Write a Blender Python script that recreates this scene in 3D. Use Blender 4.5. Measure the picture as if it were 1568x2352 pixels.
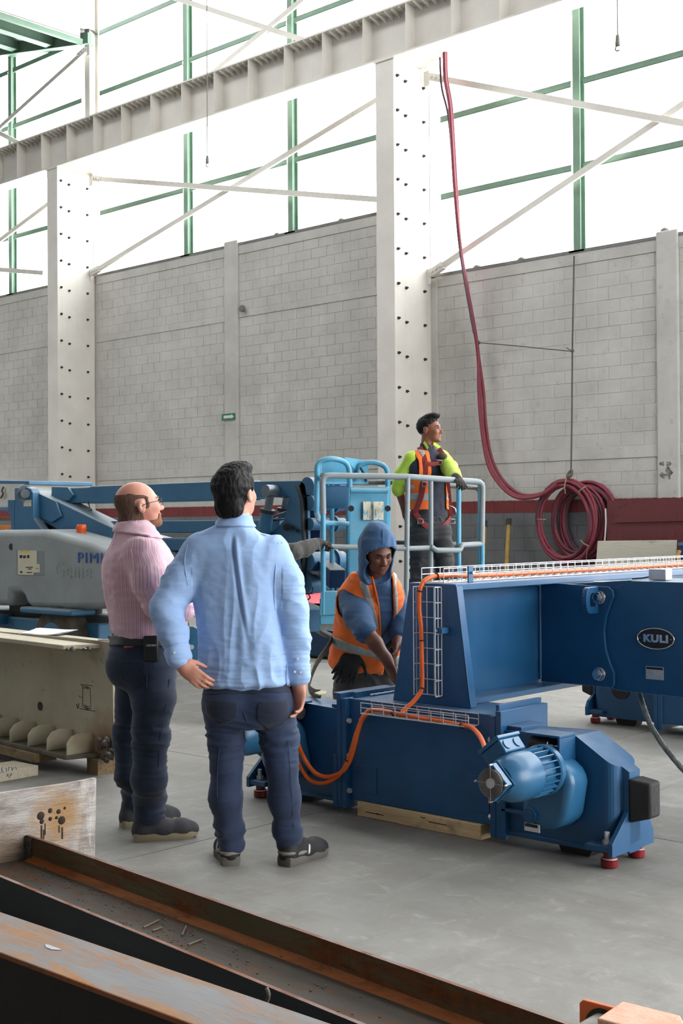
import bpy, bmesh, math, random
import numpy as np
from mathutils import Vector, Matrix, Euler
random.seed(7)
for _o in list(bpy.data.objects): bpy.data.objects.remove(_o)
SC = bpy.context.scene; COL = SC.collection
# ---------------------------------------------------------------- camera
FPX, YAW, PIT, ROL, CH = 2958.0, math.radians(42.6), math.radians(.489), math.radians(-.338), 1.5
def _basis():
    s, c = math.sin, math.cos
    F = Vector((-s(YAW)*c(PIT), c(YAW)*c(PIT), s(PIT))); R = Vector((c(YAW), s(YAW), 0)); U = R.cross(F)
    return R*c(ROL)+U*s(ROL), U*c(ROL)-R*s(ROL), F
RX, UX, FX = _basis()
cam_d = bpy.data.cameras.new('camera'); cam = bpy.data.objects.new('camera', cam_d); COL.objects.link(cam)
cam_d.sensor_fit = 'VERTICAL'; cam_d.sensor_height = 24.0; cam_d.lens = FPX/2352*24.0
cam_d.clip_start = .05; cam_d.clip_end = 400
cam.matrix_world = Matrix(((RX.x, UX.x, -FX.x, 0), (RX.y, UX.y, -FX.y, 0), (RX.z, UX.z, -FX.z, CH), (0, 0, 0, 1)))
SC.camera = cam
# ---------------------------------------------------------------- sky, exposure
SKY = 9.0
w = bpy.data.worlds.new('overcast_sky'); SC.world = w; w.use_nodes = True
_bg = w.node_tree.nodes['Background']; _bg.inputs[0].default_value = (.97, .985, 1.0, 1); _bg.inputs[1].default_value = SKY
SC.view_settings.view_transform = 'Standard'; SC.view_settings.look = 'None'
SC.view_settings.exposure = -0.08; SC.view_settings.gamma = 1.0; SC.view_settings.use_curve_mapping = False
SC.cycles.use_denoising = True
SC.cycles.max_bounces = 10; SC.cycles.diffuse_bounces = 6; SC.cycles.glossy_bounces = 4; SC.cycles.sample_clamp_indirect = 6.0
SC.cycles.caustics_reflective = False; SC.cycles.caustics_refractive = False

# ---------------------------------------------------------------- measuring helpers (a line of sight met with a plane of the hall)
def ray(px, py): return FX + RX*((px-784)/FPX) + UX*((1176-py)/FPX)
def dep(px, py, Z): d = ray(px, py); return Vector((d.x*Z, d.y*Z, CH+d.z*Z))
def onZ(px, py, z=0.): return dep(px, py, (z-CH)/ray(px, py).z)
def onY(px, py, y): return dep(px, py, y/ray(px, py).y)
def onX(px, py, x): return dep(px, py, x/ray(px, py).x)
def V(*a): return Vector(a)
RH = Vector((RX.x, RX.y, 0)).normalized(); FH = Vector((FX.x, FX.y, 0)).normalized(); UP = Vector((0, 0, 1))
# ---------------------------------------------------------------- materials
MATS = {}
def lin(c):
    return tuple(((v/255)/12.92 if v/255 <= .04045 else ((v/255+.055)/1.055)**2.4) for v in c)
def mat(name, col, rough=.6, metal=0., col2=None, scale=4., amt=.5, bump=0., bscale=60., contrast=(.35, .65), coat=0., aniso=None, spec=None):
    """paint / cloth / metal: a base colour, a second colour mixed in by noise, and fine relief"""
    m = bpy.data.materials.new(name); m.use_nodes = True; nt = m.node_tree; b = nt.nodes['Principled BSDF']
    c = lin(col); b.inputs['Base Color'].default_value = (*c, 1); b.inputs['Roughness'].default_value = rough; b.inputs['Metallic'].default_value = metal
    if coat: b.inputs['Coat Weight'].default_value = coat; b.inputs['Coat Roughness'].default_value = .15
    if spec is not None: b.inputs['Specular IOR Level'].default_value = spec
    tc = nt.nodes.new('ShaderNodeTexCoord'); src = tc.outputs['Object']
    if aniso:
        mp = nt.nodes.new('ShaderNodeMapping'); mp.inputs['Scale'].default_value = aniso; nt.links.new(src, mp.inputs[0]); src = mp.outputs[0]
    if col2:
        n = nt.nodes.new('ShaderNodeTexNoise'); n.inputs['Scale'].default_value = scale; n.inputs['Detail'].default_value = 6; n.inputs['Roughness'].default_value = .62
        nt.links.new(src, n.inputs['Vector'])
        r = nt.nodes.new('ShaderNodeValToRGB'); r.color_ramp.elements[0].position = contrast[0]; r.color_ramp.elements[1].position = contrast[1]
        c2 = lin(col2); cm = tuple(c[i]*(1-amt)+c2[i]*amt for i in range(3))
        r.color_ramp.elements[0].color = (*c, 1); r.color_ramp.elements[1].color = (*cm, 1)
        nt.links.new(n.outputs['Fac'], r.inputs[0]); nt.links.new(r.outputs[0], b.inputs['Base Color'])
    if bump:
        n2 = nt.nodes.new('ShaderNodeTexNoise'); n2.inputs['Scale'].default_value = bscale; n2.inputs['Detail'].default_value = 4
        nt.links.new(src, n2.inputs['Vector'])
        bp = nt.nodes.new('ShaderNodeBump'); bp.inputs['Strength'].default_value = bump; bp.inputs['Distance'].default_value = .01
        nt.links.new(n2.outputs['Fac'], bp.inputs['Height']); nt.links.new(bp.outputs[0], b.inputs['Normal'])
    MATS[name] = m; return m
class NT:
    """small node-graph writer"""
    def __init__(s, name, rough=.7, metal=0.):
        s.m = bpy.data.materials.new(name); s.m.use_nodes = True; s.t = s.m.node_tree; s.b = s.t.nodes['Principled BSDF']
        s.b.inputs['Roughness'].default_value = rough; s.b.inputs['Metallic'].default_value = metal; MATS[name] = s.m
        s.tc = s.t.nodes.new('ShaderNodeTexCoord')
    def n(s, kind, **kw):
        nd = s.t.nodes.new('ShaderNode'+kind)
        for k, v in kw.items():
            setattr(nd, k, v)
        return nd
    def l(s, a, b): s.t.links.new(a, b)
    def pos(s): return s.n('NewGeometry').outputs['Position']
    def obj(s): return s.tc.outputs['Object']
    def mapped(s, src, scale=(1, 1, 1), rot=(0, 0, 0), loc=(0, 0, 0)):
        m = s.n('Mapping'); m.inputs['Scale'].default_value = scale; m.inputs['Rotation'].default_value = rot; m.inputs['Location'].default_value = loc
        s.l(src, m.inputs[0]); return m.outputs[0]
    def noise(s, src, scale, detail=5, rough=.6, dist=0.):
        n = s.n('TexNoise'); n.inputs['Scale'].default_value = scale; n.inputs['Detail'].default_value = detail; n.inputs['Roughness'].default_value = rough; n.inputs['Distortion'].default_value = dist
        s.l(src, n.inputs['Vector']); return n.outputs['Fac']
    def ramp(s, fac, stops, const=False):
        r = s.n('ValToRGB'); e = r.color_ramp.elements
        if const: r.color_ramp.interpolation = 'CONSTANT'
        while len(e) < len(stops): e.new(.5)
        for i, (p, c) in enumerate(stops):
            e[i].position = p; e[i].color = (*lin(c), 1) if not isinstance(c, float) else (c, c, c, 1)
        s.l(fac, r.inputs[0]); return r.outputs[0]
    def mix(s, fac, a, b, mode='MIX'):
        m = s.n('Mix'); m.data_type = 'RGBA'; m.blend_type = mode
        for i, v in ((0, fac), (6, a), (7, b)):
            if isinstance(v, (int, float)): m.inputs[i].default_value = v
            elif isinstance(v, tuple): m.inputs[i].default_value = (*lin(v), 1)
            else: s.l(v, m.inputs[i])
        return m.outputs[2]
    def math(s, op, a, b=None):
        m = s.n('Math'); m.operation = op
        for i, v in ((0, a), (1, b)):
            if v is None: continue
            if isinstance(v, (int, float)): m.inputs[i].default_value = v
            else: s.l(v, m.inputs[i])
        return m.outputs[0]
    def sep(s, src):
        x = s.n('SeparateXYZ'); s.l(src, x.inputs[0]); return x.outputs
    def color(s, c): s.l(c, s.b.inputs['Base Color']); return s
    def rough(s, c): s.l(c, s.b.inputs['Roughness']); return s
    def bump(s, h, strength=.3, dist=.01):
        bp = s.n('Bump'); bp.inputs['Strength'].default_value = strength; bp.inputs['Distance'].default_value = dist
        s.l(h, bp.inputs['Height']); s.l(bp.outputs[0], s.b.inputs['Normal']); return s
# ---------------------------------------------------------------- geometry helpers
OFF = {}
def ortho(d, hint=None):
    d = d.normalized(); h = Vector(hint) if hint is not None else (Vector((0, 0, 1)) if abs(d.z) < .9 else Vector((1, 0, 0)))
    a = (h-d*h.dot(d)).normalized(); return a, d.cross(a)
class MB:
    def __init__(s, T=None): s.v = []; s.f = []; s.T = T
    def add(s, vs, fs):
        n = len(s.v)
        for p in vs:
            p = Vector(p); s.v.append(s.T @ p if s.T is not None else p)
        s.f += [tuple(i+n for i in f) for f in fs]; return s
    def box(s, x0, x1, y0, y1, z0, z1):
        return s.add([(x0, y0, z0), (x1, y0, z0), (x1, y1, z0), (x0, y1, z0), (x0, y0, z1), (x1, y0, z1), (x1, y1, z1), (x0, y1, z1)],
                     [(3, 2, 1, 0), (4, 5, 6, 7), (0, 1, 5, 4), (1, 2, 6, 5), (2, 3, 7, 6), (3, 0, 4, 7)])
    def bar(s, p0, p1, w, h, hint=None):
        """rectangular bar between two points; h along the hint side, w across it"""
        p0, p1 = Vector(p0), Vector(p1); a, b = ortho(p1-p0, hint); a = a*(h/2); b = b*(w/2)
        vs = [p+sa*a+sb*b for p in (p0, p1) for sa, sb in ((-1, -1), (1, -1), (1, 1), (-1, 1))]
        return s.add(vs, [(3, 2, 1, 0), (4, 5, 6, 7), (0, 1, 5, 4), (1, 2, 6, 5), (2, 3, 7, 6), (3, 0, 4, 7)])
    def prism(s, pts, vec):
        """closed polygon of 3-D points pushed along vec"""
        pts = [Vector(p) for p in pts]; vec = Vector(vec); n = len(pts)
        nr = Vector((0, 0, 0))
        for i in range(n): nr += pts[i].cross(pts[(i+1) % n])
        if nr.dot(vec) > 0: pts = pts[::-1]
        return s.add(pts+[p+vec for p in pts], [tuple(range(n)), tuple(range(2*n-1, n-1, -1))]+[(i, i+n, (i+1) % n+n, (i+1) % n) for i in range(n)])
    def cyl(s, p0, p1, r0, r1=None, n=16, caps=True, hint=None):
        p0, p1 = Vector(p0), Vector(p1); r1 = r0 if r1 is None else r1; a, b = ortho(p1-p0, hint); vs = []
        for p, r in ((p0, r0), (p1, r1)):
            for i in range(n):
                t = 2*math.pi*(i+.5)/n; vs.append(p+(a*math.cos(t)+b*math.sin(t))*r)
        fs = [(i, (i+1) % n, (i+1) % n+n, i+n) for i in range(n)]
        if caps: fs += [tuple(range(n-1, -1, -1)), tuple(range(n, 2*n))]
        return s.add(vs, fs)
    def tube(s, path, r, n=8, closed=False, caps=True, flat=1.0, hint=None):
        """round (or flattened) tube swept along a path; r may be a list"""
        P = [Vector(p) for p in path]; m = len(P); vs = []
        rr = r if isinstance(r, (list, tuple)) else [r]*m; pa = None
        for i, p in enumerate(P):
            d = (P[(i+1) % m]-P[i-1]) if closed else (P[min(i+1, m-1)]-P[max(i-1, 0)])
            if d.length < 1e-9: d = Vector((0, 0, 1))
            d.normalize()
            if pa is None: a, b = ortho(d, hint)
            else:
                a = pa-d*pa.dot(d)
                a = a.normalized() if a.length > 1e-6 else ortho(d)[0]; b = d.cross(a)
            pa = a
            for k in range(n):
                t = 2*math.pi*(k+.5)/n; vs.append(p+(a*math.cos(t)*flat+b*math.sin(t))*rr[i])
        fs = []
        for i in range(m if closed else m-1):
            j = (i+1) % m
            fs += [(i*n+k, i*n+(k+1) % n, j*n+(k+1) % n, j*n+k) for k in range(n)]
        if caps and not closed: fs += [tuple(range(n-1, -1, -1)), tuple(range((m-1)*n, m*n))]
        return s.add(vs, fs)
    def lathe(s, o, d, prof, n=24, hint=None):
        """profile [(along, radius)] turned about the axis o + d"""
        o = Vector(o); d = Vector(d).normalized(); a, b = ortho(d, hint); vs = []; m = len(prof)
        for t, r in prof:
            for k in range(n):
                q = 2*math.pi*k/n; vs.append(o+d*t+(a*math.cos(q)+b*math.sin(q))*max(r, 1e-4))
        fs = [(i*n+k, i*n+(k+1) % n, (i+1)*n+(k+1) % n, (i+1)*n+k) for i in range(m-1) for k in range(n)]
        fs += [tuple(range(n-1, -1, -1)), tuple(range((m-1)*n, m*n))]
        return s.add(vs, fs)
    def ball(s, c, r, n=12, m=8, rot=None):
        c = Vector(c); r = Vector((r, r, r)) if isinstance(r, (int, float)) else Vector(r); vs = []
        for i in range(m+1):
            p = math.pi*i/m
            for k in range(n):
                q = 2*math.pi*k/n; e = Vector((r.x*math.sin(p)*math.cos(q), r.y*math.sin(p)*math.sin(q), r.z*math.cos(p)))
                vs.append(c+(rot @ e if rot is not None else e))
        return s.add(vs, [(i*n+k, (i+1)*n+k, (i+1)*n+(k+1) % n, i*n+(k+1) % n) for i in range(m) for k in range(n)])
    def build(s, name, material, parent=None, smooth=None, bevel=0., seg=2, label=None, kind=None, loc=None):
        off = OFF.get(parent.name, Vector()) if parent else (Vector(loc) if loc is not None else Vector())
        me = bpy.data.meshes.new(name); me.from_pydata([p-off for p in s.v], [], s.f); me.update()
        bmm = bmesh.new(); bmm.from_mesh(me); bmesh.ops.recalc_face_normals(bmm, faces=bmm.faces); bmm.to_mesh(me); bmm.free()
        o = bpy.data.objects.new(name, me); COL.objects.link(o)
        me.materials.append(MATS[material] if isinstance(material, str) else material)
        if smooth:
            me.polygons.foreach_set('use_smooth', [True]*len(me.polygons)); me.set_sharp_from_angle(angle=math.radians(smooth))
        if bevel:
            md = o.modifiers.new('bevel', 'BEVEL'); md.width = bevel; md.segments = seg; md.limit_method = 'ANGLE'; md.angle_limit = math.radians(40)
        if parent: o.parent = parent
        else: o.location = off
        OFF[o.name] = off
        if label: o['label'] = label
        if kind: o['kind'] = kind
        return o
def thing(name, loc, label, cat, group=None, kind=None):
    o = bpy.data.objects.new(name, None); COL.objects.link(o); o.location = loc; o.empty_display_size = .2
    OFF[o.name] = Vector(loc); return tag(o, label, cat, group, kind)
def tag(o, label=None, cat=None, group=None, kind=None):
    for k, v in (('label', label), ('category', cat), ('group', group), ('kind', kind)):
        if v: o[k] = v
    return o
def text(name, body, size, material, parent, M, extrude=.001, spacing=1.0, align='CENTER', bold=0.):
    c = bpy.data.curves.new(name, 'FONT'); c.body = body; c.size = size; c.extrude = extrude; c.align_x = align; c.align_y = 'CENTER'; c.space_character = spacing; c.offset = bold
    tmp = bpy.data.objects.new(name+'_t', c); COL.objects.link(tmp)
    me = bpy.data.meshes.new_from_object(tmp.evaluated_get(bpy.context.evaluated_depsgraph_get())); bpy.data.objects.remove(tmp)
    off = OFF.get(parent.name, Vector()) if parent else Vector()
    me.transform(Matrix.Translation(-off) @ M); o = bpy.data.objects.new(name, me); COL.objects.link(o); me.materials.clear(); me.materials.append(MATS[material])
    if parent: o.parent = parent
    OFF[o.name] = off; return o
def frame(o, x, y, z):
    return Matrix(((x[0], y[0], z[0], o[0]), (x[1], y[1], z[1], o[1]), (x[2], y[2], z[2], o[2]), (0, 0, 0, 1)))
FACE_NY = lambda p: frame(p, (1, 0, 0), (0, 0, 1), (0, -1, 0))      # writing on a face that looks towards -Y
def arc(c, a, b, r, t0, t1, n):
    c, a, b = Vector(c), Vector(a), Vector(b)
    return [c+a*r*math.cos(t0+(t1-t0)*i/n)+b*r*math.sin(t0+(t1-t0)*i/n) for i in range(n+1)]
def spline(pts, n=8, closed=False):
    P = [Vector(p) for p in pts]; m = len(P); out = []
    for i in range(m if closed else m-1):
        g = lambda k: P[k % m] if closed else P[max(0, min(m-1, k))]
        p0, p1, p2, p3 = g(i-1), g(i), g(i+1), g(i+2)
        for k in range(n):
            t = k/n; out.append(.5*((2*p1)+(p2-p0)*t+(2*p0-5*p1+4*p2-p3)*t*t+(3*p1-p0-3*p2+p3)*t**3))
    if not closed: out.append(P[-1])
    return out
def fillet(pts, r, n=5):
    """polyline with rounded corners"""
    P = [Vector(p) for p in pts]; out = [P[0]]
    for i in range(1, len(P)-1):
        a = (P[i-1]-P[i]); b = (P[i+1]-P[i]); q = min(r, a.length*.49, b.length*.49); A = P[i]+a.normalized()*q; B = P[i]+b.normalized()*q
        for k in range(n+1):
            t = k/n; out.append(A*(1-t)**2+P[i]*2*t*(1-t)+B*t*t)
    out.append(P[-1]); return out
ROOF_SOLID = ((-8.2, 10.2), (12.2, 19.2))
# ================================================================ SETTING
YW, YC, WT = 17.5, 16.5, .2
def concrete_floor():
    g = NT('floor_concrete', .5); p = g.pos()
    big = g.noise(p, .55, 6, .6); c = g.ramp(big, [(.28, (110, 108, 104)), (.5, (133, 131, 126)), (.72, (150, 147, 141))])
    st = g.noise(g.mapped(p, (.35, 3.2, 1), (0, 0, .5)), 2.2, 7, .7); c = g.mix(g.ramp(st, [(.50, 0.), (.68, .38)]), c, (104, 101, 95))
    st2 = g.noise(g.mapped(p, (3.0, .3, 1), (0, 0, -.25)), 1.6, 7, .7); c = g.mix(g.ramp(st2, [(.54, 0.), (.72, .38)]), c, (178, 176, 169))
    mo = g.noise(p, 3.2, 8, .72); c = g.mix(g.ramp(mo, [(.42, .42), (.56, 0.)]), c, (112, 107, 98)); mo2 = g.noise(p, 8.5, 6, .7, .6); c = g.mix(g.ramp(mo2, [(.56, 0.), (.70, .4)]), c, (168, 165, 158))
    dots = g.noise(p, 38, 3, .5); c = g.mix(g.ramp(dots, [(.70, 0.), (.76, .55)]), c, (84, 80, 74))
    scr = g.noise(g.mapped(p, (14, .5, 1), (0, 0, .9)), 1.3, 4, .7); c = g.mix(g.ramp(scr, [(.66, 0.), (.70, .35)]), c, (92, 88, 82)); scr2 = g.noise(g.mapped(p, (.6, 16, 1), (0, 0, .35)), 1.1, 4, .7); c = g.mix(g.ramp(scr2, [(.67, 0.), (.71, .3)]), c, (96, 92, 86))
    g.color(c); g.rough(g.ramp(big, [(.3, .58), (.7, .75)])); g.bump(g.noise(p, 120, 4), .06); return g.m
concrete_floor()
mat('floor_joint', (70, 68, 65), .9)
def block_paint():
    g = NT('painted_block', .85); p = g.pos(); z = g.sep(p)[2]
    n = g.noise(p, 1.3, 6, .65); c = g.ramp(n, [(.3, (170, 167, 160)), (.7, (192, 190, 184))])
    streak = g.noise(g.mapped(p, (5, 5, .35)), 2.0, 6, .65); c = g.mix(g.ramp(streak, [(.56, 0.), (.74, .45)]), c, (206, 205, 200))
    blot = g.noise(p, 7, 5, .6); c = g.mix(g.ramp(blot, [(.60, 0.), (.72, .4)]), c, (142, 137, 129))
    oi = g.n('ObjectInfo'); c = g.mix(g.math('MULTIPLY', oi.outputs['Random'], .09), c, (150, 147, 142))
    zz = g.math('ADD', z, g.math('MULTIPLY', g.math('SUBTRACT', g.noise(p, 14, 3), .5), .03))
    low = g.ramp(n, [(.3, (92, 94, 96)), (.7, (110, 112, 113))])
    red = g.ramp(n, [(.3, (104, 40, 42)), (.7, (122, 52, 52))])
    c = g.mix(g.math('LESS_THAN', zz, 1.85), c, red); c = g.mix(g.math('LESS_THAN', zz, 1.65), c, low)
    g.color(c); g.bump(g.noise(p, 55, 5, .7), .35, .012); return g.m
block_paint()
def cream_paint():
    g = NT('cream_steel_paint', .55); p = g.pos(); n = g.noise(p, 1.1, 6, .6)
    c = g.ramp(n, [(.3, (196, 191, 182)), (.7, (212, 208, 200))]); s = g.noise(g.mapped(p, (6, 6, .3)), 2, 5)
    c = g.mix(g.ramp(s, [(.6, 0.), (.75, .3)]), c, (176, 168, 154)); g.color(c); return g.m
cream_paint()
mat('bolt_dark', (46, 42, 37), .6, .1)
mat('green_steel', (112, 142, 120), .5, 0, (96, 124, 108), 3, .6)
mat('sill_grey', (120, 120, 116), .8, 0, (92, 92, 88), 5, .7)
mat('sheet_white', (206, 206, 202), .5, 0, (186, 186, 182), 2, .6)
mat('roof_sheet', (150, 150, 148), .6, 0, (130, 130, 128), 2, .6)
mat('far_wall_paint', (110, 112, 114), .85, 0, (92, 94, 98), 1.2, .6)

# ---- floor: slabs with saw-cut joints
fl = MB().box(-36, 10, -8, 19, -.3, -.012).build('floor', 'floor_joint', kind='structure'); fl['label'] = 'grey concrete hall floor with saw-cut joints'
xs = [-36]+[-4.63+4.9*k for k in range(-6, 3)]+[10]; ys = [-8]+[5.5+4.9*k for k in range(-2, 3)]+[19]
for i in range(len(xs)-1):
    for j in range(len(ys)-1):
        MB().box(xs[i]+.004, xs[i+1]-.004, ys[j]+.004, ys[j+1]-.004, -.03, 0).build('slab', 'floor_concrete', fl)

mat('scorch', (60, 54, 48), .95, 0, (150, 146, 138), 14, .8)
# ---- block wall behind everything
wl = MB().box(-30, -14.13, YW+.005, YW+WT, 0, 7.04)
wl.box(-14.13, -2, YW+.005, YW+WT, 0, 5.74)
wall = wl.build('wall_back', 'painted_block', kind='structure'); wall['label'] = 'long painted block wall with dark red stripe and grey base'
def bay_pieces(x0, x1, top, extra):
    bands = [(2.47, 2.66)]+extra+[(top-.19, top)]
    for (a, b) in bands: MB().box(x0, x1, YW-.012, YW+.02, a, b).build('bond_beam', 'painted_block', wall, bevel=.006, seg=1)
    z = 0.; out = []
    for (a, b) in bands:
        n = max(1, round((a-z)/.2)); h = (a-z)/n
        for r in range(n):
            x = x0-(.2 if r % 2 else 0)
            while x < x1-.02:
                xa, xb = max(x, x0), min(x+.4, x1)
                if xb-xa > .05: out.append((xa, xb, z+r*h, z+(r+1)*h))
                x += .4
        z = b
    return out
blocks = []
for (x0, x1, top, ex) in ((-13.84, -9.6, 5.75, []), (-9.24, -6.2, 5.75, []), (-18.83, -14.33, 7.05, [(5.60, 5.745)]), (-23.5, -19.22, 7.05, [(5.56, 5.70)]), (-28.6, -23.95, 7.05, [(5.66, 5.80)])):
    blocks += bay_pieces(x0, x1, top, ex)
def _area(b):
    out = []
    for x in (b[0], b[1]):
        for z in (b[2], b[3]):
            q = Vector((x, YW, z-CH)); d = q.dot(FX); out.append((784+FPX*q.dot(RX)/d, 1176-FPX*q.dot(UX)/d))
    cx = sum(p[0] for p in out)/4; cy = sum(p[1] for p in out)/4
    if not (0 < cx < 1568 and 0 < cy < 1290): return 0
    return (max(p[0] for p in out)-min(p[0] for p in out))*(max(p[1] for p in out)-min(p[1] for p in out))
blocks.sort(key=lambda b: -_area(b))
BM = {}
def block_geo(mb, w, h, x=0, y=0, z=0):
    e, m = .003, .0022
    vs = [(x+m, y+.006, z+m), (x+w-m, y+.006, z+m), (x+w-m, y+.006, z+h-m), (x+m, y+.006, z+h-m), (x+m+e, y, z+m+e), (x+w-m-e, y, z+m+e), (x+w-m-e, y, z+h-m-e), (x+m+e, y, z+h-m-e)]
    mb.add(vs, [(4, 5, 6, 7), (0, 1, 5, 4), (1, 2, 6, 5), (2, 3, 7, 6), (3, 0, 4, 7)])
rest = MB()
for i, (xa, xb, za, zb) in enumerate(blocks):
    y = YW+random.uniform(-.0015, .0015)
    if i < 300:
        k = (round(xb-xa, 3), round(zb-za, 3))
        if k not in BM:
            mb = MB(); block_geo(mb, *k); o = mb.build('block', 'painted_block', wall); BM[k] = o.data; o.location = (xa, y, za)
        else:
            o = bpy.data.objects.new('block', BM[k]); COL.objects.link(o); o.parent = wall; o.location = (xa, y, za)
    else: block_geo(rest, xb-xa, zb-za, xa, y, za)
rest.build('blockwork', 'painted_block', wall, kind='stuff')
for (xa, xb, top, zc) in ((-19.22, -18.83, 7.16, 0), (-9.6, -9.24, 5.85, 0)):
    MB().box(xa, xb, YW-.05, YW+.1, 0, top).build('tie_column', 'painted_block', wall, bevel=.02)
MB().box(-13.93, -13.80, YW-.03, YW+.1, 0, 5.72).build('tie_column', 'painted_block', wall, bevel=.01)
for (xa, xb, z) in ((-30, -14.13, 7.05), (-14.13, -2, 5.75)): MB().box(xa, xb, YW-.02, YW+WT+.02, z-.006, z+.045).build('coping', 'sill_grey', wall)
for (px, py, w_, h_) in ((1519, 1065, .05, .04), (1535, 1065, .05, .045), (1521, 1092, .06, .05), (1535, 1086, .07, .10)):
    p = onY(px, py, YW-.052); MB().prism([p+V(w_*math.cos(t)*(.8+.3*math.sin(5*t+px)), 0, h_*math.sin(t)*(.8+.3*math.cos(4*t+py))) for t in [2*math.pi*i/16 for i in range(16)]], (0, .004, 0)).build('scorch_patch', 'scorch', wall)
for (x, z) in ((-16.1, 7.1), (-13.0, 5.8), (-12.1, 5.8), (-9.5, 5.87), (-17.8, 7.1), (-24.9, 7.1)):
    MB().ball((x, YW+.05, z), (.07, .05, .05), 7, 5).build('mortar_lump', 'sill_grey', wall)

# ---- other walls and the roof of the hall (outside the picture; roof slot and right opening sized for their light)
mb = MB().box(-36, 10, -8.2, -8, 0, 14.2); o = mb.build('wall_front', 'far_wall_paint', kind='structure')
MB().box(-36.2, -36, -8, 19, 0, 16).build('wall_left', 'far_wall_paint', kind='structure')
mb = MB().box(10, 10.2, -8, 2.5, 0, 14.2).box(10, 10.2, 15, 19, 0, 14.2).box(10, 10.2, 2.5, 15, 9.5, 14.2); mb.build('wall_right', 'far_wall_paint', kind='structure')
mb = MB()
for (ya, yb) in ROOF_SOLID: mb.box(-23.6, 10.2, ya, yb, 14.2, 14.28)
mb.build('ceiling', 'roof_sheet', kind='structure')

# ---- steel columns
bolt_me = None
def column(x0, x1, label, up):
    global bolt_me
    t = thing('steel_column', (x0, YC, 0), label, 'column', 'cream steel columns along the block wall')
    MB().box(x0, x1, YC, YC+.022, 0, 9.32).build('front_flange', 'cream_steel_paint', t)
    MB().box(x0+.01, x1-.012, YC+.02, YW-.03, 0, 9.31).build('web_box', 'cream_steel_paint', t)
    MB().box(x0, x1, YW-.032, YW-.01, 0, 9.32).build('rear_flange', 'cream_steel_paint', t)
    MB().box(x0-.03, x1+.03, YC-.02, YW, 9.31, 9.345).build('cap_plate', 'cream_steel_paint', t)
    MB().box(x0-.06, x1+.06, YC-.06, YW-.012, 0, .03).build('base_plate', 'cream_steel_paint', t)
    for r in range(15):
        for yy in (YC+.10, YC+.31, YC+.80):
            z = .85+r*.585+(.0 if yy < YC+.2 else -.05)
            if bolt_me is None:
                f0 = OFF[t.name]; b = MB().cyl(f0, f0+V(.05, 0, 0), .016, n=6).cyl(f0, f0+V(.02, 0, 0), .028, n=6).build('bolt', 'bolt_dark', t); bolt_me = b.data
            else:
                b = bpy.data.objects.new('bolt', bolt_me); COL.objects.link(b); b.parent = t
            b.location = Vector((x1-.012, yy, z))-OFF[t.name]
    if up:
        xm = (x0+x1)/2; MB().box(xm-.09, xm+.09, YW-.05, YW-.035, 9.345, 14.2).box(xm-.09, xm+.09, YW+.185, YW+.2, 9.345, 14.2).box(xm-.012, xm+.012, YW-.035, YW+.185, 9.345, 14.2).build('upper_post', 'cream_steel_paint', t)
    return t
column(-14.326, -13.93, 'tall cream steel column behind the worker in the lift basket', True)
column(-23.932, -23.556, 'tall cream steel column at left above the aerial lift turret', True)

# ---- crane runway girder on the columns
gt = thing('crane_runway_girder', (-14, YC, 9.345), 'long cream runway girder with vertical stiffeners resting on the two columns', 'girder')
GX0, GX1 = -29.5, -2.
MB().box(GX0, GX1, YC, YC+.42, 9.345, 9.375).build('bottom_flange', 'cream_steel_paint', gt)
MB().box(GX0, GX1, YC, YC+.42, 10.165, 10.195).build('top_flange', 'cream_steel_paint', gt)
MB().box(GX0, GX1, YC+.245, YC+.265, 9.375, 10.165).build('web', 'cream_steel_paint', gt)
MB().box(GX0, GX1, YC+.22, YC+.28, 10.195, 10.30).build('rail', 'bolt_dark', gt)
xa, xb = onY(38, 400, YC).x, onY(739, 90, YC).x; stp = (xb-xa)/10; st_me = gus_me = None
for k in range(-4, 22):
    x = xa+k*stp
    if not GX0 < x < GX1: continue
    if st_me is None:
        o = MB().box(0, .014, YC+.004, YC+.245, 9.375, 10.165).build('stiffener', 'cream_steel_paint', gt); st_me = o.data
    else: o = bpy.data.objects.new('stiffener', st_me); COL.objects.link(o); o.parent = gt
    o.location.x = x
    for q in range(1, 6):
        if gus_me is None:
            g = MB().prism([(0, YC+.01, 10.165), (0, YC+.245, 10.165), (0, YC+.245, 10.06), (0, YC+.16, 10.09), (0, YC+.01, 10.135)], (.012, 0, 0)).build('gusset', 'cream_steel_paint', gt); gus_me = g.data
        else: g = bpy.data.objects.new('gusset', gus_me); COL.objects.link(g); g.parent = gt
        g.location.x = x+q*stp/6
# knee struts between girder and column top
for (px, py, qx, qy, what) in ((982, 148, 1040, 112, 'short strut tying the runway girder to the column above the hose'), (205, 395, 240, 366, 'short strut tying the runway girder to the left column')):
    a = onY(px, py, YW-.25); b = onY(qx, qy, YW-.35)
    t = thing('knee_strut', a, what, 'strut'); MB().bar(a, b, .06, .06).build('rod', 'cream_steel_paint', t); MB().bar(a-(b-a).normalized()*.08, a+(b-a).normalized()*.14, .1, .1).build('clevis', 'cream_steel_paint', t)

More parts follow.
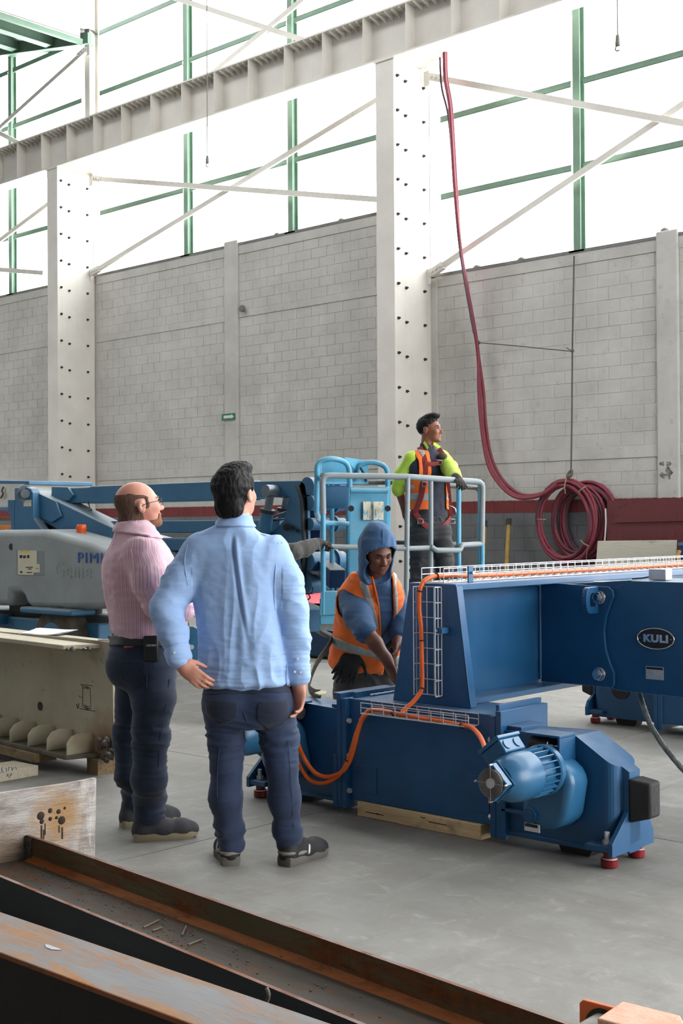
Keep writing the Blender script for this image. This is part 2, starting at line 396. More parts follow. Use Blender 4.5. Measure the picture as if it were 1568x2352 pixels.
# ---- diagonal braces
def brace(p, q, label, Y=YW-.20, r=.05, ends=(1, 1)):
    a, b = onY(*p, Y), onY(*q, Y); d = (b-a).normalized(); t = thing('diagonal_brace', a, label, 'brace', 'diagonal wall braces')
    MB().bar(a, b, .05, r*2, (0, 0, 1)).build('rod', 'cream_steel_paint', t)
    for e, p0, s in ((ends[0], a, 1), (ends[1], b, -1)):
        if e:
            MB().box(p0.x-.10 if s > 0 else p0.x, p0.x+.02 if s > 0 else p0.x+.1, Y-.012, Y+.012, p0.z-.16, p0.z+.1).build('gusset_plate', 'cream_steel_paint', t)
            c = MB(); c.bar(p0+d*s*.04, p0+d*s*.34, .09, .13, (0, 0, 1)); k = c.build('clevis', 'cream_steel_paint', t)
            for j in range(3):
                z0 = p0+d*s*(.10+.09*j); MB().cyl(z0+Vector((0, -.045, 0)), z0+Vector((0, -.075, 0)), .026, n=6).build('nut', 'sheet_white', k)
brace((984, 176), (1700, 307), 'thin brace falling right from the column top beside the hoses')
brace((986, 631), (1700, 152), 'thin brace rising right from the wall top beside the hoses', YW-.12)
brace((212, 410), (905, 461), 'nearly level thin brace from left column crossing the middle window')
brace((208, 629), (910, 203), 'thin brace rising right from the left column foot of window', YW-.12)
brace((-80, 613), (100, 627), 'nearly level thin brace in the far left window', ends=(0, 0))
brace((-60, 597), (130, 455), 'thin brace rising right in the far left window below girder', YW-.12, ends=(0, 0)) 
brace((-60, 347), (200, 113), 'thin brace rising to the canopy corner at top left', ends=(0, 1))
brace((400, -5), (700, 93), 'pale brace falling right above the runway girder', ends=(0, 0))
brace((470, 183), (780, -70), 'pale brace rising right above the runway girder', YW-.12, ends=(0, 0))
brace((-60, 275), (60, 337), 'short brace falling right above the girder at far left', ends=(0, 0))

# ---- window bands over the wall: green posts and girts
def hpost(mb, x, z0, z1, Y=YW+.0, w=.13, d=.15):
    mb.box(x-w/2, x+w/2, Y, Y+.012, z0, z1).box(x-w/2, x+w/2, Y+d-.012, Y+d, z0, z1).box(x-.008, x+.008, Y+.012, Y+d-.012, z0, z1); return mb
def cgirt(mb, x0, x1, z, Y=YW+.02):
    mb.box(x0, x1, Y, Y+.006, z-.05, z+.05).box(x0, x1, Y, Y+.06, z+.044, z+.05).box(x0, x1, Y, Y+.06, z-.05, z-.044); return mb
for n, (x0, x1, zb, posts) in enumerate(((-23.5, -14.33, 7.09, (-20.44, -17.38)), (-13.85, -4.5, 5.79, (-11.0, -7.7)), (-33, -23.95, 7.09, (-26.93, -30.1)))):
    wd = thing('window_%d' % (n+1), (x0, YW, zb), ('wide open window band with green posts between the two cream columns', 'open window band with green post above the hose wall', 'open window band at far left with one green post')[n], None, kind='structure')
    for x in posts:
        p = hpost(MB(), x, zb-.02, 14.2).build('post', 'green_steel', wd)
        MB().box(x-.14, x+.14, YW-.02, YW+.22, zb-.03, zb).build('foot_plate', 'sill_grey', p)
    ed = [x0]+sorted(posts)+[x1]
    for z in (7.12, 8.46, 9.80, 11.14, 12.50, 13.85):
        if z < zb+.2: continue
        for a, b in zip(ed, ed[1:]): cgirt(MB(), a+.11, b-.11, z).build('girt', 'green_steel', wd)

mat('canopy_sheet', (104, 104, 102), .7, 0, (88, 88, 86), 3, .6)
# ---- lower canopy roof at top left
cn = thing('canopy_roof', (-23.8, 14, 12.2), 'sloping sheet metal canopy with green purlins and pale gutter at top left', 'roof', kind='structure')
CXE = -23.62; SL = .185
def czz(x): return 12.60+(CXE-x)*SL
nx = 60; mb = MB(); vs = []; fs = []; y0, y1 = 2., YW+.3
mb2 = MB()
for i in range(120):     # corrugated sheet: ribs run down the slope
    y = y0+(y1-y0)*i/119
    for x in (CXE, -33.): mb2.v.append(Vector((x, y, czz(x)+.03*math.sin(i*math.pi/2+.8))))
mb2.f = [(2*i, 2*i+1, 2*i+3, 2*i+2) for i in range(119)]
mb2.build('roof_sheet', 'canopy_sheet', cn)
for x in (-25.0, -26.4, -27.8, -29.2, -30.6): MB().box(x-.04, x+.04, y0, y1, czz(x)-.30, czz(x)-.04).box(x-.11, x+.11, y0, y1, czz(x)-.31, czz(x)-.295).build('purlin', 'green_steel', cn)
for yy in (YW-.12,): MB().prism([(CXE, yy, czz(CXE)-.06), (-33, yy, czz(-33)-.06), (-33, yy, czz(-33)-.42), (CXE, yy, czz(CXE)-.32)], (0, .1, 0)).prism([(CXE, yy-.07, czz(CXE)-.34), (-33, yy-.07, czz(-33)-.44), (-33, yy-.07, czz(-33)-.42), (CXE, yy-.07, czz(CXE)-.32)], (0, .24, 0)).build('rafter', 'green_steel', cn)
MB().box(CXE-.02, CXE+.06, y0, YW-.3, czz(CXE)-.40, czz(CXE)-.28).build('edge_beam', 'green_steel', cn)
MB().box(CXE+.06, CXE+.1, y0, YW-.4, czz(CXE)-.28, czz(CXE)+.36).box(CXE-.25, CXE+.1, y0, YW-.4, czz(CXE)-.30, czz(CXE)-.27).build('gutter', 'sheet_white', cn)
MB().box(CXE+.1, CXE+.14, 13.3, 13.9, czz(CXE)-.05, czz(CXE)+.34).build('gutter_strap', 'green_steel', cn)

# ---- pale eaves of the building next door, seen through the windows
nb = thing('neighbour_roof', (-17, 24, 0), 'overexposed ribbed roof edge of a building outside the middle window', 'roof', kind='structure')
mb2 = MB(); 
for i in range(300):
    x = -33+i*.09; r = .02*math.sin(i*math.pi/2)
    for (yy, zz) in ((25, 10.55), (31, 11.4)): mb2.v.append(Vector((x, yy+r, zz+r)))
mb2.f = [(2*i, 2*i+1, 2*i+3, 2*i+2) for i in range(299)]
if False: mb2.build('ribbed_sheet', 'sheet_white', nb)
else: bpy.data.objects.remove(nb)
# ================================================================ BLUE CRANE TROLLEY
def crane_blue():
    g = NT('crane_blue', .38); p = g.pos(); n = g.noise(p, 5, 5, .6)
    c = g.ramp(n, [(.3, (22, 74, 114)), (.7, (28, 84, 126))]); zn = g.sep(g.n('NewGeometry').outputs['Normal'])[2]
    dust = g.math('MULTIPLY', g.ramp(zn, [(.75, 0.), (.95, 1.)]), g.ramp(g.noise(p, 9, 6, .7), [(.35, .1), (.75, .75)]))
    g.color(g.mix(dust, c, (118, 132, 148))); g.rough(g.ramp(n, [(.3, .34), (.7, .46)])); g.bump(g.noise(p, 180, 3), .05); return g.m
crane_blue()
mat('motor_blue', (44, 100, 138), .33, 0, (38, 88, 124), 6, .6, .03, 90)
mat('chrome', (206, 208, 210), .22, 1.)
mat('galvanised', (208, 210, 210), .36, .35, (176, 178, 178), 20, .6)
mat('black_rubber', (26, 26, 27), .7, 0, (44, 43, 42), 10, .7, .2, 70)
mat('fan_black', (18, 18, 19), .5)
mat('orange_cable', (232, 104, 34), .42, 0, (214, 92, 30), 9, .6)
mat('tie_black', (14, 14, 14), .5)
mat('roller_red', (128, 14, 20), .3, 0, (90, 12, 16), 9, .6)
mat('weld', (110, 140, 170), .4, .3, (60, 100, 150), 60, .6, .5, 150)
mat('plate_white', (214, 214, 212), .5)
mat('plate_black', (24, 24, 26), .45)
def wood_mat(name, c1, c2, c3, rot=(0, 0, 0)):
    g = NT(name, .8); p = g.mapped(g.obj(), (1, 1, 1), rot); f = g.noise(g.mapped(p, (3, 40, 40)), 1.5, 6, .65, .6)
    c = g.ramp(f, [(.25, c1), (.55, c2), (.8, c3)]); k = g.noise(p, 6, 4, .6); c = g.mix(g.ramp(k, [(.60, 0.), (.74, .6)]), c, tuple(int(v*.62) for v in c1))
    g.color(c); g.bump(f, .25, .01); return g.m
wood_mat('pine', (196, 164, 116), (222, 194, 146), (232, 210, 168))
wood_mat('old_wood', (104, 84, 60), (140, 116, 84), (156, 134, 102))
CR = thing('crane_trolley', (-4.03, 5.1, 0), 'dark blue crane trolley with orange cables and wire trays resting on timber', 'crane')
CXC = -4.03
def carriage(yf, s, far):
    """one end carriage: yf = outer face, s = +1 when the body lies on the +Y side of that face"""
    Y = lambda d: yf+s*d
    def bx(x0, x1, d0, d1, z0, z1): a, b = sorted((Y(d0), Y(d1))); return (x0, x1, a, b, z0, z1)
    m = MB().box(*bx(-4.49, -3.575, 0, .35, .075, .595)); mid = m.build('carriage_box', 'crane_blue', CR, bevel=.004)
    for x in (-4.49, -3.575):
        MB().box(*bx(x, x+.03 if x < -4 else x, -.0, .01, 0, 0)) if False else None
    for e in (-1, 1):       # flange plates where the wheel boxes bolt on
        X = lambda d: CXC+e*d
        for (a, b, zz) in ((.455, .487, .595), (.489, .52, .62)):
            xa, xb = sorted((X(a), X(b))); MB().box(*bx(xa, xb, -.03, .36, .03, zz)).build('flange_plate', 'crane_blue', CR, bevel=.003)
        for zz in (.12, .30, .48):
            MB().cyl((X(.44), Y(-.012), zz), (X(.455), Y(-.012), zz), .014, n=6).build('flange_bolt', 'galvanised', CR)
        # wheel box: full-width body then concave neck to a narrow nose, top sloping down at the end
        def ztop(x): d = abs(x-CXC); return .535 if d < .905 else .546-(d-.905)*.60
        plan = [(.52, 0), (.905, 0), (1.05, 0)]
        neck = [(1.053+.05*math.sin(t), .055*(1-math.cos(t))) for t in [i*math.pi/12 for i in range(1, 7)]]
        plan += neck+[(1.14, .057)]
        plan += [(a, .207-b) for a, b in reversed(plan)]
        m = MB(); n = len(plan); vs = [V(X(a), Y(b), .05) for a, b in plan]+[V(X(a), Y(b), ztop(X(a)) if a > .52 else .53) for a, b in plan]
        m.add(vs, [tuple(range(n))]+[(i, (i+1) % n, (i+1) % n+n, i+n) for i in range(n)])
        half = n//2      # top in strips so that the slope is a plane
        m.add(vs[n:], [(i, i+1, n-2-i, n-1-i) for i in range(half-1)])
        wb = m.build('wheel_box', 'crane_blue', CR, bevel=.0025, seg=1)
        xa, xb = sorted((X(.52), X(.60))); MB().box(*bx(xa, xb, .02, .22, .53, .55)).build('step_plate', 'crane_blue', wb, bevel=.003)
        xa, xb = sorted((X(.50), X(1.05))); MB().box(*bx(xa, xb, -.012, .006, .05, .07)).build('bottom_lip', 'crane_blue', wb, bevel=.002)
        MB().cyl((X(.86), Y(.06), .055), (X(.86), Y(.15), .055), .09, n=28).build('travel_wheel', 'bolt_dark', wb, smooth=40)
        if far:
            MB().cyl((X(.87), Y(.206), .27), (X(.87), Y(.215), .27), .075, n=28).build('axle_hole', 'fan_black', wb, smooth=40)
        # guide-roller plate, buffer, rollers
        m = MB().prism([(X(1.118), Y(-.09), .06), (X(1.118), Y(-.09), .115), (X(1.118), Y(.05), .235), (X(1.118), Y(.05), .36), (X(1.118), Y(.158), .36), (X(1.118), Y(.158), .21), (X(1.118), Y(.235), .17), (X(1.118), Y(.265), .12), (X(1.118), Y(.265), .06)], (e*.022, 0, 0))
        gp = m.build('guide_plate', 'crane_blue', CR, bevel=.002)
        xa, xb = sorted((X(1.0), X(1.118))); MB().box(*bx(xa, xb, -.085, .255, .075, .10)).build('guide_shelf', 'crane_blue', gp, bevel=.002)
        MB().cyl((X(1.085), Y(-.04), .10), (X(1.085), Y(-.04), .155), .012, n=6).cyl((X(1.085), Y(-.04), .10), (X(1.085), Y(-.04), .12), .02, n=6).build('guide_bolt', 'galvanised', gp)
        for d in (-.03, .20):
            c = V(X(1.09), Y(d), 0); m = MB(); m.lathe((c.x, c.y, .004), (0, 0, 1), [(0, .034), (.003, .038), (.03, .038), (.034, .034)], 24); r = m.build('guide_roller', 'roller_red', CR, smooth=40)
            MB().cyl((c.x, c.y, .038), (c.x, c.y, .085), .026, n=20).build('roller_hub', 'roller_red', r, smooth=40)
            MB().cyl((c.x, c.y, .0375), (c.x, c.y, .042), .034, n=20).build('roller_cap', 'galvanised', r, smooth=40)
        b = MB(); xs0, xs1 = X(1.14), X(1.24)
        prof0 = [(.045, .185), (.045, .378), (.165, .378), (.165, .185)]; prof1 = [(.06, .215), (.06, .368), (.15, .368), (.15, .215)]
        b.add([V(xs0, Y(a), z) for a, z in prof0]+[V(xs1, Y(a), z) for a, z in prof1], [(0, 1, 2, 3), (7, 6, 5, 4), (0, 4, 5, 1), (1, 5, 6, 2), (2, 6, 7, 3), (3, 7, 4, 0)])
        bf = b.build('buffer', 'black_rubber', CR, bevel=.012, seg=3, smooth=30)
        for zz in (.25, .335): MB().cyl((xs1-e*.01, Y(.105), zz), (xs1+e*.0008, Y(.105), zz), .010, n=14).build('buffer_hole', 'fan_black', bf)
    return mid
near = carriage(4.93, 1, False); carriage(8.55, -1, True)
def motor_set(e, full):
    X = lambda d: CXC+e*d
    mx, mz = X(.84), .41
    # pear-shaped gear case against the wheel box
    out = []
    for i in range(20):
        t = 2*math.pi*i/20; cx, cz, r = (mx+e*.01, .355, .105) if math.sin(t) >= 0 else (mx-e*.02, .255, .115)
        sx = 1.25 if e*math.cos(t) > 0 else 1.0
        out.append(V(cx+r*math.cos(t)*sx, 4.93, cz+r*math.sin(t)))
    gb = MB().prism(out, (0, -.16, 0)).build('gear_case', 'motor_blue', CR, bevel=.035, seg=4, smooth=50)
    MB().cyl((mx-e*.07, 4.77, .20), (mx-e*.07, 4.755, .20), .034, n=24).cyl((mx-e*.07, 4.756, .20), (mx-e*.07, 4.75, .20), .022, n=24).build('inspection_plug', 'crane_blue', gb, smooth=40)
    pl = MB().box(mx-.10 if e > 0 else mx+.02, mx-.02 if e > 0 else mx+.10, 4.766, 4.7695, .13, .165).build('rating_plate', 'plate_white', gb)
    MB().box(mx-.097 if e > 0 else mx+.023, mx-.03 if e > 0 else mx+.09, 4.765, 4.7662, .149, .163).build('plate_print', 'plate_black', pl)
    m = MB().lathe((mx, 4.78, mz), (0, -1, 0), [(0, .112), (.028, .112), (.034, .106), (.036, .06)], 36); fl = m.build('motor_flange', 'motor_blue', gb, smooth=35)
    mo = MB().lathe((mx, 4.76, mz), (0, -1, 0), [(0, .084), (.13, .084), (.13, .105), (.21, .106), (.255, .1), (.29, .085), (.315, .062), (.32, .03)], 40).build('motor_housing', 'motor_blue', CR, smooth=35)
    for k in range(22):
        t = 2*math.pi*k/22; d = V(math.cos(t), 0, math.sin(t)); MB().bar(V(mx, 4.75, mz)+d*.094, V(mx, 4.632, mz)+d*.094, .005, .024, d).build('cooling_fin', 'motor_blue', mo)
    # fan box turned on its corner, with its wire guard
    c = V(mx, 4.42, mz); q = [V(.082, 0, 0), V(0, 0, .082), V(-.082, 0, 0), V(0, 0, -.082)]
    bo = MB().prism([c+v*1.1+V(0, .01, 0) for v in q], (0, -.006, 0)).prism([c+v*1.0 for v in q], (0, -.034, 0)).build('fan_frame', 'motor_blue', mo, bevel=.004)
    MB().cyl(c+V(0, -.034, 0), c+V(0, -.0385, 0), .063, n=32).build('fan_well', 'fan_black', mo, smooth=40)
    m = MB()
    for r in (.016, .021, .026, .031, .036, .041, .046, .051, .056, .061): m.tube(arc(c+V(0, -.043, 0), (1, 0, 0), (0, 0, 1), r, 0, 2*math.pi, 28)[:-1], .0007, 4, True)
    for v in q: m.tube([c+V(0, -.044, 0)+v.normalized()*.01, c+V(0, -.044, 0)+v*.97, c+V(0, -.034, 0)+v*.97], .0011, 4)
    m.build('fan_guard', 'galvanised', mo)
    MB().cyl(c+V(0, -.038, 0), c+V(0, -.047, 0), .021, n=24).build('fan_hub', 'galvanised', mo, smooth=40)
    for v in q: MB().cyl(c+v*.93+V(0, -.034, 0), c+v*.93+V(0, -.05, 0), .005, n=8).build('guard_screw', 'chrome', mo)
    # terminal box on the shoulder
    d = V(-.62, 0, .78).normalized(); u = V(.78, 0, .62).normalized(); o = V(mx, 4.60, mz)+d*.13
    T = frame(o, u, (0, 1, 0), d)
    tb = MB(T).box(-.058, .058, -.09, .06, -.035, .03).build('terminal_box', 'motor_blue', mo, bevel=.006)
    MB(T).box(-.066, .066, -.098, .068, .03, .046).build('terminal_lid', 'motor_blue', mo, bevel=.004)
    MB(T).box(-.03, .03, -.06, .04, -.06, -.035).build('terminal_neck', 'motor_blue', mo)
    for yy in (-.055, .02): MB(T).cyl((.058, yy, .0), (.063, yy, .0), .022, n=20).build('gland_plate', 'motor_blue', mo)
    # bracket shelf with the shock absorber under it
    xa, xb = sorted((X(.72), X(.905))); sh = MB().box(xa, xb, 4.80, 4.93, .548, .56).box(*(sorted((X(.893), X(.905)))), 4.80, 4.93, .42, .548).build('torque_bracket', 'crane_blue', CR, bevel=.003)
    ab = MB().cyl((X(.73), 4.85, .503), (X(.83), 4.85, .503), .036, n=24).build('torque_buffer', 'black_rubber', sh, smooth=40)
    MB().lathe((X(.83), 4.85, .503), (e, 0, 0), [(0, .041), (.006, .041), (.0065, .019), (.020, .019), (.021, .012), (.05, .012)], 20).build('buffer_bolt', 'chrome', sh, smooth=40)
    # lower frame pocket
    xa, xb = sorted((X(.52), X(.66))); MB().box(xa, xb, 4.895, 4.93, .16, .175).box(*(sorted((X(.52), X(.545)))), 4.895, 4.93, .03, .30).build('pocket_rib', 'crane_blue', CR, bevel=.003)
motor_set(1, True); motor_set(-1, True)
# ---- cross girder with tapered end plate
MB().prism([(-4.267, 5.02, .595), (-4.153, 5.02, 1.197), (-3.86, 5.02, 1.197), (-3.778, 5.02, .595)], (0, .014, 0)).build('end_plate', 'crane_blue', CR, bevel=.003)
MB().prism([(-4.267, 8.46, .595), (-4.153, 8.46, 1.197), (-3.86, 8.46, 1.197), (-3.778, 8.46, .595)], (0, -.014, 0)).build('end_plate', 'crane_blue', CR, bevel=.003)
MB().box(-4.153, -3.86, 5.034, 8.45, 1.165, 1.197).build('top_flange', 'crane_blue', CR, bevel=.003)
MB().box(-4.153, -3.85, 5.034, 8.45, .595, .625).build('bottom_flange', 'crane_blue', CR, bevel=.003)
MB().box(-4.012, -3.988, 5.034, 8.45, .625, 1.165).build('web', 'crane_blue', CR)
MB().prism([(-3.86, 5.02, 1.185), (-3.855, 5.02, 1.185), (-3.772, 5.02, .60), (-3.778, 5.02, .60)], (0, .05, 0)).build('end_stiffener', 'crane_blue', CR, bevel=.002)
MB().tube([(-3.978, 5.925, .64), (-3.978, 5.925, 1.15)], .009, 8).build('weld_seam', 'crane_blue', CR, smooth=60)
# left-hand top bits of the carriage
MB().box(-4.60, -4.555, 4.93, 5.34, .60, .615).build('joint_strip', 'crane_blue', CR, bevel=.002)
MB().tube([(-4.44, 5.04+.025*i, .602+.002*(i % 2)) for i in range(9)], .006, 6).build('weld_bead', 'weld', CR, smooth=60)
MB().box(-4.48, -4.462, 4.95, 5.33, .595, .625).build('joint_strip', 'crane_blue', CR, bevel=.002)
MB().box(-3.56, -3.54, 4.93, 5.28, .595, .645).build('joint_strip', 'crane_blue', CR, bevel=.002)
MB().box(-4.40, -4.30, 4.926, 4.93, .12, .26).build('access_patch', 'crane_blue', CR, bevel=.002)
MB().box(-3.73, -3.60, 4.926, 4.93, .13, .30).build('access_patch', 'crane_blue', CR, bevel=.002)
# ---- beam with the oval badge, hung on the girder by a bolted lug plate
def yk(px, py, y=5.93): return onY(px, py, y)
lug = [(-3.978, .627)]+[(yk(px, py).x, yk(px, py).z) for px, py in ((1405, 1580), (1409, 1572), (1409, 1546), (1400, 1525), (1390, 1492), (1386, 1450), (1391, 1415), (1402, 1385), (1408, 1370), (1406, 1356), (1396, 1348))]+[(-3.82, 1.165), (-3.978, 1.165)]
MB().prism([(x, 5.93, z) for x, z in lug], (0, .02, 0)).build('lug_plate', 'crane_blue', CR, bevel=.003)
kb = MB().prism([(-3.72, 5.952, .64), (-3.5, 5.952, .612), (-1.9, 5.952, .60), (-1.9, 5.952, 1.19), (-3.427, 5.952, 1.19), (-3.53, 5.952, 1.152), (-3.72, 5.952, 1.148)], (0, .42, 0)).build('badge_beam', 'crane_blue', CR, bevel=.004)
MB().prism([(-3.80, 5.952, 1.158), (-3.53, 5.952, 1.15), (-3.43, 5.952, 1.186), (-3.43, 5.952, 1.193), (-3.80, 5.952, 1.165)], (0, .40, 0)).build('beam_cover', 'crane_blue', CR)
for (px, py) in ((1377, 1372), (1377, 1548)):
    c = yk(px, py); b = MB().cyl((c.x, 5.93, c.z), (c.x, 5.922, c.z), .036, n=24).cyl((c.x, 5.922, c.z), (c.x, 5.898, c.z), .031, n=6).build('lug_bolt', 'chrome', CR, smooth=30, bevel=.002)
    MB().cyl((c.x, 5.898, c.z), (c.x, 5.885, c.z), .018, n=20).build('bolt_end', 'chrome', b, smooth=40)
# lifting eye: half-ring plate standing out of the lug
ex = yk(1363, 1385).x; ez = yk(1350, 1385).z
outr = arc((ex, 5.88, 1.085), (0, -1, 0), (0, 0, 1), 1, 0, 0, 1)
pts_o = [V(ex, 5.93, 1.155), V(ex, 5.88, 1.155)]+[V(ex, 5.845-.035*math.sin(t), 1.085+.07*math.cos(t)) for t in [math.pi*i/10 for i in range(11)]]+[V(ex, 5.93, 1.015)]
pts_i = [V(ex, 5.905, 1.12), V(ex, 5.88, 1.125)]+[V(ex, 5.865-.018*math.sin(t), 1.085+.036*math.cos(t)) for t in [math.pi*i/10 for i in range(11)]]+[V(ex, 5.905, 1.05)]
m = MB(); n = len(pts_o); w_ = V(.03, 0, 0); m.add(pts_o+pts_i+[p+w_ for p in pts_o]+[p+w_ for p in pts_i],
    [f for i in range(n) for j in [(i+1) % n] for f in ((i, j, j+n, i+n), (2*n+i, 3*n+i, 3*n+j, 2*n+j), (i, i+2*n, j+2*n, j), (i+n, j+n, j+3*n, i+3*n))])
m.build('lifting_eye', 'crane_blue', CR, bevel=.003)
# badge
lc = yk(1505, 1467, 5.948); T = FACE_NY((lc.x, 5.951, lc.z)); A, B = .104, .053
ell = lambda a, b, z: [T @ V(a*math.cos(2*math.pi*i/48), b*math.sin(2*math.pi*i/48), z) for i in range(48)]
bd = MB().prism(ell(A, B, 0), (0, -.004, 0)).build('oval_badge', 'plate_black', CR, smooth=40, label='black oval badge with chrome rim reading KULI')
MB().tube(ell(A, B, .004), .0042, 6, True).build('badge_rim', 'chrome', bd, smooth=60)
text('badge_letters', 'KULI', .056, 'chrome', bd, T @ Matrix.Translation((.002, -.001, .0045)) @ Matrix.Diagonal((1.12, .9, 1, 1)), .0015, 1.12, 'CENTER', .0035)
for s in (-1, 1): MB().cyl(T @ V(s*.088, 0, .003), T @ V(s*.088, 0, .006), .003, n=8).build('badge_rivet', 'chrome', bd)
pc = yk(1503, 1546, 5.95); r = MB().box(pc.x-.05, pc.x+.05, 5.949, 5.952, pc.z-.033, pc.z+.033).build('data_plate', 'galvanised', CR)
MB().box(pc.x-.047, pc.x+.047, 5.9482, 5.949, pc.z+.018, pc.z+.03).build('plate_header', 'plate_black', r)
for k in range(5): MB().box(pc.x-.045, pc.x+.045, 5.9484, 5.949, pc.z+.009-k*.009, pc.z+.0095-k*.009).build('plate_line', 'plate_black', r)
# sensor box on top
sc_ = onY(1515, 1318, 6.08); MB().box(sc_.x-.05, sc_.x+.05, 6.05, 6.12, 1.193, 1.25).build('sensor_box', 'galvanised', CR, bevel=.004)
MB().tube([(sc_.x-.05, 6.08, 1.21), (sc_.x-.09, 6.05, 1.20), (sc_.x-.14, 6.04, 1.196)], .004, 6).build('sensor_lead', 'tie_black', CR)
MB().cyl((-3.66, 6.05, 1.166), (-3.66, 6.05, 1.178), .05, n=20).build('cover_disc', 'galvanised', CR)
# ---- wire cable trays
def tray(name, o, L, W, H, l, wv, hv, step=.0735):
    """mesh tray: l length axis, wv width axis, hv open side"""
    o, l, wv, hv = Vector(o), Vector(l), Vector(wv), Vector(hv); r = .0026
    m = MB()
    for (a, b) in ((0, 0), (W*.33, 0), (W*.66, 0), (W, 0), (0, H*.55), (W, H*.55), (0, H), (W, H)): m.tube([o+wv*a+hv*b, o+wv*a+hv*b+l*L], r, 5)
    t = m.build(name, 'galvanised', CR, smooth=60)
    n = int(L/step); me = None
    for i in range(n+1):
        q = o+l*(L*i/n)
        x = MB().tube(fillet([q+hv*H, q, q+wv*W, q+wv*W+hv*H], .01, 2), r, 5).build('cross_wire', 'galvanised', t, smooth=60)
    return t
tray('cable_tray', (-4.067, 4.995, .647), .535, .137, .05, (0, 0, 1), (1, 0, 0), (0, -1, 0))
tray('cable_tray', (-4.336, 4.93, .538), .676, .08, .055, (1, 0, 0), (0, -1, 0), (0, 0, 1))
tray('cable_tray', (-4.05, 4.99, 1.205), 3.40, .14, .068, (0, 1, 0), (1, 0, 0), (0, 0, 1))
for (x, y, z0) in ((-3.905, 5.2, 1.197),):
    k = MB().box(x-.004, x+.004, y-.02, y+.02, z0, z0+.085).build('tray_clip', 'crane_blue', CR, bevel=.002); MB().cyl((x, y, z0+.05), (x+.02, y, z0+.05), .007, n=6).build('clip_screw', 'chrome', k)
k = MB().box(-3.945, -3.90, 4.96, 5.015, .955, .985).build('tray_clip', 'crane_blue', CR, bevel=.002); MB().cyl((-3.925, 4.96, .97), (-3.925, 4.95, .97), .006, n=6).build('clip_screw', 'chrome', k)
k = MB().box(-4.065, -4.045, 4.985, 5.0, .70, .73).build('tray_tag', 'bolt_dark', CR)
# ---- orange cables
def cable(label, pts, ties, r=.0115, sub=8):
    P = spline(pts, sub); c = MB().tube(P, r, 10).build('power_cable', 'orange_cable', loc=pts[0], smooth=60); tag(c, label, 'cable', 'orange power cables on the trolley')
    for i in ties:
        p = P[i]; d = (P[i+1]-P[i-1]).normalized(); a, b = ortho(d); MB().tube([p+(a*math.cos(t)+b*math.sin(t))*(r+.003) for t in [2*math.pi*k/14 for k in range(14)]], .0035, 5, True).build('cable_tie', 'tie_black', c, smooth=60)
Yt = 4.96
cable('orange cable running down the upright tray on the tapered end plate', [(-3.985, 8.2, 1.222), (-3.985, 7.2, 1.222), (-3.99, 6.2, 1.222), (-3.995, 5.6, 1.222), (-4.0, 5.35, 1.225), (-4.015, 5.14, 1.232), (-4.03, 5.03, 1.225), (-4.043, 4.975, 1.18), (-4.045, 4.965, 1.08), (-4.033, 4.963, .98), (-4.03, 4.963, .85), (-4.027, 4.962, .72), (-4.03, 4.955, .665), (-4.055, 4.925, .615), (-4.085, 4.895, .578), (-4.09, 4.88, .56)], [44, 58, 76, 93])
mj = V(CXC+.84, 4.60, .41)+V(-.62, 0, .78).normalized()*.13
rb = [(onY(px, py, 4.89).x, 4.885, onY(px, py, 4.89).z) for px, py in ((846, 1634), (870, 1631), (905, 1637), (960, 1648), (1010, 1656), (1055, 1664))]
cable('orange cable lying in the low tray and bending down to the right motor', [(onY(828, 1655, 4.9).x, 4.9, onY(828, 1655, 4.9).z)]+rb+[V(*onY(1080, 1670, 4.83)), V(*onY(1097, 1685, 4.76)), V(*onY(1108, 1704, 4.70)), V(*onY(1115, 1725, 4.66))], [24, 50])
def loop(dx, dz, label):
    pts = [(846, 1636), (832, 1652), (822, 1680), (812, 1720), (803, 1748), (785, 1773), (755, 1784), (725, 1776), (700, 1745), (683, 1705), (674, 1670), (664, 1655)]
    ys = [4.885, 4.87, 4.86, 4.85, 4.85, 4.84, 4.83, 4.82, 4.80, 4.75, 4.72, 4.70]
    P = []
    for i, ((px, py), y) in enumerate(zip(pts, ys)):
        k = max(0, 1-abs(i-6.5)/5.5); q = onY(px-dx*k, py+dz*k, y); P.append(q)
    cable(label, P, [29] if dx else [])
loop(0, 0, 'inner of two orange cables looping from tray to the left motor')
loop(16, 16, 'outer of two orange cables looping low to the left motor')
MB().tube(spline([V(*onY(1126, 1820, 4.75)), V(*onY(1126, 1842, 4.80))], 4), .0115, 8).build('motor_lead', 'orange_cable', CR, smooth=60)
# ---- timbers under the trolley
def timber(x0, x1, y0, y1, z0, z1, label, m='pine', name='timber_block', group=None, rot=0.):
    c = V((x0+x1)/2, (y0+y1)/2, z0); mb = MB(); mb.box(x0, x1, y0, y1, z0, z1); o = mb.build(name, m, loc=c, bevel=.004, seg=1); o.rotation_euler.z = rot; return tag(o, label, 'timber', group)
tb = timber(-4.42, -3.637, 4.91, 5.05, 0, .074, 'pale pine timber carrying the near blue carriage')
mat('crack_dark', (70, 52, 36), .9)
for (a, b, z) in ((-4.36, -4.24, .028), (-4.29, -4.27, .03), (-3.95, -3.84, .04), (-4.0, -3.97, .055)): MB().box(a, b, 4.9085, 4.911, z, z+.004).build('crack', 'crack_dark', tb)
timber(-4.36, -3.7, 8.42, 8.56, 0, .074, 'dark timber carrying the far blue carriage')
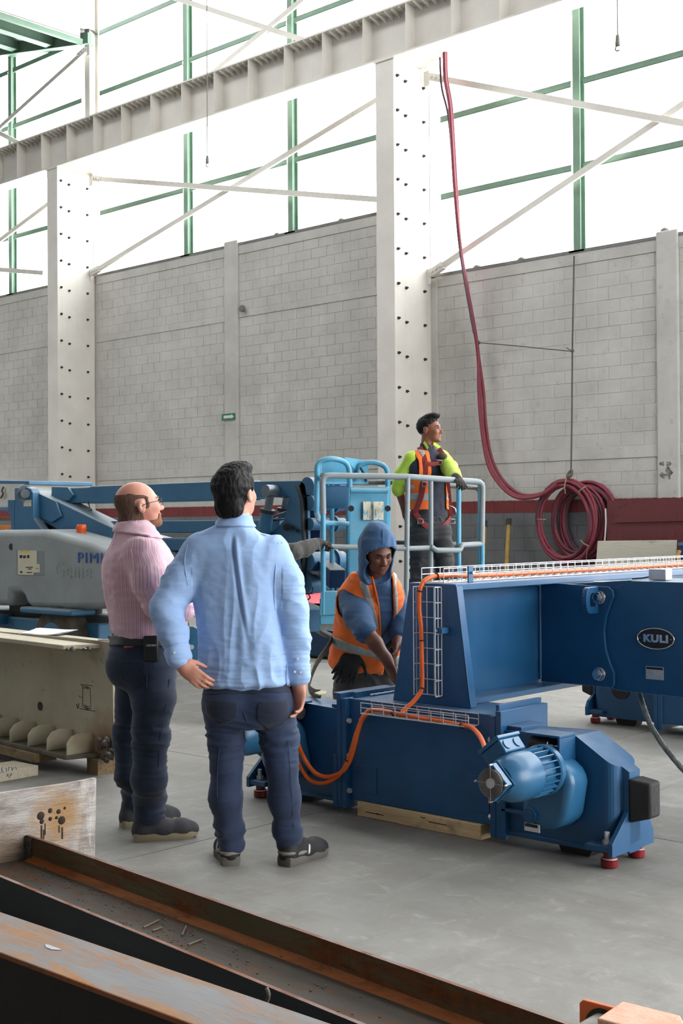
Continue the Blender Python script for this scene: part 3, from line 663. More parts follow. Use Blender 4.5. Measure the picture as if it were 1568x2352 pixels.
# ---- wire rope hanging from the badge beam
def rope(label):
    P = spline([V(*onY(1466, 1585, 6.05)), V(*onY(1478, 1625, 5.98)), V(*onY(1495, 1668, 5.92)), V(*onY(1520, 1708, 5.86)), V(*onY(1548, 1744, 5.82)), V(*onY(1580, 1778, 5.80)), V(*onY(1640, 1815, 5.80)), V(-2.15, 5.8, .016), V(-1.6, 5.9, .016)], 10)
    t = thing('wire_rope', P[0], label, 'rope')
    for s in range(6):
        Q = []; a0 = None
        for i, p in enumerate(P):
            d = (P[min(i+1, len(P)-1)]-P[max(i-1, 0)]).normalized(); a, b = ortho(d, (0, 1, 0)); L = i*1.15+s*math.pi/3; Q.append(p+(a*math.cos(L)+b*math.sin(L))*.0085)
        MB().tube(Q, .0072, 6).build('strand', 'rope_steel', t, smooth=60)
mat('rope_steel', (150, 152, 146), .45, .5, (96, 98, 92), 30, .7)
rope('grey steel wire rope hanging from the badge beam to the floor')
# ================================================================ AERIAL LIFT
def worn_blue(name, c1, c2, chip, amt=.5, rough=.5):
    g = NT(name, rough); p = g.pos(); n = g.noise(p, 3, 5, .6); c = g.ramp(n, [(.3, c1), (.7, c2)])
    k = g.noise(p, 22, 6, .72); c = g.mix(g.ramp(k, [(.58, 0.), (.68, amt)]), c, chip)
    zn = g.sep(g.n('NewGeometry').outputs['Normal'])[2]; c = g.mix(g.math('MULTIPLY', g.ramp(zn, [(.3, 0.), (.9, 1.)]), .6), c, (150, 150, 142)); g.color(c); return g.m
worn_blue('lift_blue', (40, 98, 136), (56, 112, 148), (92, 112, 122), .3)
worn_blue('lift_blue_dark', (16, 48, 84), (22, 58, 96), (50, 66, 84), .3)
worn_blue('basket_blue', (62, 142, 178), (88, 162, 192), (150, 152, 146), .8)
worn_blue('basket_grey', (120, 132, 138), (142, 150, 152), (84, 150, 182), .7)
mat('basket_worn', (122, 128, 128), .5, .2, (84, 84, 80), 12, .7)
mat('cover_grey', (150, 157, 158), .55, 0, (130, 135, 134), 2.2, .7, .05, 30)
mat('cover_emboss', (128, 136, 138), .6)
mat('beacon_orange', (236, 96, 40), .3)
mat('letter_blue', (44, 84, 168), .5)
mat('sticker', (214, 208, 184), .6, 0, (196, 188, 158), 30, .4)
mat('sticker_yellow', (222, 196, 60), .6)
mat('ink', (30, 30, 30), .6)
mat('grease_black', (30, 29, 28), .55, 0, (52, 48, 42), 10, .6)
mat('pin_steel', (120, 128, 132), .4, .5, (90, 110, 130), 14, .6)
mat('tyre', (62, 58, 52), .9, 0, (96, 86, 70), 8, .7)
mat('white_cab', (206, 206, 200), .5, 0, (176, 172, 160), 3, .6)
LF = thing('aerial_lift', (-11.2, 8.2, 0), 'blue articulated boom lift with grey turret cover and worn blue basket', 'boom lift')
YL = 7.6                                   # outer face of the turret cover
def yl(px, py, y=YL): return onY(px, py, y)
def plate(name, pts, y, dy, m, bevel=.01, par=None, smooth=None, seg=2):
    return MB().prism([Vector(yl(px, py, y)) for px, py in pts], (0, dy, 0)).build(name, m, par or LF, bevel=bevel, smooth=smooth, seg=seg)
cv = plate('turret_cover', [(-140, 1260), (-60, 1222), (0, 1217), (100, 1216), (138, 1226), (200, 1243), (260, 1268), (330, 1300), (345, 1340), (335, 1385), (290, 1398), (150, 1401), (75, 1398), (60, 1391), (52, 1368), (46, 1362), (26, 1362), (24, 1392), (-60, 1390), (-140, 1380)], YL, 1.25, 'cover_grey', .085, smooth=50, seg=4)
plate('cover_recess', [(36, 1263), (101, 1265), (101, 1323), (38, 1321)], YL-.003, .01, 'cover_emboss', .004, cv)
plate('warning_label', [(41, 1264), (84, 1265), (84, 1295), (91, 1296), (91, 1315), (77, 1315), (77, 1321), (41, 1320)], YL-.008, .004, 'sticker', 0, cv)
plate('label_header', [(45, 1264.5), (69, 1265), (69, 1269), (45, 1268.5)], YL-.010, .003, 'sticker_yellow', 0, cv)
for r in ((45, 1275, 51, 1282), (53, 1276, 59, 1282), (62, 1275, 67, 1282), (46, 1312, 51, 1316), (59, 1302, 75, 1304), (64, 1306, 72, 1308), (61, 1314, 73, 1316), (82, 1305, 88, 1306)):
    plate('label_print', [(r[0], r[1]), (r[2], r[1]), (r[2], r[3]), (r[0], r[3])], YL-.010, .003, 'ink', 0, cv)
MB().cyl(yl(26, 1256, YL-.004), yl(26, 1256, YL)+V(0, .02, 0), .035, n=20).build('lock_hole', 'grease_black', cv, smooth=40)
p = yl(206, 1283, YL-.006); text('company_letters', 'PIMIS', .150, 'letter_blue', cv, FACE_NY(yl(177, 1282, YL-.006)) @ Matrix.Diagonal((1.34, 1, 1, 1)), .002, 1.2, 'LEFT', 0.)
p = yl(168, 1311, YL-.001); text('moulded_letters', 'Genie', .225, 'cover_grey', cv, FACE_NY(p), .0035, 1.15, 'CENTER', 0.)
b = MB().lathe(yl(187, 1231, YL+.30)+V(0, 0, .0), (0, 0, 1), [(0, .066), (.02, .064), (.021, .052), (.05, .048), (.07, .056), (.10, .052), (.118, .044)], 20).build('beacon', 'beacon_orange', cv, smooth=40)
MB().cyl(yl(187, 1231, YL+.30)+V(0, 0, -.07), yl(187, 1231, YL+.30)+V(0, 0, .008), .074, n=20).build('beacon_base', 'grease_black', cv, smooth=40)
# left riser bracket and sloping lower boom
YB = 8.05
plate('riser_bracket', [(33, 1120), (60, 1118), (70, 1122), (75, 1132), (77, 1190), (100, 1222), (33, 1222)], YB-.12, .10, 'lift_blue')
plate('riser_bracket', [(18, 1148), (33, 1148), (33, 1222), (18, 1172)], YB-.10, .08, 'lift_blue', .004)
MB().cyl(yl(58, 1134, YB-.16), yl(58, 1134, YB-.02), .05, n=20).cyl(yl(58, 1134, YB-.12), yl(58, 1134, YB-.11), .09, n=24).build('pivot_pin', 'pin_steel', LF, smooth=40)
plate('bracket_label', [(54, 1148), (71, 1148), (71, 1163), (54, 1163)], YB-.124, .004, 'sticker', 0)
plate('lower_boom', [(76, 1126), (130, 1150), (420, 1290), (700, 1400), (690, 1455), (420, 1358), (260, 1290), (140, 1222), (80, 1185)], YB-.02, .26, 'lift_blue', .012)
plate('boom_gusset', [(77, 1128), (127, 1151), (140, 1186), (118, 1200), (80, 1185)], YB-.045, .025, 'lift_blue', .004)
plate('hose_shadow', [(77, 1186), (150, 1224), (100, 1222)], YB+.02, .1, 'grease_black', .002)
# level upper booms
def xbar(name, x0px, x1px, yt, yb, ref, y, dy, m):
    zt, zb = yl(ref, yt, y).z, yl(ref, yb, y).z; xa, xb = yl(x0px, 1150, y).x, yl(x1px, 1150, y).x
    return MB().box(xa, xb, y, y+dy, zb, zt).build(name, m, LF, bevel=.01)
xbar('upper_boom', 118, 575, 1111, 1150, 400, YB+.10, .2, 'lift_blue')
xbar('boom_sleeve', 206, 560, 1109, 1152, 400, YB+.09, .22, 'lift_blue')
plate('boom_gusset', [(118, 1118), (155, 1119), (167, 1137), (157, 1150), (118, 1150)], YB+.07, .03, 'lift_blue', .004)
xbar('link_boom', 240, 640, 1195, 1224, 430, YB+.12, .16, 'lift_blue')
xbar('link_boom', 330, 640, 1236, 1266, 430, YB+.10, .18, 'lift_blue')
MB().tube(spline([yl(203, 1152, YB+.08), yl(206, 1166, YB+.06), yl(211, 1172, YB+.05), yl(203, 1172, YB+.04)], 6), .006, 6).build('dangling_wire', 'tie_black', LF)
# end knuckle beside the basket
YK = 8.12
plate('knuckle_plate', [(575, 1106), (690, 1104), (700, 1112), (706, 1150), (708, 1250), (703, 1320), (690, 1362), (620, 1362), (560, 1300), (560, 1270), (590, 1250), (640, 1208), (652, 1195), (664, 1140), (575, 1143)], YK, .03, 'lift_blue', .004)
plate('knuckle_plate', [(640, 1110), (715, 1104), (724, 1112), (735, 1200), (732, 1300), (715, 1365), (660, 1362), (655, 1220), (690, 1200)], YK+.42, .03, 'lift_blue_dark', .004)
for (px, py, r) in ((705, 1118, .085), (708, 1155, .07), (710, 1204, .055), (706, 1290, .085), (700, 1342, .085)):
    a = yl(px, py, YK+.0); MB().cyl(a, a+V(0, .44, 0), r, n=24).build('cross_tube', 'lift_blue', LF, smooth=40)
    MB().cyl(a+V(0, .30, 0), a+V(0, .33, 0), r*1.35, n=24).build('pin_collar', 'lift_blue', LF, smooth=40)
MB().tube(spline([yl(683, 1115, YK-.02), yl(694, 1150, YK-.02), yl(697, 1210, YK-.02), yl(700, 1265, YK-.02), yl(694, 1350, YK-.02)], 6), .032, 6, flat=.5).build('hose_guard', 'grease_black', LF, smooth=60)
def ram(px0, py0, px1, py1, y, r):
    a, b = yl(px0, py0, y), yl(px1, py1, y); m = a.lerp(b, .34); t = MB().cyl(m, b, r, n=20).build('lift_ram', 'lift_blue', LF, smooth=40)
    MB().cyl(a, m, r*.62, n=16).build('ram_rod', 'pin_steel', t, smooth=40); MB().cyl(m, m.lerp(b, .1), r*1.25, n=20).build('ram_collar', 'grease_black', t, smooth=40)
    MB().cyl(a+V(0, -.07, 0), a+V(0, .12, 0), r*.95, n=20).build('ram_pin', 'pin_steel', t, smooth=40)
ram(622, 1128, 602, 1250, YK-.06, .06); ram(660, 1130, 645, 1240, YK+.34, .06)
for (px, py, r) in ((657, 1211, .03), (670, 1212, .02), (682, 1219, .015)): MB().cyl(yl(px, py, YK-.04), yl(px, py, YK+.01), r, n=14).build('grease_bolt', 'grease_black', LF, smooth=40)
MB().tube(spline([yl(622, 1190, YK-.02), yl(650, 1178, YK+.1), yl(668, 1172, YK+.3)], 6), .010, 6).build('hydraulic_hose', 'tie_black', LF)
MB().tube(spline([yl(618, 1196, YK-.02), yl(650, 1192, YK+.1), yl(668, 1190, YK+.3)], 6), .010, 6).build('hydraulic_hose', 'tie_black', LF)
MB().tube(spline([yl(700, 1355, YK-.05), yl(712, 1372, YK-.1), yl(700, 1378, YK-.1), yl(695, 1366, YK-.1), yl(715, 1362, YK-.1), yl(718, 1350, YK)], 6), .006, 6).build('hydraulic_hose', 'tie_black', LF)
# chassis on the floor, mostly behind the pale girder
ch = MB().box(-13.6, -10.4, 7.75, 8.9, .28, .52).build('chassis', 'lift_blue', LF, bevel=.02)
MB().cyl((-11.9, 8.3, .5), (-11.9, 8.3, .68), .5, n=32).build('turntable', 'grease_black', LF, smooth=40)
MB().box(-14.2, -12.0, 7.55, 8.1, .44, .545).build('deck_step', 'lift_blue', ch, bevel=.01)
for x in (-13.1, -10.9):
    for y in (7.55, 8.85):
        w_ = MB().lathe((x, y, .34), (0, 1, 0), [(0, .22), (.02, .32), (.06, .34), (.2, .34), (.24, .32), (.26, .22)], 28).build('wheel', 'tyre', LF, smooth=40)
        MB().cyl((x, y-.01, .34), (x, y+.02, .34), .18, n=20).build('wheel_rim', 'lift_blue', w_, smooth=40)
MB().box(-11.4, -10.5, 7.5, 7.8, .60, .66).build('mud_guard', 'lift_blue', ch, bevel=.02)
# ---- basket
ZF = {738: 10.2, 936: 10.35, 990: 10.48, 1053: 10.62, 1108: 10.75}
def bd_(px, py, Z): return dep(px, py, Z)
TR = .021
def rail(name, pts, m='basket_blue', r=TR, fil=.06):
    return MB().tube(fillet([bd_(*p) for p in pts], fil, 4), r, 10).build(name, m, LF, smooth=60)
ZBm = 11.25
rail('top_rail', [(742, 1180, 10.2), (740, 1092, 10.2), (936, 1095, 10.35), (1108, 1107, 10.75), (1106, 1250, 10.75)], 'basket_grey', .025)
rail('top_rail', [(745, 1120, ZBm), (748, 1108, ZBm), (930, 1108, ZBm), (1102, 1121, 11.45), (1102, 1250, 11.45)], 'basket_worn')
rail('side_rail', [(1108, 1107, 10.75), (1102, 1121, 11.45)], 'basket_worn'); rail('side_rail', [(740, 1092, 10.2), (748, 1108, ZBm)], 'basket_worn')
rail('mid_rail', [(742, 1255, 10.2), (936, 1260, 10.35), (990, 1258, 10.48)], 'basket_grey')
rail('mid_rail', [(800, 1245, ZBm), (945, 1246, ZBm), (1102, 1252, 11.4)], 'basket_worn')
rail('gate_bar', [(990, 1256, 10.46), (1001, 1264, 10.46), (1056, 1264, 10.58), (1060, 1252, 10.6), (1106, 1249, 10.75)], 'basket_grey', .022, .02)
for px, yb in ((742, 1412), (936, 1420), (989, 1420), (1053, 1420), (1107, 1425)):
    Z = min(ZF.items(), key=lambda t: abs(t[0]-px))[1]; dx = -4 if px == 936 else 0
    rail('post', [(px, 1094 if px < 1100 else 1108, Z), (px+dx, yb, Z)], 'basket_blue' if px not in (936, 989) else 'basket_grey')
for px in (762, 800, 1102): rail('post', [(px, 1110, ZBm), (px, 1405, ZBm)])
rail('rung', [(742, 1201, 10.2), (800, 1203, ZBm)]);
fl0 = dep(742, 1415, 10.2).z
c = [dep(736, 1415, 10.2), dep(936, 1415, 10.35), dep(1110, 1415, 10.75), dep(1106, 1415, 11.45), dep(745, 1415, ZBm)]
FZ = .70
MB().prism([V(p.x, p.y, FZ-.05) for p in c], (0, 0, .05)).build('basket_floor', 'basket_worn', LF)
for a, b in zip(c, c[1:]+c[:1]): MB().bar(V(a.x, a.y, FZ+.10), V(b.x, b.y, FZ+.10), .012, .2, (0, 0, 1)).build('toe_board', 'basket_blue', LF)
MB().prism([bd_(736, 1358, 10.18), bd_(790, 1358, 10.2), bd_(790, 1410, 10.2), bd_(733, 1415, 10.18)], (0, .1, 0)).build('step_box', 'basket_blue', LF, bevel=.006)
# control console with hooped guards
MB().prism([bd_(803, 1118, 10.55), bd_(891, 1118, 10.62), bd_(891, 1385, 10.62), bd_(800, 1385, 10.55)], (-.04, .07, 0)).build('console_box', 'basket_blue', LF, bevel=.008)
def scraped():
    g = NT('scraped_label', .6); k = g.noise(g.mapped(g.obj(), (40, 40, 14)), 1.2, 5, .7); g.color(g.ramp(k, [(.50, (206, 200, 176)), (.56, (88, 158, 190))], True)); return g.m
scraped()
for (a, b) in ((834, 857), (858, 880)): MB().prism([bd_(a, 1152, 10.54), bd_(b, 1152, 10.57), bd_(b, 1194, 10.57), bd_(a, 1194, 10.54)], (-.003, .006, 0)).build('scraped_sticker', 'scraped_label', LF)
rail('console_rail', [(805, 1127, 10.4), (890, 1128, 10.45)], 'basket_blue'); 
for px in (806, 890): MB().cyl(bd_(px, 1168, 10.50), bd_(px, 1168, 10.42), .025, n=12).build('console_knob', 'grease_black', LF, smooth=40)
rail('guard_hoop', [(727, 1180, 10.5), (728, 1060, 10.5), (760, 1052, 10.5), (802, 1062, 10.6), (803, 1120, 10.6)], 'basket_blue', .022, .2)
rail('guard_hoop', [(821, 1100, 10.9), (823, 1068, 10.9), (850, 1060, 10.9), (890, 1070, 10.9), (892, 1390, 10.7)], 'basket_blue', .022, .2)
rail('guard_hoop', [(727, 1180, 10.5), (733, 1196, 10.45), (741, 1200, 10.25)], 'basket_blue', .022, .05)
MB().prism([bd_(733, 1062, 10.75), bd_(790, 1050, 10.8), bd_(845, 1058, 11.0), bd_(845, 1112, 11.0), bd_(733, 1112, 10.75)], (-.004, .008, 0)).build('guard_sheet', 'basket_blue', LF)
MB().prism([bd_(748, 1115, 10.9), bd_(798, 1115, 10.95), bd_(798, 1168, 10.95), bd_(748, 1168, 10.9)], (-.004, .008, 0)).build('guard_sheet', 'lift_blue', LF)
MB().tube(spline([bd_(828, 1075, 10.85), bd_(834, 1085, 10.8), bd_(838, 1098, 10.8), bd_(840, 1104, 10.85)], 5), .012, 6).build('console_lead', 'tie_black', LF)
MB().bar(bd_(745, 1318, 10.3), bd_(790, 1318, 10.32), .02, .04).build('rusty_strap', 'rust_plain', LF) if False else None
# jib arm tying basket to the knuckle
MB().bar(yl(724, 1290, YK+.3), bd_(775, 1330, 10.95), .14, .16).build('basket_arm', 'lift_blue_dark', LF, bevel=.01)
# ---- machine and stacked bars at the left edge
cab = thing('machine_cabinet', (-16.2, 9.3, 0), 'white machine cabinet with blue lid at the far left edge', 'machine')
pc = lambda px, py: onY(px, py, 9.4)
MB().prism([pc(-60, 1110), pc(56, 1110), pc(56, 1165), pc(-60, 1166)], (0, .9, 0)).build('cabinet_body', 'white_cab', cab, bevel=.01)
MB().prism([pc(-60, 1102), pc(66, 1104), pc(67, 1113), pc(-60, 1113)], (0, 1., 0)).build('lid', 'lift_blue', cab, bevel=.01)
MB().prism([pc(-60, 1166), pc(60, 1165), pc(60, 1172), pc(-60, 1173)], (0, .9, 0)).build('lower_rail', 'lift_blue', cab, bevel=.005)
MB().tube(spline([pc(11, 1118)+V(0, -.02, 0), pc(9, 1128)+V(0, -.03, 0), pc(12, 1134)+V(0, -.03, 0), pc(5, 1144)+V(0, -.02, 0)], 5), .012, 6).build('door_handle', 'tyre', cab, smooth=60)
for px in (-55, 25): MB().prism([pc(px, 1173), pc(px+8, 1173), pc(px+8, 1340), pc(px, 1340)], (0, .08, 0)).prism([pc(px, 1173)+V(0, .8, 0), pc(px+8, 1173)+V(0, .8, 0), pc(px+8, 1340)+V(0, .8, 0), pc(px, 1340)+V(0, .8, 0)], (0, .08, 0)).build('cabinet_leg', 'lift_blue', cab)
o_ = pc(-20, 1340); 
for ch_ in cab.children:
    if ch_.name.startswith('cabinet_leg'):
        for v in ch_.data.vertices:
            if v.co.z < .9: v.co.z = 0
mat('rack_orange', (222, 140, 62), .6, 0, (180, 96, 50), 9, .7); mat('rust_dark', (96, 66, 56), .8, 0, (140, 90, 60), 8, .7)
rk = thing('storage_rack', (-17.3, 10.6, 0), 'rusty storage rack with orange beams behind the left machine', 'rack')
pr = lambda px, py: onY(px, py, 10.6)
for (a, b, m) in ((1187, 1196, 'rust_dark'), (1206, 1216, 'rack_orange')): MB().prism([pr(-80, a), pr(33, a), pr(33, b), pr(-80, b)], (0, .08, 0)).build('rack_beam', m, rk, bevel=.004)
for px in (-80, 30):
    a = pr(px, 1150); MB().box(a.x, a.x+.08, 10.68, 10.76, 0, a.z).build('rack_post', 'rust_dark', rk)
# ---- blue skid with bent straps behind the hooded worker, red tarp and pale channel
sk = thing('steel_skid', (-9.6, 10.2, 0), 'dark blue steel skid with bent grey straps on the far floor', 'machine base')
ps = lambda px, py, y=10.3: onY(px, py, y)
MB().prism([ps(690, 1440), ps(800, 1452), ps(800, 1512), ps(690, 1505)], (0, .7, 0)).build('skid_body', 'lift_blue_dark', sk, bevel=.01)
MB().box(ps(690, 1500).x, ps(800, 1500).x, 10.35, 10.9, 0, .12).build('skid_foot', 'grease_black', sk)
MB().tube(spline([ps(700, 1402, 10.1), ps(735, 1420, 10.1), ps(775, 1435, 10.1), ps(800, 1440, 10.1)], 5), .05, 6, flat=.25).build('bent_strap', 'old_zinc', sk, smooth=60) if False else None
mat('old_zinc', (118, 114, 104), .7, .2, (90, 86, 78), 8, .6)
MB().tube(spline([ps(700, 1408, 10.15), ps(730, 1418, 10.1), ps(775, 1434, 10.1), ps(805, 1445, 10.15)], 5), .06, 6, flat=.3).build('bent_strap', 'old_zinc', sk, smooth=60)
MB().tube(spline([ps(702, 1425, 10.1), ps(720, 1440, 10.05), ps(760, 1462, 10.1), ps(800, 1468, 10.15)], 5), .07, 6, flat=.3).build('bent_strap', 'grease_black', sk, smooth=60)
MB().prism([ps(700, 1418, 10.0), ps(720, 1420, 10.0), ps(726, 1438, 10.0), ps(704, 1434, 10.0)], (0, .02, 0)).build('strap_plate', 'old_zinc', sk)
tp = thing('red_tarp', ps(712, 1385, 11.6), 'bright red folded tarp lying on the pale channel behind the lift', 'tarp')
tp.location = ps(712, 1385, 11.6); OFF[tp.name] = Vector(tp.location)
mat('tarp_red', (226, 66, 84), .45, 0, (200, 44, 66), 6, .7, .3, 14)
m = MB()
for i in range(8):
    for j in range(5):
        p0 = ps(670+i*11, 1386, 11.6); m.v.append(V(p0.x, 11.6+j*.2, p0.z+(.0 if j == 0 else .10+.02*math.sin(i*1.7+j))))
m.f = [(i*5+j, i*5+j+1, (i+1)*5+j+1, (i+1)*5+j) for i in range(7) for j in range(4)]
m.build('tarp_sheet', 'tarp_red', tp, smooth=60)
mat('pale_steel', (196, 190, 172), .6, 0, (170, 160, 140), 4, .6)
bn = thing('pale_bin', ps(712, 1410, 11.6), 'pale steel trough under the red tarp', 'trough'); a, b = ps(640, 1387, 11.6), ps(752, 1387, 11.6)
MB().box(a.x, b.x, 11.58, 12.5, a.z-.20, a.z-.0).box(a.x, b.x, 11.55, 12.5, a.z-.03, a.z).build('trough_body', 'pale_steel', bn, bevel=.004)
for x in (a.x+.1, b.x-.1): MB().box(x-.04, x+.04, 11.7, 12.3, 0, a.z-.2).build('leg', 'grease_black', bn)
# ================================================================ STEEL SECTIONS IN THE FOREGROUND
def rusty(name, base, base2, rust, rust2, amount, streak=(1, 1, 1), rough=.7, metal=.25):
    g = NT(name, rough, metal); p = g.mapped(g.obj(), streak); n = g.noise(p, 4, 6, .65); c = g.ramp(n, [(.3, base), (.7, base2)])
    r = g.noise(p, 7, 8, .72, .8); k = g.noise(g.obj(), 1.6, 4, .6); f = g.math('MULTIPLY', g.ramp(r, [(amount-.06, 0.), (amount+.08, 1.)]), g.ramp(k, [(.35, .25), (.6, 1.)]))
    rr = g.ramp(g.noise(g.obj(), 26, 5, .7), [(.3, rust), (.7, rust2)]); g.color(g.mix(f, c, rr)); g.bump(r, .25, .008)
    g.rough(g.ramp(r, [(amount-.06, rough-.12), (amount+.08, .92)])); return g.m
rusty('mill_web', (44, 39, 32), (66, 58, 46), (96, 60, 28), (72, 50, 32), .54, (.5, 2, 1), .85, 0.)
rusty('mill_flange_in', (88, 80, 58), (112, 98, 66), (146, 78, 28), (100, 54, 30), .51, (.25, 1, 1.6), .75)
rusty('mill_face', (34, 38, 44), (44, 48, 54), (70, 60, 52), (60, 56, 52), .68, (.3, 1, 1), .55, .4)
rusty('mill_top', (106, 106, 107), (124, 123, 122), (176, 114, 32), (144, 98, 40), .52, (.35, 1.6, 1), .75, 0.)
rusty('rust_edge', (120, 96, 88), (140, 116, 104), (134, 74, 34), (104, 62, 38), .50, (.4, 1, 1), .8, .1)
rusty('rust_band', (150, 80, 28), (166, 94, 36), (126, 70, 30), (110, 66, 34), .55, (.4, 2, 1), .9, 0.)
rusty('rust_plain', (132, 72, 34), (112, 62, 34), (84, 48, 30), (150, 90, 40), .55, (1, 1, 1), .9, 0.)
rusty('dark_web', (30, 24, 22), (40, 31, 27), (54, 34, 24), (46, 32, 26), .6, (.4, 1, 1), .8, .1)  # shade under the top flange is put into this dark rusty colour
A_ = math.radians(-4.75); bx_, by_ = V(math.cos(A_), math.sin(A_), 0), V(-math.sin(A_), math.cos(A_), 0)
O1 = onZ(75, 1920, .2); O1.z = 0; T1 = frame(O1, bx_, by_, (0, 0, 1))
s1 = thing('steel_beam', O1, 'rusty steel beam lying on its side with its trough full of grit', 'steel beam')
L1 = 4.2
MB(T1).box(-.03, L1, -.014, 0, 0, .2).build('far_flange', 'mill_flange_in', s1, bevel=.002, seg=1)
MB(T1).box(-.03, L1, -.402, -.388, 0, .2).build('near_flange', 'mill_face', s1, bevel=.002, seg=1)
MB(T1).box(-.03, L1, -.389, -.013, .092, .104).build('web', 'mill_web', s1)
MB(T1).box(-.03, L1, -.0145, .0005, .199, .2008).build('far_edge', 'rust_edge', s1); MB(T1).box(-.03, L1, -.4025, -.3875, .199, .2008).build('near_edge', 'rust_edge', s1)
MB(T1).prism([(0, -.013, .103), (0, -.013, .126), (0, -.018, .113), (0, -.028, .106), (0, -.042, .104)], (L1-.02, 0, 0)).build('rust_fillet', 'rust_band', s1, smooth=60)
def grit_mat(): return mat('grit', (120, 112, 100), .9, 0, (50, 46, 42), 40, .8)
grit_mat(); m = MB(); rnd = random.Random(3)
for i in range(420):
    x, y = rnd.betavariate(1.2, 2.2)*3.0+.1, -.39+.36*rnd.random(); r = rnd.uniform(.0012, .0045); m.ball((x, y, .104+r*.5), (r*1.3, r, r*.7), 5, 3)
m.T = None; m.v = [T1 @ v for v in m.v]; m.build('grit_crumbs', 'grit', s1, kind='stuff')
mat('electrode', (116, 108, 96), .8, 0, (90, 84, 76), 30, .6)
for (px, py, qx, qy) in ((330, 2130, 365, 2113), (350, 2138, 372, 2130), (418, 2148, 427, 2127), (432, 2170, 464, 2157)):
    a, b = onZ(px, py, .109), onZ(qx, qy, .109); o = MB().cyl(a, b, .0032, n=8).build('welding_stub', 'electrode', loc=a, smooth=60)
    tag(o, {330: 'longest spent welding rod stub lying across the beam trough', 350: 'flattened spent welding rod stub next to the longest stub', 418: 'dark spent welding rod stub pointing along the trough', 432: 'rightmost spent welding rod stub in the beam trough'}[px], 'welding rod', 'spent welding rods in the beam trough')
# end plate with torch-cut blotches
def burnt():
    g = NT('burnt_plate', .5, .35); p = g.obj(); n = g.noise(g.mapped(p, (1, 1.2, 5), (.35, 0, 0)), 3.5, 7, .7); c = g.ramp(n, [(.28, (98, 82, 76)), (.46, (140, 132, 126)), (.64, (172, 168, 162)), (.8, (208, 206, 200))])
    v = g.noise(g.mapped(p, (1, 7, 1.2)), 4, 6, .7); y = g.sep(p)[1]; c = g.mix(g.math('MULTIPLY', g.ramp(v, [(.45, 0.), (.62, .8)]), g.ramp(y, [(.16, 0.), (.34, 1.)])), c, (208, 204, 196))
    d = g.n('VectorMath'); d.operation = 'DISTANCE'; g.l(p, d.inputs[0]); d.inputs[1].default_value = (.0, .14, .25); dd = g.math('ADD', d.outputs['Value'], g.math('MULTIPLY', g.math('SUBTRACT', g.noise(p, 16, 4), .5), .14))
    c = g.mix(g.ramp(dd, [(.05, .85), (.17, 0.)]), c, (150, 112, 62))
    d2 = g.n('VectorMath'); d2.operation = 'DISTANCE'; g.l(p, d2.inputs[0]); d2.inputs[1].default_value = (.0, -.12, .10); c = g.mix(g.ramp(d2.outputs['Value'], [(.05, .8), (.22, 0.)]), c, (108, 82, 54))
    g.color(c); g.bump(n, .5, .01); return g.m
burnt(); mat('burn_hole', (32, 27, 24), .9, 0, (84, 58, 36), 30, .6)
PX = -.055
epl = MB(T1); epl.prism([(PX, .32, 0), (PX, .33, .392), (PX, .2, .388), (PX, -.3, .395), (PX, -.9, .40), (PX, -.9, 0)], (.025, 0, 0)); ep = epl.build('end_plate', 'burnt_plate', s1, bevel=.004, seg=1)
ep_off = OFF[s1.name]; ep.data.transform(Matrix.Translation(ep_off)); ep.data.transform(T1.inverted()); ep.matrix_local = Matrix.Translation(-ep_off) @ T1; 
for (y, z, r) in ((.055, .27, .020), (.10, .285, .012), (.14, .275, .012), (.155, .235, .020), (.10, .25, .010), (.06, .245, .012), (.17, .285, .007), (.13, .25, .008)):
    b = MB(T1).cyl((PX+.024, y, z), (PX+.0285, y, z), r, r*.7, n=9).build('torch_blotch', 'burn_hole', s1, smooth=60)
for (y, z, L_, w_) in ((.058, .20, .06, .004), (.068, .19, .04, .003), (.075, .21, .05, .003), (.157, .18, .05, .004), (.142, .20, .03, .003)): MB(T1).box(PX+.0245, PX+.026, y-w_, y+w_, z-L_*.5, z+L_*.5).build('burn_drip', 'burn_hole', s1)
MB(T1).prism([(-.028, -.005, .09), (-.028, -.02, .10), (.02, -.02, .10), (.02, -.005, .09)], (0, 0, .10)).build('weld_lump', 'grit', s1)
# upright beam nearest the camera
A2 = math.radians(1.3); O2 = onZ(0, 2187, .40); O2.z = 0; T2 = frame(O2, (math.cos(A2), math.sin(A2), 0), (-math.sin(A2), math.cos(A2), 0), (0, 0, 1))
s2 = thing('steel_beam', O2, 'upright steel beam nearest the camera with orange rust on its flat top', 'steel beam')
MB(T2).box(-2.2, 2.6, 0, .20, .388, .40).build('top_flange', 'mill_top', s2, bevel=.002, seg=1)
MB(T2).box(-2.2, 2.6, -.0015, .0, .388, .3995).build('rust_edge', 'rust_plain', s2)
MB(T2).box(-2.2, 2.6, .094, .106, .012, .388).build('web', 'dark_web', s2)
MB(T2).box(-2.2, 2.6, 0, .20, 0, .012).build('bottom_flange', 'dark_web', s2)
mat('paint_spot', (150, 158, 166), .5)
sp = onZ(118, 2177, .4005); sp2 = MB(); sp2.prism([sp+V(.028*math.cos(t)*(1+.4*math.sin(3*t)), .012*math.sin(t)*(1+.3*math.cos(2*t)), 0) for t in [2*math.pi*i/14 for i in range(14)]], (0, 0, .001)); sp2.build('paint_spot', 'paint_spot', s2)
c_ = onZ(616, 2276, .1); 
cl = MB().tube(spline([onY(612, 2270, 2.46), onY(617, 2285, 2.455), onY(613, 2300, 2.46)], 5), .006, 6).build('weld_blob', 'grit', s1, smooth=60)
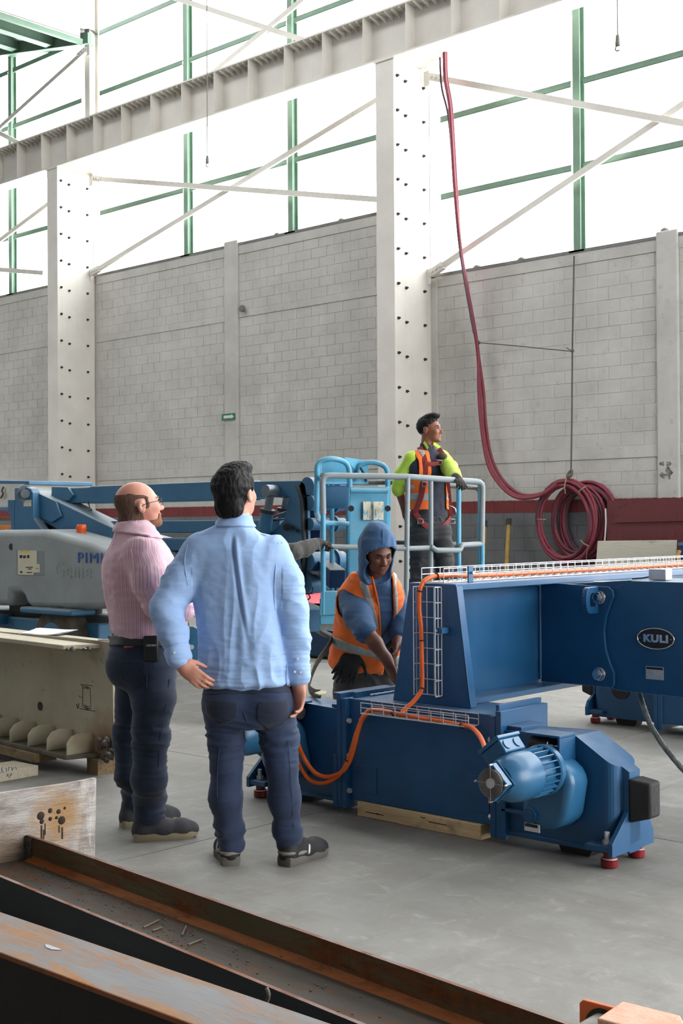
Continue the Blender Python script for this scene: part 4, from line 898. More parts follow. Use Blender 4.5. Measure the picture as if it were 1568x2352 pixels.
# orange bracket with a pipe, and a copper-coloured block
mat('bracket_orange', (226, 118, 66), .6, 0, (206, 92, 44), 6, .6); mat('pipe_grey', (140, 138, 130), .6, .3, (100, 96, 88), 14, .7)
def copper():
    g = NT('copper_paint', .8); p = g.obj(); c = g.ramp(g.noise(p, 7, 6, .7), [(.3, (206, 150, 124)), (.55, (220, 172, 148)), (.75, (192, 164, 144))]); c = g.mix(g.ramp(g.noise(p, 30, 5, .7), [(.62, 0.), (.7, .7)]), c, (226, 196, 176)); g.color(c); g.bump(g.noise(p, 30, 5), .4); return g.m
copper()
ob = onZ(1328, 2345, .06); t = thing('pipe_bracket', (ob.x, ob.y, 0), 'orange steel bracket holding a grey pipe at bottom right', 'bracket')
a, b = onZ(1329, 2294, .14), onZ(1420, 2318, .14); d = (b-a).normalized(); nrm = V(-d.y, d.x, 0)
MB().prism([V(a.x, a.y, 0), V(a.x, a.y, .128), a+d*.012, a+d*.34, V((a+d*.34).x, (a+d*.34).y, 0)], nrm*.016).build('bracket_plate', 'bracket_orange', t, bevel=.004)
pcx = a+d*.075; pcx.z = .075; MB().cyl(pcx-nrm*.16, pcx+nrm*.03, .042, n=28).build('pipe', 'pipe_grey', t, smooth=40)
MB().cyl(pcx-nrm*.002, pcx, .055, n=28).build('pipe_hole', 'fan_black', t, smooth=40)
q = [onZ(1429, 2298, .16), onZ(1562, 2331, .16), onZ(1600, 2400, .16), onZ(1370, 2338, .16)]
cb = MB().prism([V(p.x, p.y, 0) for p in q], (0, 0, .16)).build('copper_block', 'copper_paint', loc=V(q[0].x, q[0].y, 0), bevel=.006); tag(cb, 'copper-coloured rough steel block at the bottom right corner', 'steel block')
q = [onZ(1585, 2310, .13), onZ(1700, 2345, .13), onZ(1640, 2400, .13), onZ(1545, 2345, .13)]
# ================================================================ PALE GIRDER ON BLOCKS (left)
def pale():
    g = NT('girder_cream', .65); p = g.pos(); n = g.noise(p, 2.2, 6, .65); c = g.ramp(n, [(.3, (158, 150, 126)), (.7, (178, 170, 146))])
    s = g.noise(g.mapped(p, (3, 3, .8)), 2.4, 6, .7); c = g.mix(g.ramp(s, [(.55, 0.), (.75, .4)]), c, (146, 132, 102)); k = g.noise(p, 30, 4, .6); c = g.mix(g.ramp(k, [(.66, 0.), (.73, .7)]), c, (104, 86, 62))
    d = g.n('VectorMath'); d.operation = 'DISTANCE'; g.l(p, d.inputs[0]); d.inputs[1].default_value = tuple(onY(240, 1705, 4.72)); dd = g.math('ADD', d.outputs['Value'], g.math('MULTIPLY', g.math('SUBTRACT', g.noise(p, 9, 5), .5), .3))
    c = g.mix(g.ramp(dd, [(.02, .8), (.26, 0.)]), c, (120, 78, 38)); d2 = g.n('VectorMath'); d2.operation = 'DISTANCE'; g.l(p, d2.inputs[0]); d2.inputs[1].default_value = tuple(onY(225, 1480, 4.72)); c = g.mix(g.ramp(g.math('ADD', d2.outputs['Value'], g.math('MULTIPLY', g.math('SUBTRACT', g.noise(p, 14, 5), .5), .25)), [(.02, .8), (.16, 0.)]), c, (134, 118, 102))
    g.color(c); g.bump(n, .1); return g.m
pale(); mat('girder_dirty', (104, 96, 82), .85, 0, (70, 64, 54), 9, .7, .2, 40); mat('slag', (120, 112, 106), .45, .5, (58, 50, 46), 30, .8, .9, 40)
A3 = math.radians(-4.0); O3 = V(-6.40, 4.525, 0); T3 = frame(O3, (math.cos(A3), math.sin(A3), 0), (-math.sin(A3), math.cos(A3), 0), (0, 0, 1))
s3 = thing('plate_girder', O3, 'cut cream plate girder with small gussets propped on timbers at left', 'girder')
we = .22
web = MB(T3).prism([(-3.4, .195, .125), (we, .195, .10), (we-.01, .195, .70), (we-.02, .195, .80), (-.2, .195, .80), (-3.4, .195, .755)], (0, .014, 0)).build('web', 'girder_cream', s3)
MB(T3).prism([(-3.4, 0, .755), (-.02, 0, .755), (.02, .10, .755), (.11, .25, .755), (.16, .40, .755), (-3.4, .40, .755)], (0, 0, .026)).build('top_flange', 'girder_cream', s3, bevel=.003, seg=1)
MB(T3).prism([(-3.4, 0, .10), (0, 0, .10), (.03, .12, .10), (.12, .26, .10), (.1, .40, .10), (-3.4, .40, .10)], (0, 0, .026)).build('bottom_flange', 'girder_dirty', s3, bevel=.004, seg=1)
for x in (.0, -.225, -.45, -.675, -.90, -1.125):
    MB(T3).prism([(x, .012, .126), (x, .195, .126), (x, .195, .235), (x, .10, .25), (x, .045, .235), (x, .012, .195)], (-.012, 0, 0)).build('gusset', 'girder_cream', s3, bevel=.002, seg=1)
rr_ = random.Random(5)
m = MB(T3)
for i in range(16): m.ball((we-.14+.13*rr_.random(), .185-.02*rr_.random(), .10+.12*rr_.random()), (.02+.02*rr_.random(), .008, .012+.02*rr_.random()), 6, 4)
m.build('slag_lumps', 'slag', s3, smooth=60, kind='stuff')
m = MB(T3)
for i in range(10): m.ball((-.05+.12*rr_.random(), .0+.16*rr_.random(), .755+.01*rr_.random()), (.02, .02, .008+.01*rr_.random()), 6, 4)
m.build('cut_burrs', 'slag', s3, smooth=60, kind='stuff')
mat('marker_ink', (34, 34, 30), .7); m = MB(T3)
def mk(px, py, qx, qy, w_=.0022):
    a, b = onY(px, py, 4.70), onY(qx, qy, 4.70); ti = T3.inverted(); a, b = ti @ a, ti @ b; a.y = b.y = .1935; m.bar(a, b, .002, w_, (0, 0, 1))
for s in ((175, 1573, 206, 1576), (180, 1574, 181, 1582), (181, 1581, 200, 1582), (184, 1578, 198, 1580), (190, 1577, 194, 1584), (174, 1629, 212, 1634), (180, 1622, 202, 1624), (182, 1626, 203, 1628), (186, 1620, 195, 1630), (188, 1629, 200, 1632), (165, 1618, 168, 1628), (171, 1617, 169, 1629), (181, 1582, 181, 1622), (200, 1582, 202, 1622), (172, 1599, 175, 1603), (178, 1602, 180, 1604)): mk(*s, w_=.0016 if abs(s[1]-s[3]) > 30 else .003)
m.build('marker_drawing', 'marker_ink', s3)
MB(T3).cyl((-.62, .19, .34), (-.62, .1945, .34), .028, n=12).build('torch_hole', 'burn_hole', s3)
MB(T3).prism([(.0, .30, .80), (.26, .30, .80), (.26, .42, .80), (.0, .42, .80)], (0, 0, .022)).build('packing_plate', 'girder_dirty', s3, bevel=.003); MB(T3).box(-.02, .24, .24, .40, .755, .80).build('packing_block', 'grease_black', s3, bevel=.003)
# sheets of paper on the girder
mat('paper', (228, 230, 236), .8)
def sheet(pts, dz, label, curl):
    P = [onZ(px, py, .785+dz) for px, py in pts]; m = MB(); n = 6
    for k in range(2):
        for i in range(n+1):
            for j in range(n+1):
                u, v = i/n, j/n; p = P[0].lerp(P[1], u).lerp(P[3].lerp(P[2], u), v); p.z += curl*(max(0, u-.6)**2*.6+max(0, .35-v)**2*.3)+k*.0012; m.v.append(p)
    q = (n+1)**2; f = [(i*(n+1)+j, (i+1)*(n+1)+j, (i+1)*(n+1)+j+1, i*(n+1)+j+1) for i in range(n) for j in range(n)]
    m.f = f+[tuple(q+i for i in reversed(t)) for t in f]; o = m.build('paper_sheet', 'paper', loc=P[0], smooth=60); tag(o, label, 'paper', 'loose papers on the cream girder')
sheet([(84, 1444), (180, 1451), (133, 1461), (42, 1457)], .0, 'lower white paper sheet with lifted corner on the cream girder', .1)
sheet([(90, 1443), (177, 1449), (117, 1460), (50, 1454)], .008, 'upper white paper sheet lying on the cream girder', .06)
# timbers and board under the girder
t1 = MB(T3).box(-1.3, -.30, -.03, .12, .05, .10).build('timber_block', 'old_wood', loc=T3 @ V(-.8, .05, .05)); tag(t1, 'brown timber under the near edge of the cream girder', 'timber')
a = onZ(88, 1780, 0); t2 = MB().prism([V(a.x, a.y, 0), V(a.x-1.2, a.y-.28, 0), V(a.x-1.25, a.y+.6, 0), V(a.x+.0, a.y+.75, 0)], (0, 0, .05)).build('marked_board', 'plank_white', loc=a) if False else None
wood_mat('plank_white', (176, 164, 140), (198, 188, 164), (208, 200, 178))
a = onZ(88, 1781, 0); b = onZ(0, 1797, 0); d = (b-a).normalized(); nr = V(d.y, -d.x, 0) if False else V(-d.y, d.x, 0)
nr = nr if nr.dot(FX) > 0 else -nr
bo = MB().prism([a, a+d*1.2, a+d*1.2+nr*.25, a+nr*.25], (0, 0, .06)).build('marked_board', 'plank_white', loc=a, bevel=.003); tag(bo, 'pale timber baulk with blue handwriting under the cream girder', 'timber')
mat('pen_blue', (70, 96, 130), .7); m = MB()
def pen(px, py, qx, qy):
    f = lambda x, y: a+d*((Vector(onZ(x, y, 0))-a).dot(d))
    def pt(x, y):
        r = ray(x, y); k = (a-Vector((0, 0, CH))).dot(nr)/r.dot(nr); return Vector((0, 0, CH))+r*k-nr*.001
    m.bar(pt(px, py), pt(qx, qy), .002, .004, nr)
for s in ((2, 1766, 8, 1773), (8, 1773, 0, 1774), (4, 1762, 3, 1772), (14, 1764, 15, 1772), (20, 1762, 19, 1771), (19, 1762, 24, 1763), (26, 1762, 28, 1770), (28, 1770, 31, 1762), (35, 1761, 38, 1768), (14, 1784, 17, 1778), (17, 1778, 19, 1784), (24, 1777, 22, 1787), (24, 1777, 28, 1778), (28, 1778, 23, 1782)): pen(*s)
m.build('handwriting', 'pen_blue', bo)
t3 = onZ(200, 1757, 0); o = MB(T3).box(-.02, .10, .16, .32, 0, .099).build('timber_block', 'old_wood', loc=t3); tag(o, 'dark timber under the cut end of the cream girder', 'timber')
# ================================================================ ON THE WALL
mat('hose_red', (124, 42, 56), .6, 0, (96, 34, 48), 12, .6); mat('hose_dark', (74, 40, 50), .6); mat('twine', (140, 128, 104), .9); mat('rope_grey', (96, 90, 80), .9, 0, (70, 66, 58), 30, .6)
def wp(px, py, y=17.36): return onY(px, py, y)
cc = wp(1306, 1192); hc = thing('hose_coil', cc, 'big coil of dark red hoses hanging from a rope on the wall', 'hose')
rr = random.Random(11); z_ = V(0, 0, 1); x_ = V(1, 0, 0)
for k in range(21):
    back = k % 3; r0 = (.44+.13*rr.random()) if back == 0 else (.42+.12*rr.random()); cx = (0, .16, .30)[back]+rr.uniform(-.03, .03); y0 = (-.12, .0, .07)[back]+rr.uniform(-.02, .02); pts = []
    for i in range(28):
        t = 2*math.pi*i/28; sag = .08 if math.sin(t) < 0 else 0
        pts.append(cc+V(cx+r0*.96*math.cos(t), y0+.02*math.sin(2*t+k), r0*1.12*math.sin(t)*(1+sag)-.02+rr.uniform(-.004, .004)))
    MB().tube(pts, .027, 8, True).build('hose_turn', 'hose_red' if k % 4 else 'hose_dark', hc, smooth=60)
for (px, py, qx, qy) in ((1328, 1132, 1345, 1117), (1234, 1193, 1253, 1193), (1333, 1241, 1352, 1255), (1300, 1098, 1298, 1134)):
    a, b = wp(px, py, 17.16), wp(qx, qy, 17.16); MB().tube([a, (a+b)/2+V(0, -.04, 0), b], .010, 6).build('binding', 'twine', hc, smooth=60)
MB().tube(spline([wp(1350, 1255, 17.15), wp(1348, 1265, 17.15), wp(1346, 1280, 17.16), wp(1348, 1288, 17.17)], 4), .007, 5).build('loose_twine', 'twine', hc)
def hose(label, pts, ys, r, m, name='wall_hose'):
    P = spline([onY(px, py, y) for (px, py), y in zip(pts, ys)], 8); o = MB().tube(P, r, 8).build(name, m, loc=P[0], smooth=60); tag(o, label, 'hose', 'red hoses dropping down the wall'); return o
hp = [(1020, 120), (1022, 180), (1032, 240), (1037, 310), (1044, 430), (1056, 560), (1072, 660), (1090, 760), (1098, 820), (1102, 900), (1108, 980), (1122, 1060), (1150, 1110), (1190, 1140), (1240, 1136), (1280, 1112)]
hy = [17.0, 17.0, 17.0, 17.05, 17.1, 17.15, 17.2, 17.25, 17.3, 17.3, 17.3, 17.28, 17.25, 17.2, 17.2, 17.2]
hose('thickest dark red hose in the bundle dropping down the wall to the coil', hp, hy, .032, 'hose_red')
hose('outer dark red hose swinging furthest right before the coil', [(x+(4 if i < 5 else 1 if i < 9 else 8), y-(4 if i > 10 else 0)) for i, (x, y) in enumerate(hp)], [y+.06 for y in hy], .026, 'hose_red')
hose('thin dark hose hanging left of the red hoses under the girder', [(1010, 132), (1014, 200), (1028, 260), (1036, 340), (1042, 430), (1054, 560), (1070, 665), (1088, 765)], [17.08]*8, .018, 'hose_dark')
hose('lower dark red hose bowing lowest into the coil', [(x-(0 if i < 9 else 3), y+(3 if i > 10 else 0)) for i, (x, y) in enumerate(hp)], [y-.05 for y in hy], .026, 'hose_red')
rp = thing('hanging_rope', wp(1317, 600), 'thin taut rope from the wall top holding the hose coil', 'rope')
MB().tube([onY(1318, 588, 17.45), onY(1314, 800, 17.36), onY(1313, 950, 17.33), onY(1311, 1085, 17.30)], .013, 6).build('main_line', 'rope_grey', rp, smooth=60)
MB().tube(spline([onY(1099, 787, 17.27), onY(1180, 794, 17.28), onY(1260, 802, 17.32), onY(1314, 807, 17.36)], 5), .009, 6).build('side_line', 'rope_grey', rp, smooth=60)
MB().tube(spline([onY(1311, 1080, 17.28), onY(1304, 1088, 17.25), onY(1303, 1096, 17.22), onY(1311, 1092, 17.24), onY(1313, 1080, 17.28)], 5), .022, 6).build('knot', 'rope_grey', rp, smooth=60)
for (px, py, r) in ((1314, 806, .03), (1098, 787, .035)): MB().ball(onY(px, py, 17.30), r, 8, 6).build('knot', 'rope_grey', rp, smooth=60)
MB().tube([onY(1312, 806, 17.3), onY(1301, 799, 17.3)], .008, 5).build('rope_tail', 'rope_grey', rp)
mat('sign_green', (40, 108, 84), .5); mat('sign_white', (206, 204, 200), .5)
sg = thing('exit_sign', onY(525, 957, YW-.03), 'small green sign with white arrow on the wall behind the men', 'sign')
MB().prism([onY(px, py, YW-.055) for px, py in ((510, 951.5), (540, 948.5), (540, 964), (510, 966.5))], (0, -.012, 0)).build('sign_board', 'sign_green', sg)
MB().prism([onY(px, py, YW-.068) for px, py in ((513.5, 955), (531, 953.5), (531, 951.5), (537, 956.5), (531, 962), (531, 960), (513.5, 961.5))], (0, -.003, 0)).build('sign_arrow', 'sign_white', sg)
cbx = onY(558, 709, YW-.06); jb = MB().lathe(cbx, (0, -1, 0), [(0, .07), (.05, .07), (.055, .05)], 14).build('wall_socket', 'sill_grey', loc=cbx, smooth=40); tag(jb, 'small dark round fitting beside the concrete tie column', 'fitting')
# dark red panel, leaning board, yellow poles, blue cabinet corner
rusty('panel_red', (90, 36, 38), (96, 40, 42), (84, 33, 35), (80, 32, 34), .6, (1, 1, 1), .6, 0)
dr = thing('sheet_metal_screen', onY(1480, 1250, 17.2), 'dark red sheet metal panel standing by the wall at right', 'panel')
MB().prism([onY(px, py, 17.25) for px, py in ((1394, 1150), (1640, 1143), (1640, 1330), (1390, 1330))], (0, .04, 0)).build('panel_sheet', 'panel_red', dr)
MB().prism([onY(px, py, 17.22) for px, py in ((1408, 1197), (1640, 1190), (1640, 1194), (1408, 1201))], (0, .03, 0)).build('panel_ridge', 'panel_red', dr)
MB().tube([onY(1390, 1168, 17.2), onY(1391, 1200, 17.2), onY(1388, 1245, 17.2)], .012, 5).build('panel_edge', 'sheet_white', dr)
for ch_ in list(dr.children):
    if ch_.name.startswith('panel_sheet'):
        for v in ch_.data.vertices:
            if v.co.z < -.3: v.co.z = -dr.location.z
wood_mat('board_cream', (172, 168, 150), (186, 182, 166), (192, 190, 176))
bp = [onY(1372, 1243, 16.95), onY(1552, 1241, 16.95), onY(1552, 1400, 16.85), onY(1362, 1400, 16.85)]; bp[2].z = bp[3].z = 0; bp[2].x = bp[1].x; bp[3].x = bp[0].x-.05
lb = MB().prism(bp, (0, .03, .004)).build('leaning_board', 'board_cream', loc=bp[3]); tag(lb, 'pale board leaning below the red panel behind the wire tray', 'board')
mat('pole_yellow', (150, 120, 44), .6, 0, (108, 88, 46), 9, .7); mat('pole_tip', (40, 38, 34), .8)
for (px, py, qx, lab) in ((1113, 1197, 1109, 'yellow pole standing nearer the lift basket against the wall'), (1168, 1192, 1163, 'yellow pole standing nearer the hose coil against the wall')):
    a = onY(px, py, 17.3); b = onY(qx, 1290, 17.1); b2 = a+(b-a)*((a.z-.0)/(a.z-b.z)); t = thing('yellow_pole', b2, lab, 'pole', 'yellow poles leaning on the wall')
    MB().cyl(b2, a, .035, n=12).build('pole_shaft', 'pole_yellow', t, smooth=40); MB().cyl(a-(a-b2).normalized()*.10, a, .045, n=12).build('pole_cap', 'pole_tip', t, smooth=40)
bc = thing('blue_cabinet', (-9.0, 16.2, 0), 'blue cabinet edge with yellow strap at the right margin', 'cabinet'); a = onY(1560, 1253, 16.2)
MB().box(a.x, a.x+1.0, 16.2, 16.8, 0, a.z).build('cabinet_body', 'lift_blue_dark', bc, bevel=.01); MB().tube([onY(1560, 1265, 16.15), onY(1555, 1280, 16.1), onY(1556, 1300, 16.1)], .03, 6).build('yellow_strap', 'pole_yellow', bc)
MB().box(a.x-.01, a.x+1.02, 16.18, 16.82, a.z, a.z+.04).build('cabinet_top', 'lift_blue', bc)
# pendant cables hanging from the roof
def pendant(px, y0, y1, Y, lab):
    a, b = onY(px, y0, Y), onY(px, y1, Y); a.z = 14.2; t = thing('pendant_cable', b, lab, 'cable', 'thin pendant cables from the roof')
    MB().tube([a, b], .008, 5).build('line', 'old_zinc', t); MB().cyl(b+V(0, 0, .12), b, .02, .03, n=10).build('end_fitting', 'old_zinc', t, smooth=40); MB().tube(arc(b+V(0, 0, -.03), (1, 0, 0), (0, 0, 1), .03, 1.6, 5.5, 8), .008, 5).build('hook', 'old_zinc', t)
pendant(476, 0, 375, 14.0, 'thin pendant cable with hook in front of the middle window'); pendant(1418, 0, 105, 13.0, 'thin pendant cable with hook at top right')
# woven strap draped on the carriage, and a cut strap end
mat('strap_grey', (92, 88, 76), .9, 0, (70, 66, 58), 40, .6, .4, 120)
P = spline([dep(765, 1462, 7.9), dep(750, 1490, 7.75), dep(728, 1522, 7.5), dep(714, 1556, 7.3), dep(710, 1580, 7.2), dep(722, 1592, 7.05), dep(735, 1594, 6.95)], 8)
sb_ = MB().tube(P, .026, 8, flat=.25, hint=(1, 1, 0)).build('lifting_strap', 'strap_grey', loc=P[-1], smooth=60); tag(sb_, 'grey woven lifting strap hanging behind the blue carriage', 'strap')
mat('label_pale', (186, 186, 150), .8); P = [onZ(722, 1594, .625), onZ(738, 1588, .625), onZ(750, 1590, .625), onZ(748, 1596, .625), onZ(732, 1597, .625)]
o = MB().prism(P, (0, 0, .006)).build('strap_label', 'label_pale', loc=P[0]); tag(o, 'pale strap label lying on the left end of the carriage', 'label')

# blue tow plate with an eye, standing on the floor far behind the two men
tw = dep(440, 1515, 13.9); tw.z = 0; tp_ = thing('tow_plate', tw, 'blue rounded plate with an eye seen between the two men', 'machine part')
a0 = V(tw.x, tw.y, 0); ring = [V(-.075, 0, 0)]+[V(-.075*math.cos(t), 0, .32+.075*math.sin(t)) for t in [math.pi*i/12 for i in range(13)]]+[V(.075, 0, 0)]
MB().prism([a0+RH*p.x+UP*p.z for p in ring], FH*.05).build('plate', 'lift_blue', tp_, bevel=.008); c0_ = a0+UP*.17-FH*.004
MB().cyl(c0_, c0_+FH*.01, .026, n=20).build('eye', 'sheet_white', tp_); MB().box(tw.x-.12, tw.x+.12, tw.y-.05, tw.y+.2, 0, .03).build('foot', 'lift_blue_dark', tp_)
# ================================================================ PEOPLE: rounded solids blended into one skin, drawn off a grid
RH = Vector((RX.x, RX.y, 0)).normalized(); FH = Vector((FX.x, FX.y, 0)).normalized(); UP = Vector((0, 0, 1))
def vnoise(P, seed=0):
    """value noise, vectorised"""
    I = np.floor(P).astype(np.int64); f = P-I; f = f*f*(3-2*f); out = 0
    def hsh(i, j, k):
        n = (i*374761393+j*668265263+k*2147483647+seed*974711) & 0x7fffffff; n = ((n ^ (n >> 13))*1274126177) & 0x7fffffff; return ((n ^ (n >> 16)) & 0xffff)/65535.0
    for a in (0, 1):
        for b in (0, 1):
            for c in (0, 1):
                w_ = (f[:, 0] if a else 1-f[:, 0])*(f[:, 1] if b else 1-f[:, 1])*(f[:, 2] if c else 1-f[:, 2])
                out = out+w_*hsh(I[:, 0]+a, I[:, 1]+b, I[:, 2]+c)
    return out*2-1
class Solid:
    def __init__(s): s.p = []
    def cone(s, a, b, ra, rb, k=.02, op='u', sq=None): s.p.append(('c', np.array(a, float), np.array(b, float), ra, rb, k, op, sq)); return s
    def limb(s, pts, rad, k=.02, op='u'):
        for i in range(len(pts)-1): s.cone(pts[i], pts[i+1], rad[i], rad[i+1], k, op)
        return s
    def ell(s, c, r, M, k=.02, op='u'): s.p.append(('e', np.array(c, float), np.array(r, float), np.array(M, float), None, k, op, None)); return s
    def loft(s, secs, k=.03, op='u', e=2.3):
        """secs: (centre, lateral axis, rx, ry_front, ry_back)"""
        A = np.array([[*c, *l, rx, rf, rb] for c, l, rx, rf, rb in secs], float); m = len(A); out = []
        for i in range(m-1):
            p0, p1, p2, p3 = A[max(i-1, 0)], A[i], A[i+1], A[min(i+2, m-1)]
            for j in range(3): t = j/3; out.append(.5*(2*p1+(p2-p0)*t+(2*p0-5*p1+4*p2-p3)*t*t+(3*p1-p0-3*p2+p3)*t**3))
        out.append(A[-1]); s.p.append(('l', [(a[:3], a[3:6], a[6], a[7], a[8]) for a in out], None, None, None, k, op, e)); return s
    def half(s, o, n, k=.004, op='i'): s.p.append(('h', np.array(o, float), np.array(n, float), None, None, k, op, None)); return s
    def bounds(s):
        lo, hi = np.full(3, 1e9), np.full(3, -1e9)
        for q in s.p:
            if q[6] != 'u': continue
            a, b = s.pb(q); lo = np.minimum(lo, a); hi = np.maximum(hi, b)
        return lo, hi
    def pb(s, q):
        if q[0] == 'c': r = max(q[3], q[4]); return np.minimum(q[1], q[2])-r, np.maximum(q[1], q[2])+r
        if q[0] == 'e': r = q[2].max(); return q[1]-r, q[1]+r
        if q[0] == 'l':
            lo, hi = np.full(3, 1e9), np.full(3, -1e9)
            for c, l, rx, rf, rb in q[1]: r = max(rx, rf, rb); lo = np.minimum(lo, c-r); hi = np.maximum(hi, c+r)
            return lo, hi
        return np.full(3, -1e9), np.full(3, 1e9)
    def ev(s, q, P):
        t = q[0]
        if t == 'c':
            ba = q[2]-q[1]; pa = P-q[1]; u = np.clip((pa@ba)/max(ba@ba, 1e-9), 0, 1); d = pa-u[:, None]*ba; return np.sqrt((d*d).sum(1))-(q[3]+(q[4]-q[3])*u)
        if t == 'e':
            L = (P-q[1])@q[3]; k0 = np.sqrt(((L/q[2])**2).sum(1)); k1 = np.sqrt(((L/q[2]**2)**2).sum(1)); return k0*(k0-1)/np.maximum(k1, 1e-6)
        if t == 'h': return (P-q[1])@q[2]
        S = q[1]; e = q[7]; best = np.full(len(P), .3)
        for i, ((c0, l0, x0, f0, b0), (c1, l1, x1, f1, b1)) in enumerate(zip(S, S[1:])):
            ax = c1-c0; L = math.sqrt(ax@ax); an = ax/L; H = (P@an-c0@an); ok = np.nonzero((H > -.07) & (H < L+.07))[0]
            if not len(ok): continue
            pa = P[ok]-c0; u = H[ok]/L; uc = np.clip(u, 0, 1)
            lat = l0+(l1-l0)*.5; lat = lat-an*(lat@an); lat = lat/math.sqrt(lat@lat); fw = np.cross(an, lat)
            U = pa@lat; W = pa@fw; w_ = (u-uc)*L
            rx = x0+(x1-x0)*uc; rf = f0+(f1-f0)*uc; rb = b0+(b1-b0)*uc; ry = np.where(W > 0, rf, rb)
            a, b = np.abs(U/rx), np.abs(W/ry); r = np.exp(np.log(np.exp(e*np.log(a+1e-9))+np.exp(e*np.log(b+1e-9)))/e); d = (r-1)*np.minimum(rx, ry)
            d = np.where(np.abs(w_) > 1e-9, np.sqrt(np.maximum(d, 0)**2+w_**2)+np.clip(d, -.025, 0), d)
            best[ok] = np.minimum(best[ok], d)
        return best
    def mesh(s, h, smooth=2, seed=None):
        lo, hi = s.bounds(); pad = .03; lo = lo-pad; hi = hi+pad; n = np.ceil((hi-lo)/h).astype(int)+2; F = np.full(n, .2, np.float32)
        ax = [lo[i]+h*np.arange(n[i]) for i in range(3)]
        for q in s.p:
            a, b = s.pb(q); m = q[5]+.025 if q[6] == 'u' else q[5]+.03
            if q[0] == 'h': i0, i1 = np.zeros(3, int), n
            else: i0 = np.clip(np.floor((a-m-lo)/h).astype(int), 0, n); i1 = np.clip(np.ceil((b+m-lo)/h).astype(int)+1, 0, n)
            if (i1 <= i0).any(): continue
            sl = tuple(slice(i0[k], i1[k]) for k in range(3)); G = np.stack(np.meshgrid(*[ax[k][sl[k]] for k in range(3)], indexing='ij'), -1).reshape(-1, 3)
            d = s.ev(q, G).astype(np.float32); f = F[sl].reshape(-1); k = q[5]
            if q[6] == 'u': hh = np.clip(.5+.5*(f-d)/k, 0, 1); r = f+(d-f)*hh-k*hh*(1-hh)
            elif q[6] == 's': hh = np.clip(.5-.5*(f+d)/k, 0, 1); r = f+(-d-f)*hh+k*hh*(1-hh)
            else: hh = np.clip(.5-.5*(d-f)/k*-1, 0, 1); r = np.maximum(f, d)
            F[sl] = r.reshape(F[sl].shape)
        return nets(F, lo, h, smooth)
def nets(F, lo, h, smooth):
    S = F < 0; c = [(i, j, k) for i in (0, 1) for j in (0, 1) for k in (0, 1)]; n = np.array(F.shape)
    cnt = sum(S[i:n[0]-1+i, j:n[1]-1+j, k:n[2]-1+k].astype(np.int8) for i, j, k in c); act = (cnt > 0) & (cnt < 8); I = np.argwhere(act); N = len(I)
    val = np.stack([F[I[:, 0]+i, I[:, 1]+j, I[:, 2]+k] for i, j, k in c], 1); P = np.zeros((N, 3)); C = np.zeros(N); ca = np.array(c, float)
    for a in range(8):
        for b in range(a+1, 8):
            if np.abs(ca[a]-ca[b]).sum() != 1: continue
            va, vb = val[:, a], val[:, b]; m = (va < 0) != (vb < 0); t = np.where(m, va/np.where(m, va-vb, 1), 0)
            P[m] += ca[a]+t[m, None]*(ca[b]-ca[a]); C[m] += 1
    V_ = lo+(I+P/np.maximum(C, 1)[:, None])*h; idx = np.full(act.shape, -1, np.int64); idx[act] = np.arange(N); Q = []
    for axis in range(3):
        o = [a for a in range(3) if a != axis]; sl0 = [slice(1, -1)]*3; sl1 = [slice(1, -1)]*3; sl0[axis] = slice(0, -1); sl1[axis] = slice(1, None)
        a, b = S[tuple(sl0)], S[tuple(sl1)]; E = np.argwhere(a != b)
        if not len(E): continue
        inside = a[tuple(E.T)]; E = E.copy(); E[:, o[0]] += 1; E[:, o[1]] += 1
        def cell(d0, d1): e = E.copy(); e[:, o[0]] -= d0; e[:, o[1]] -= d1; return idx[e[:, 0], e[:, 1], e[:, 2]]
        q = np.stack([cell(1, 1), cell(0, 1), cell(0, 0), cell(1, 0)], 1); flip = inside if axis != 1 else ~inside
        q[~flip] = q[~flip][:, ::-1]; Q.append(q)
    Q = np.concatenate(Q); Q = Q[(Q >= 0).all(1)]
    E = np.concatenate([Q[:, [0, 1]], Q[:, [1, 2]], Q[:, [2, 3]], Q[:, [3, 0]]]); deg = np.bincount(E.ravel(), minlength=N)
    for _ in range(smooth):
        acc = np.stack([np.bincount(E[:, 0], V_[E[:, 1], k], N)+np.bincount(E[:, 1], V_[E[:, 0], k], N) for k in range(3)], 1); V_ = V_*.4+.6*acc/np.maximum(deg, 1)[:, None]
    return V_, Q
def vnormals(V_, Q):
    fn = np.cross(V_[Q[:, 2]]-V_[Q[:, 0]], V_[Q[:, 3]]-V_[Q[:, 1]]); N = np.zeros_like(V_)
    for k in range(4):
        for a in range(3): N[:, a] += np.bincount(Q[:, k], fn[:, a], len(V_))
    return N/np.maximum(np.linalg.norm(N, axis=1), 1e-9)[:, None]
def wrinkle(V_, Q, terms):
    """terms: (amplitude, frequency xyz, seed, ridged, mask array or None)"""
    N = vnormals(V_, Q); D = np.zeros(len(V_))
    for amp, fr, seed, ridged, mask in terms:
        P = V_*np.array(fr); w_ = np.stack([vnoise(V_*3.1+7, seed+50), vnoise(V_*3.1+19, seed+51), vnoise(V_*3.1+31, seed+52)], 1); n = vnoise(P+w_*1.6, seed)
        if ridged: n = 1-2*np.abs(n)
        D += amp*n*(1 if mask is None else mask)
    return V_+N*D[:, None]
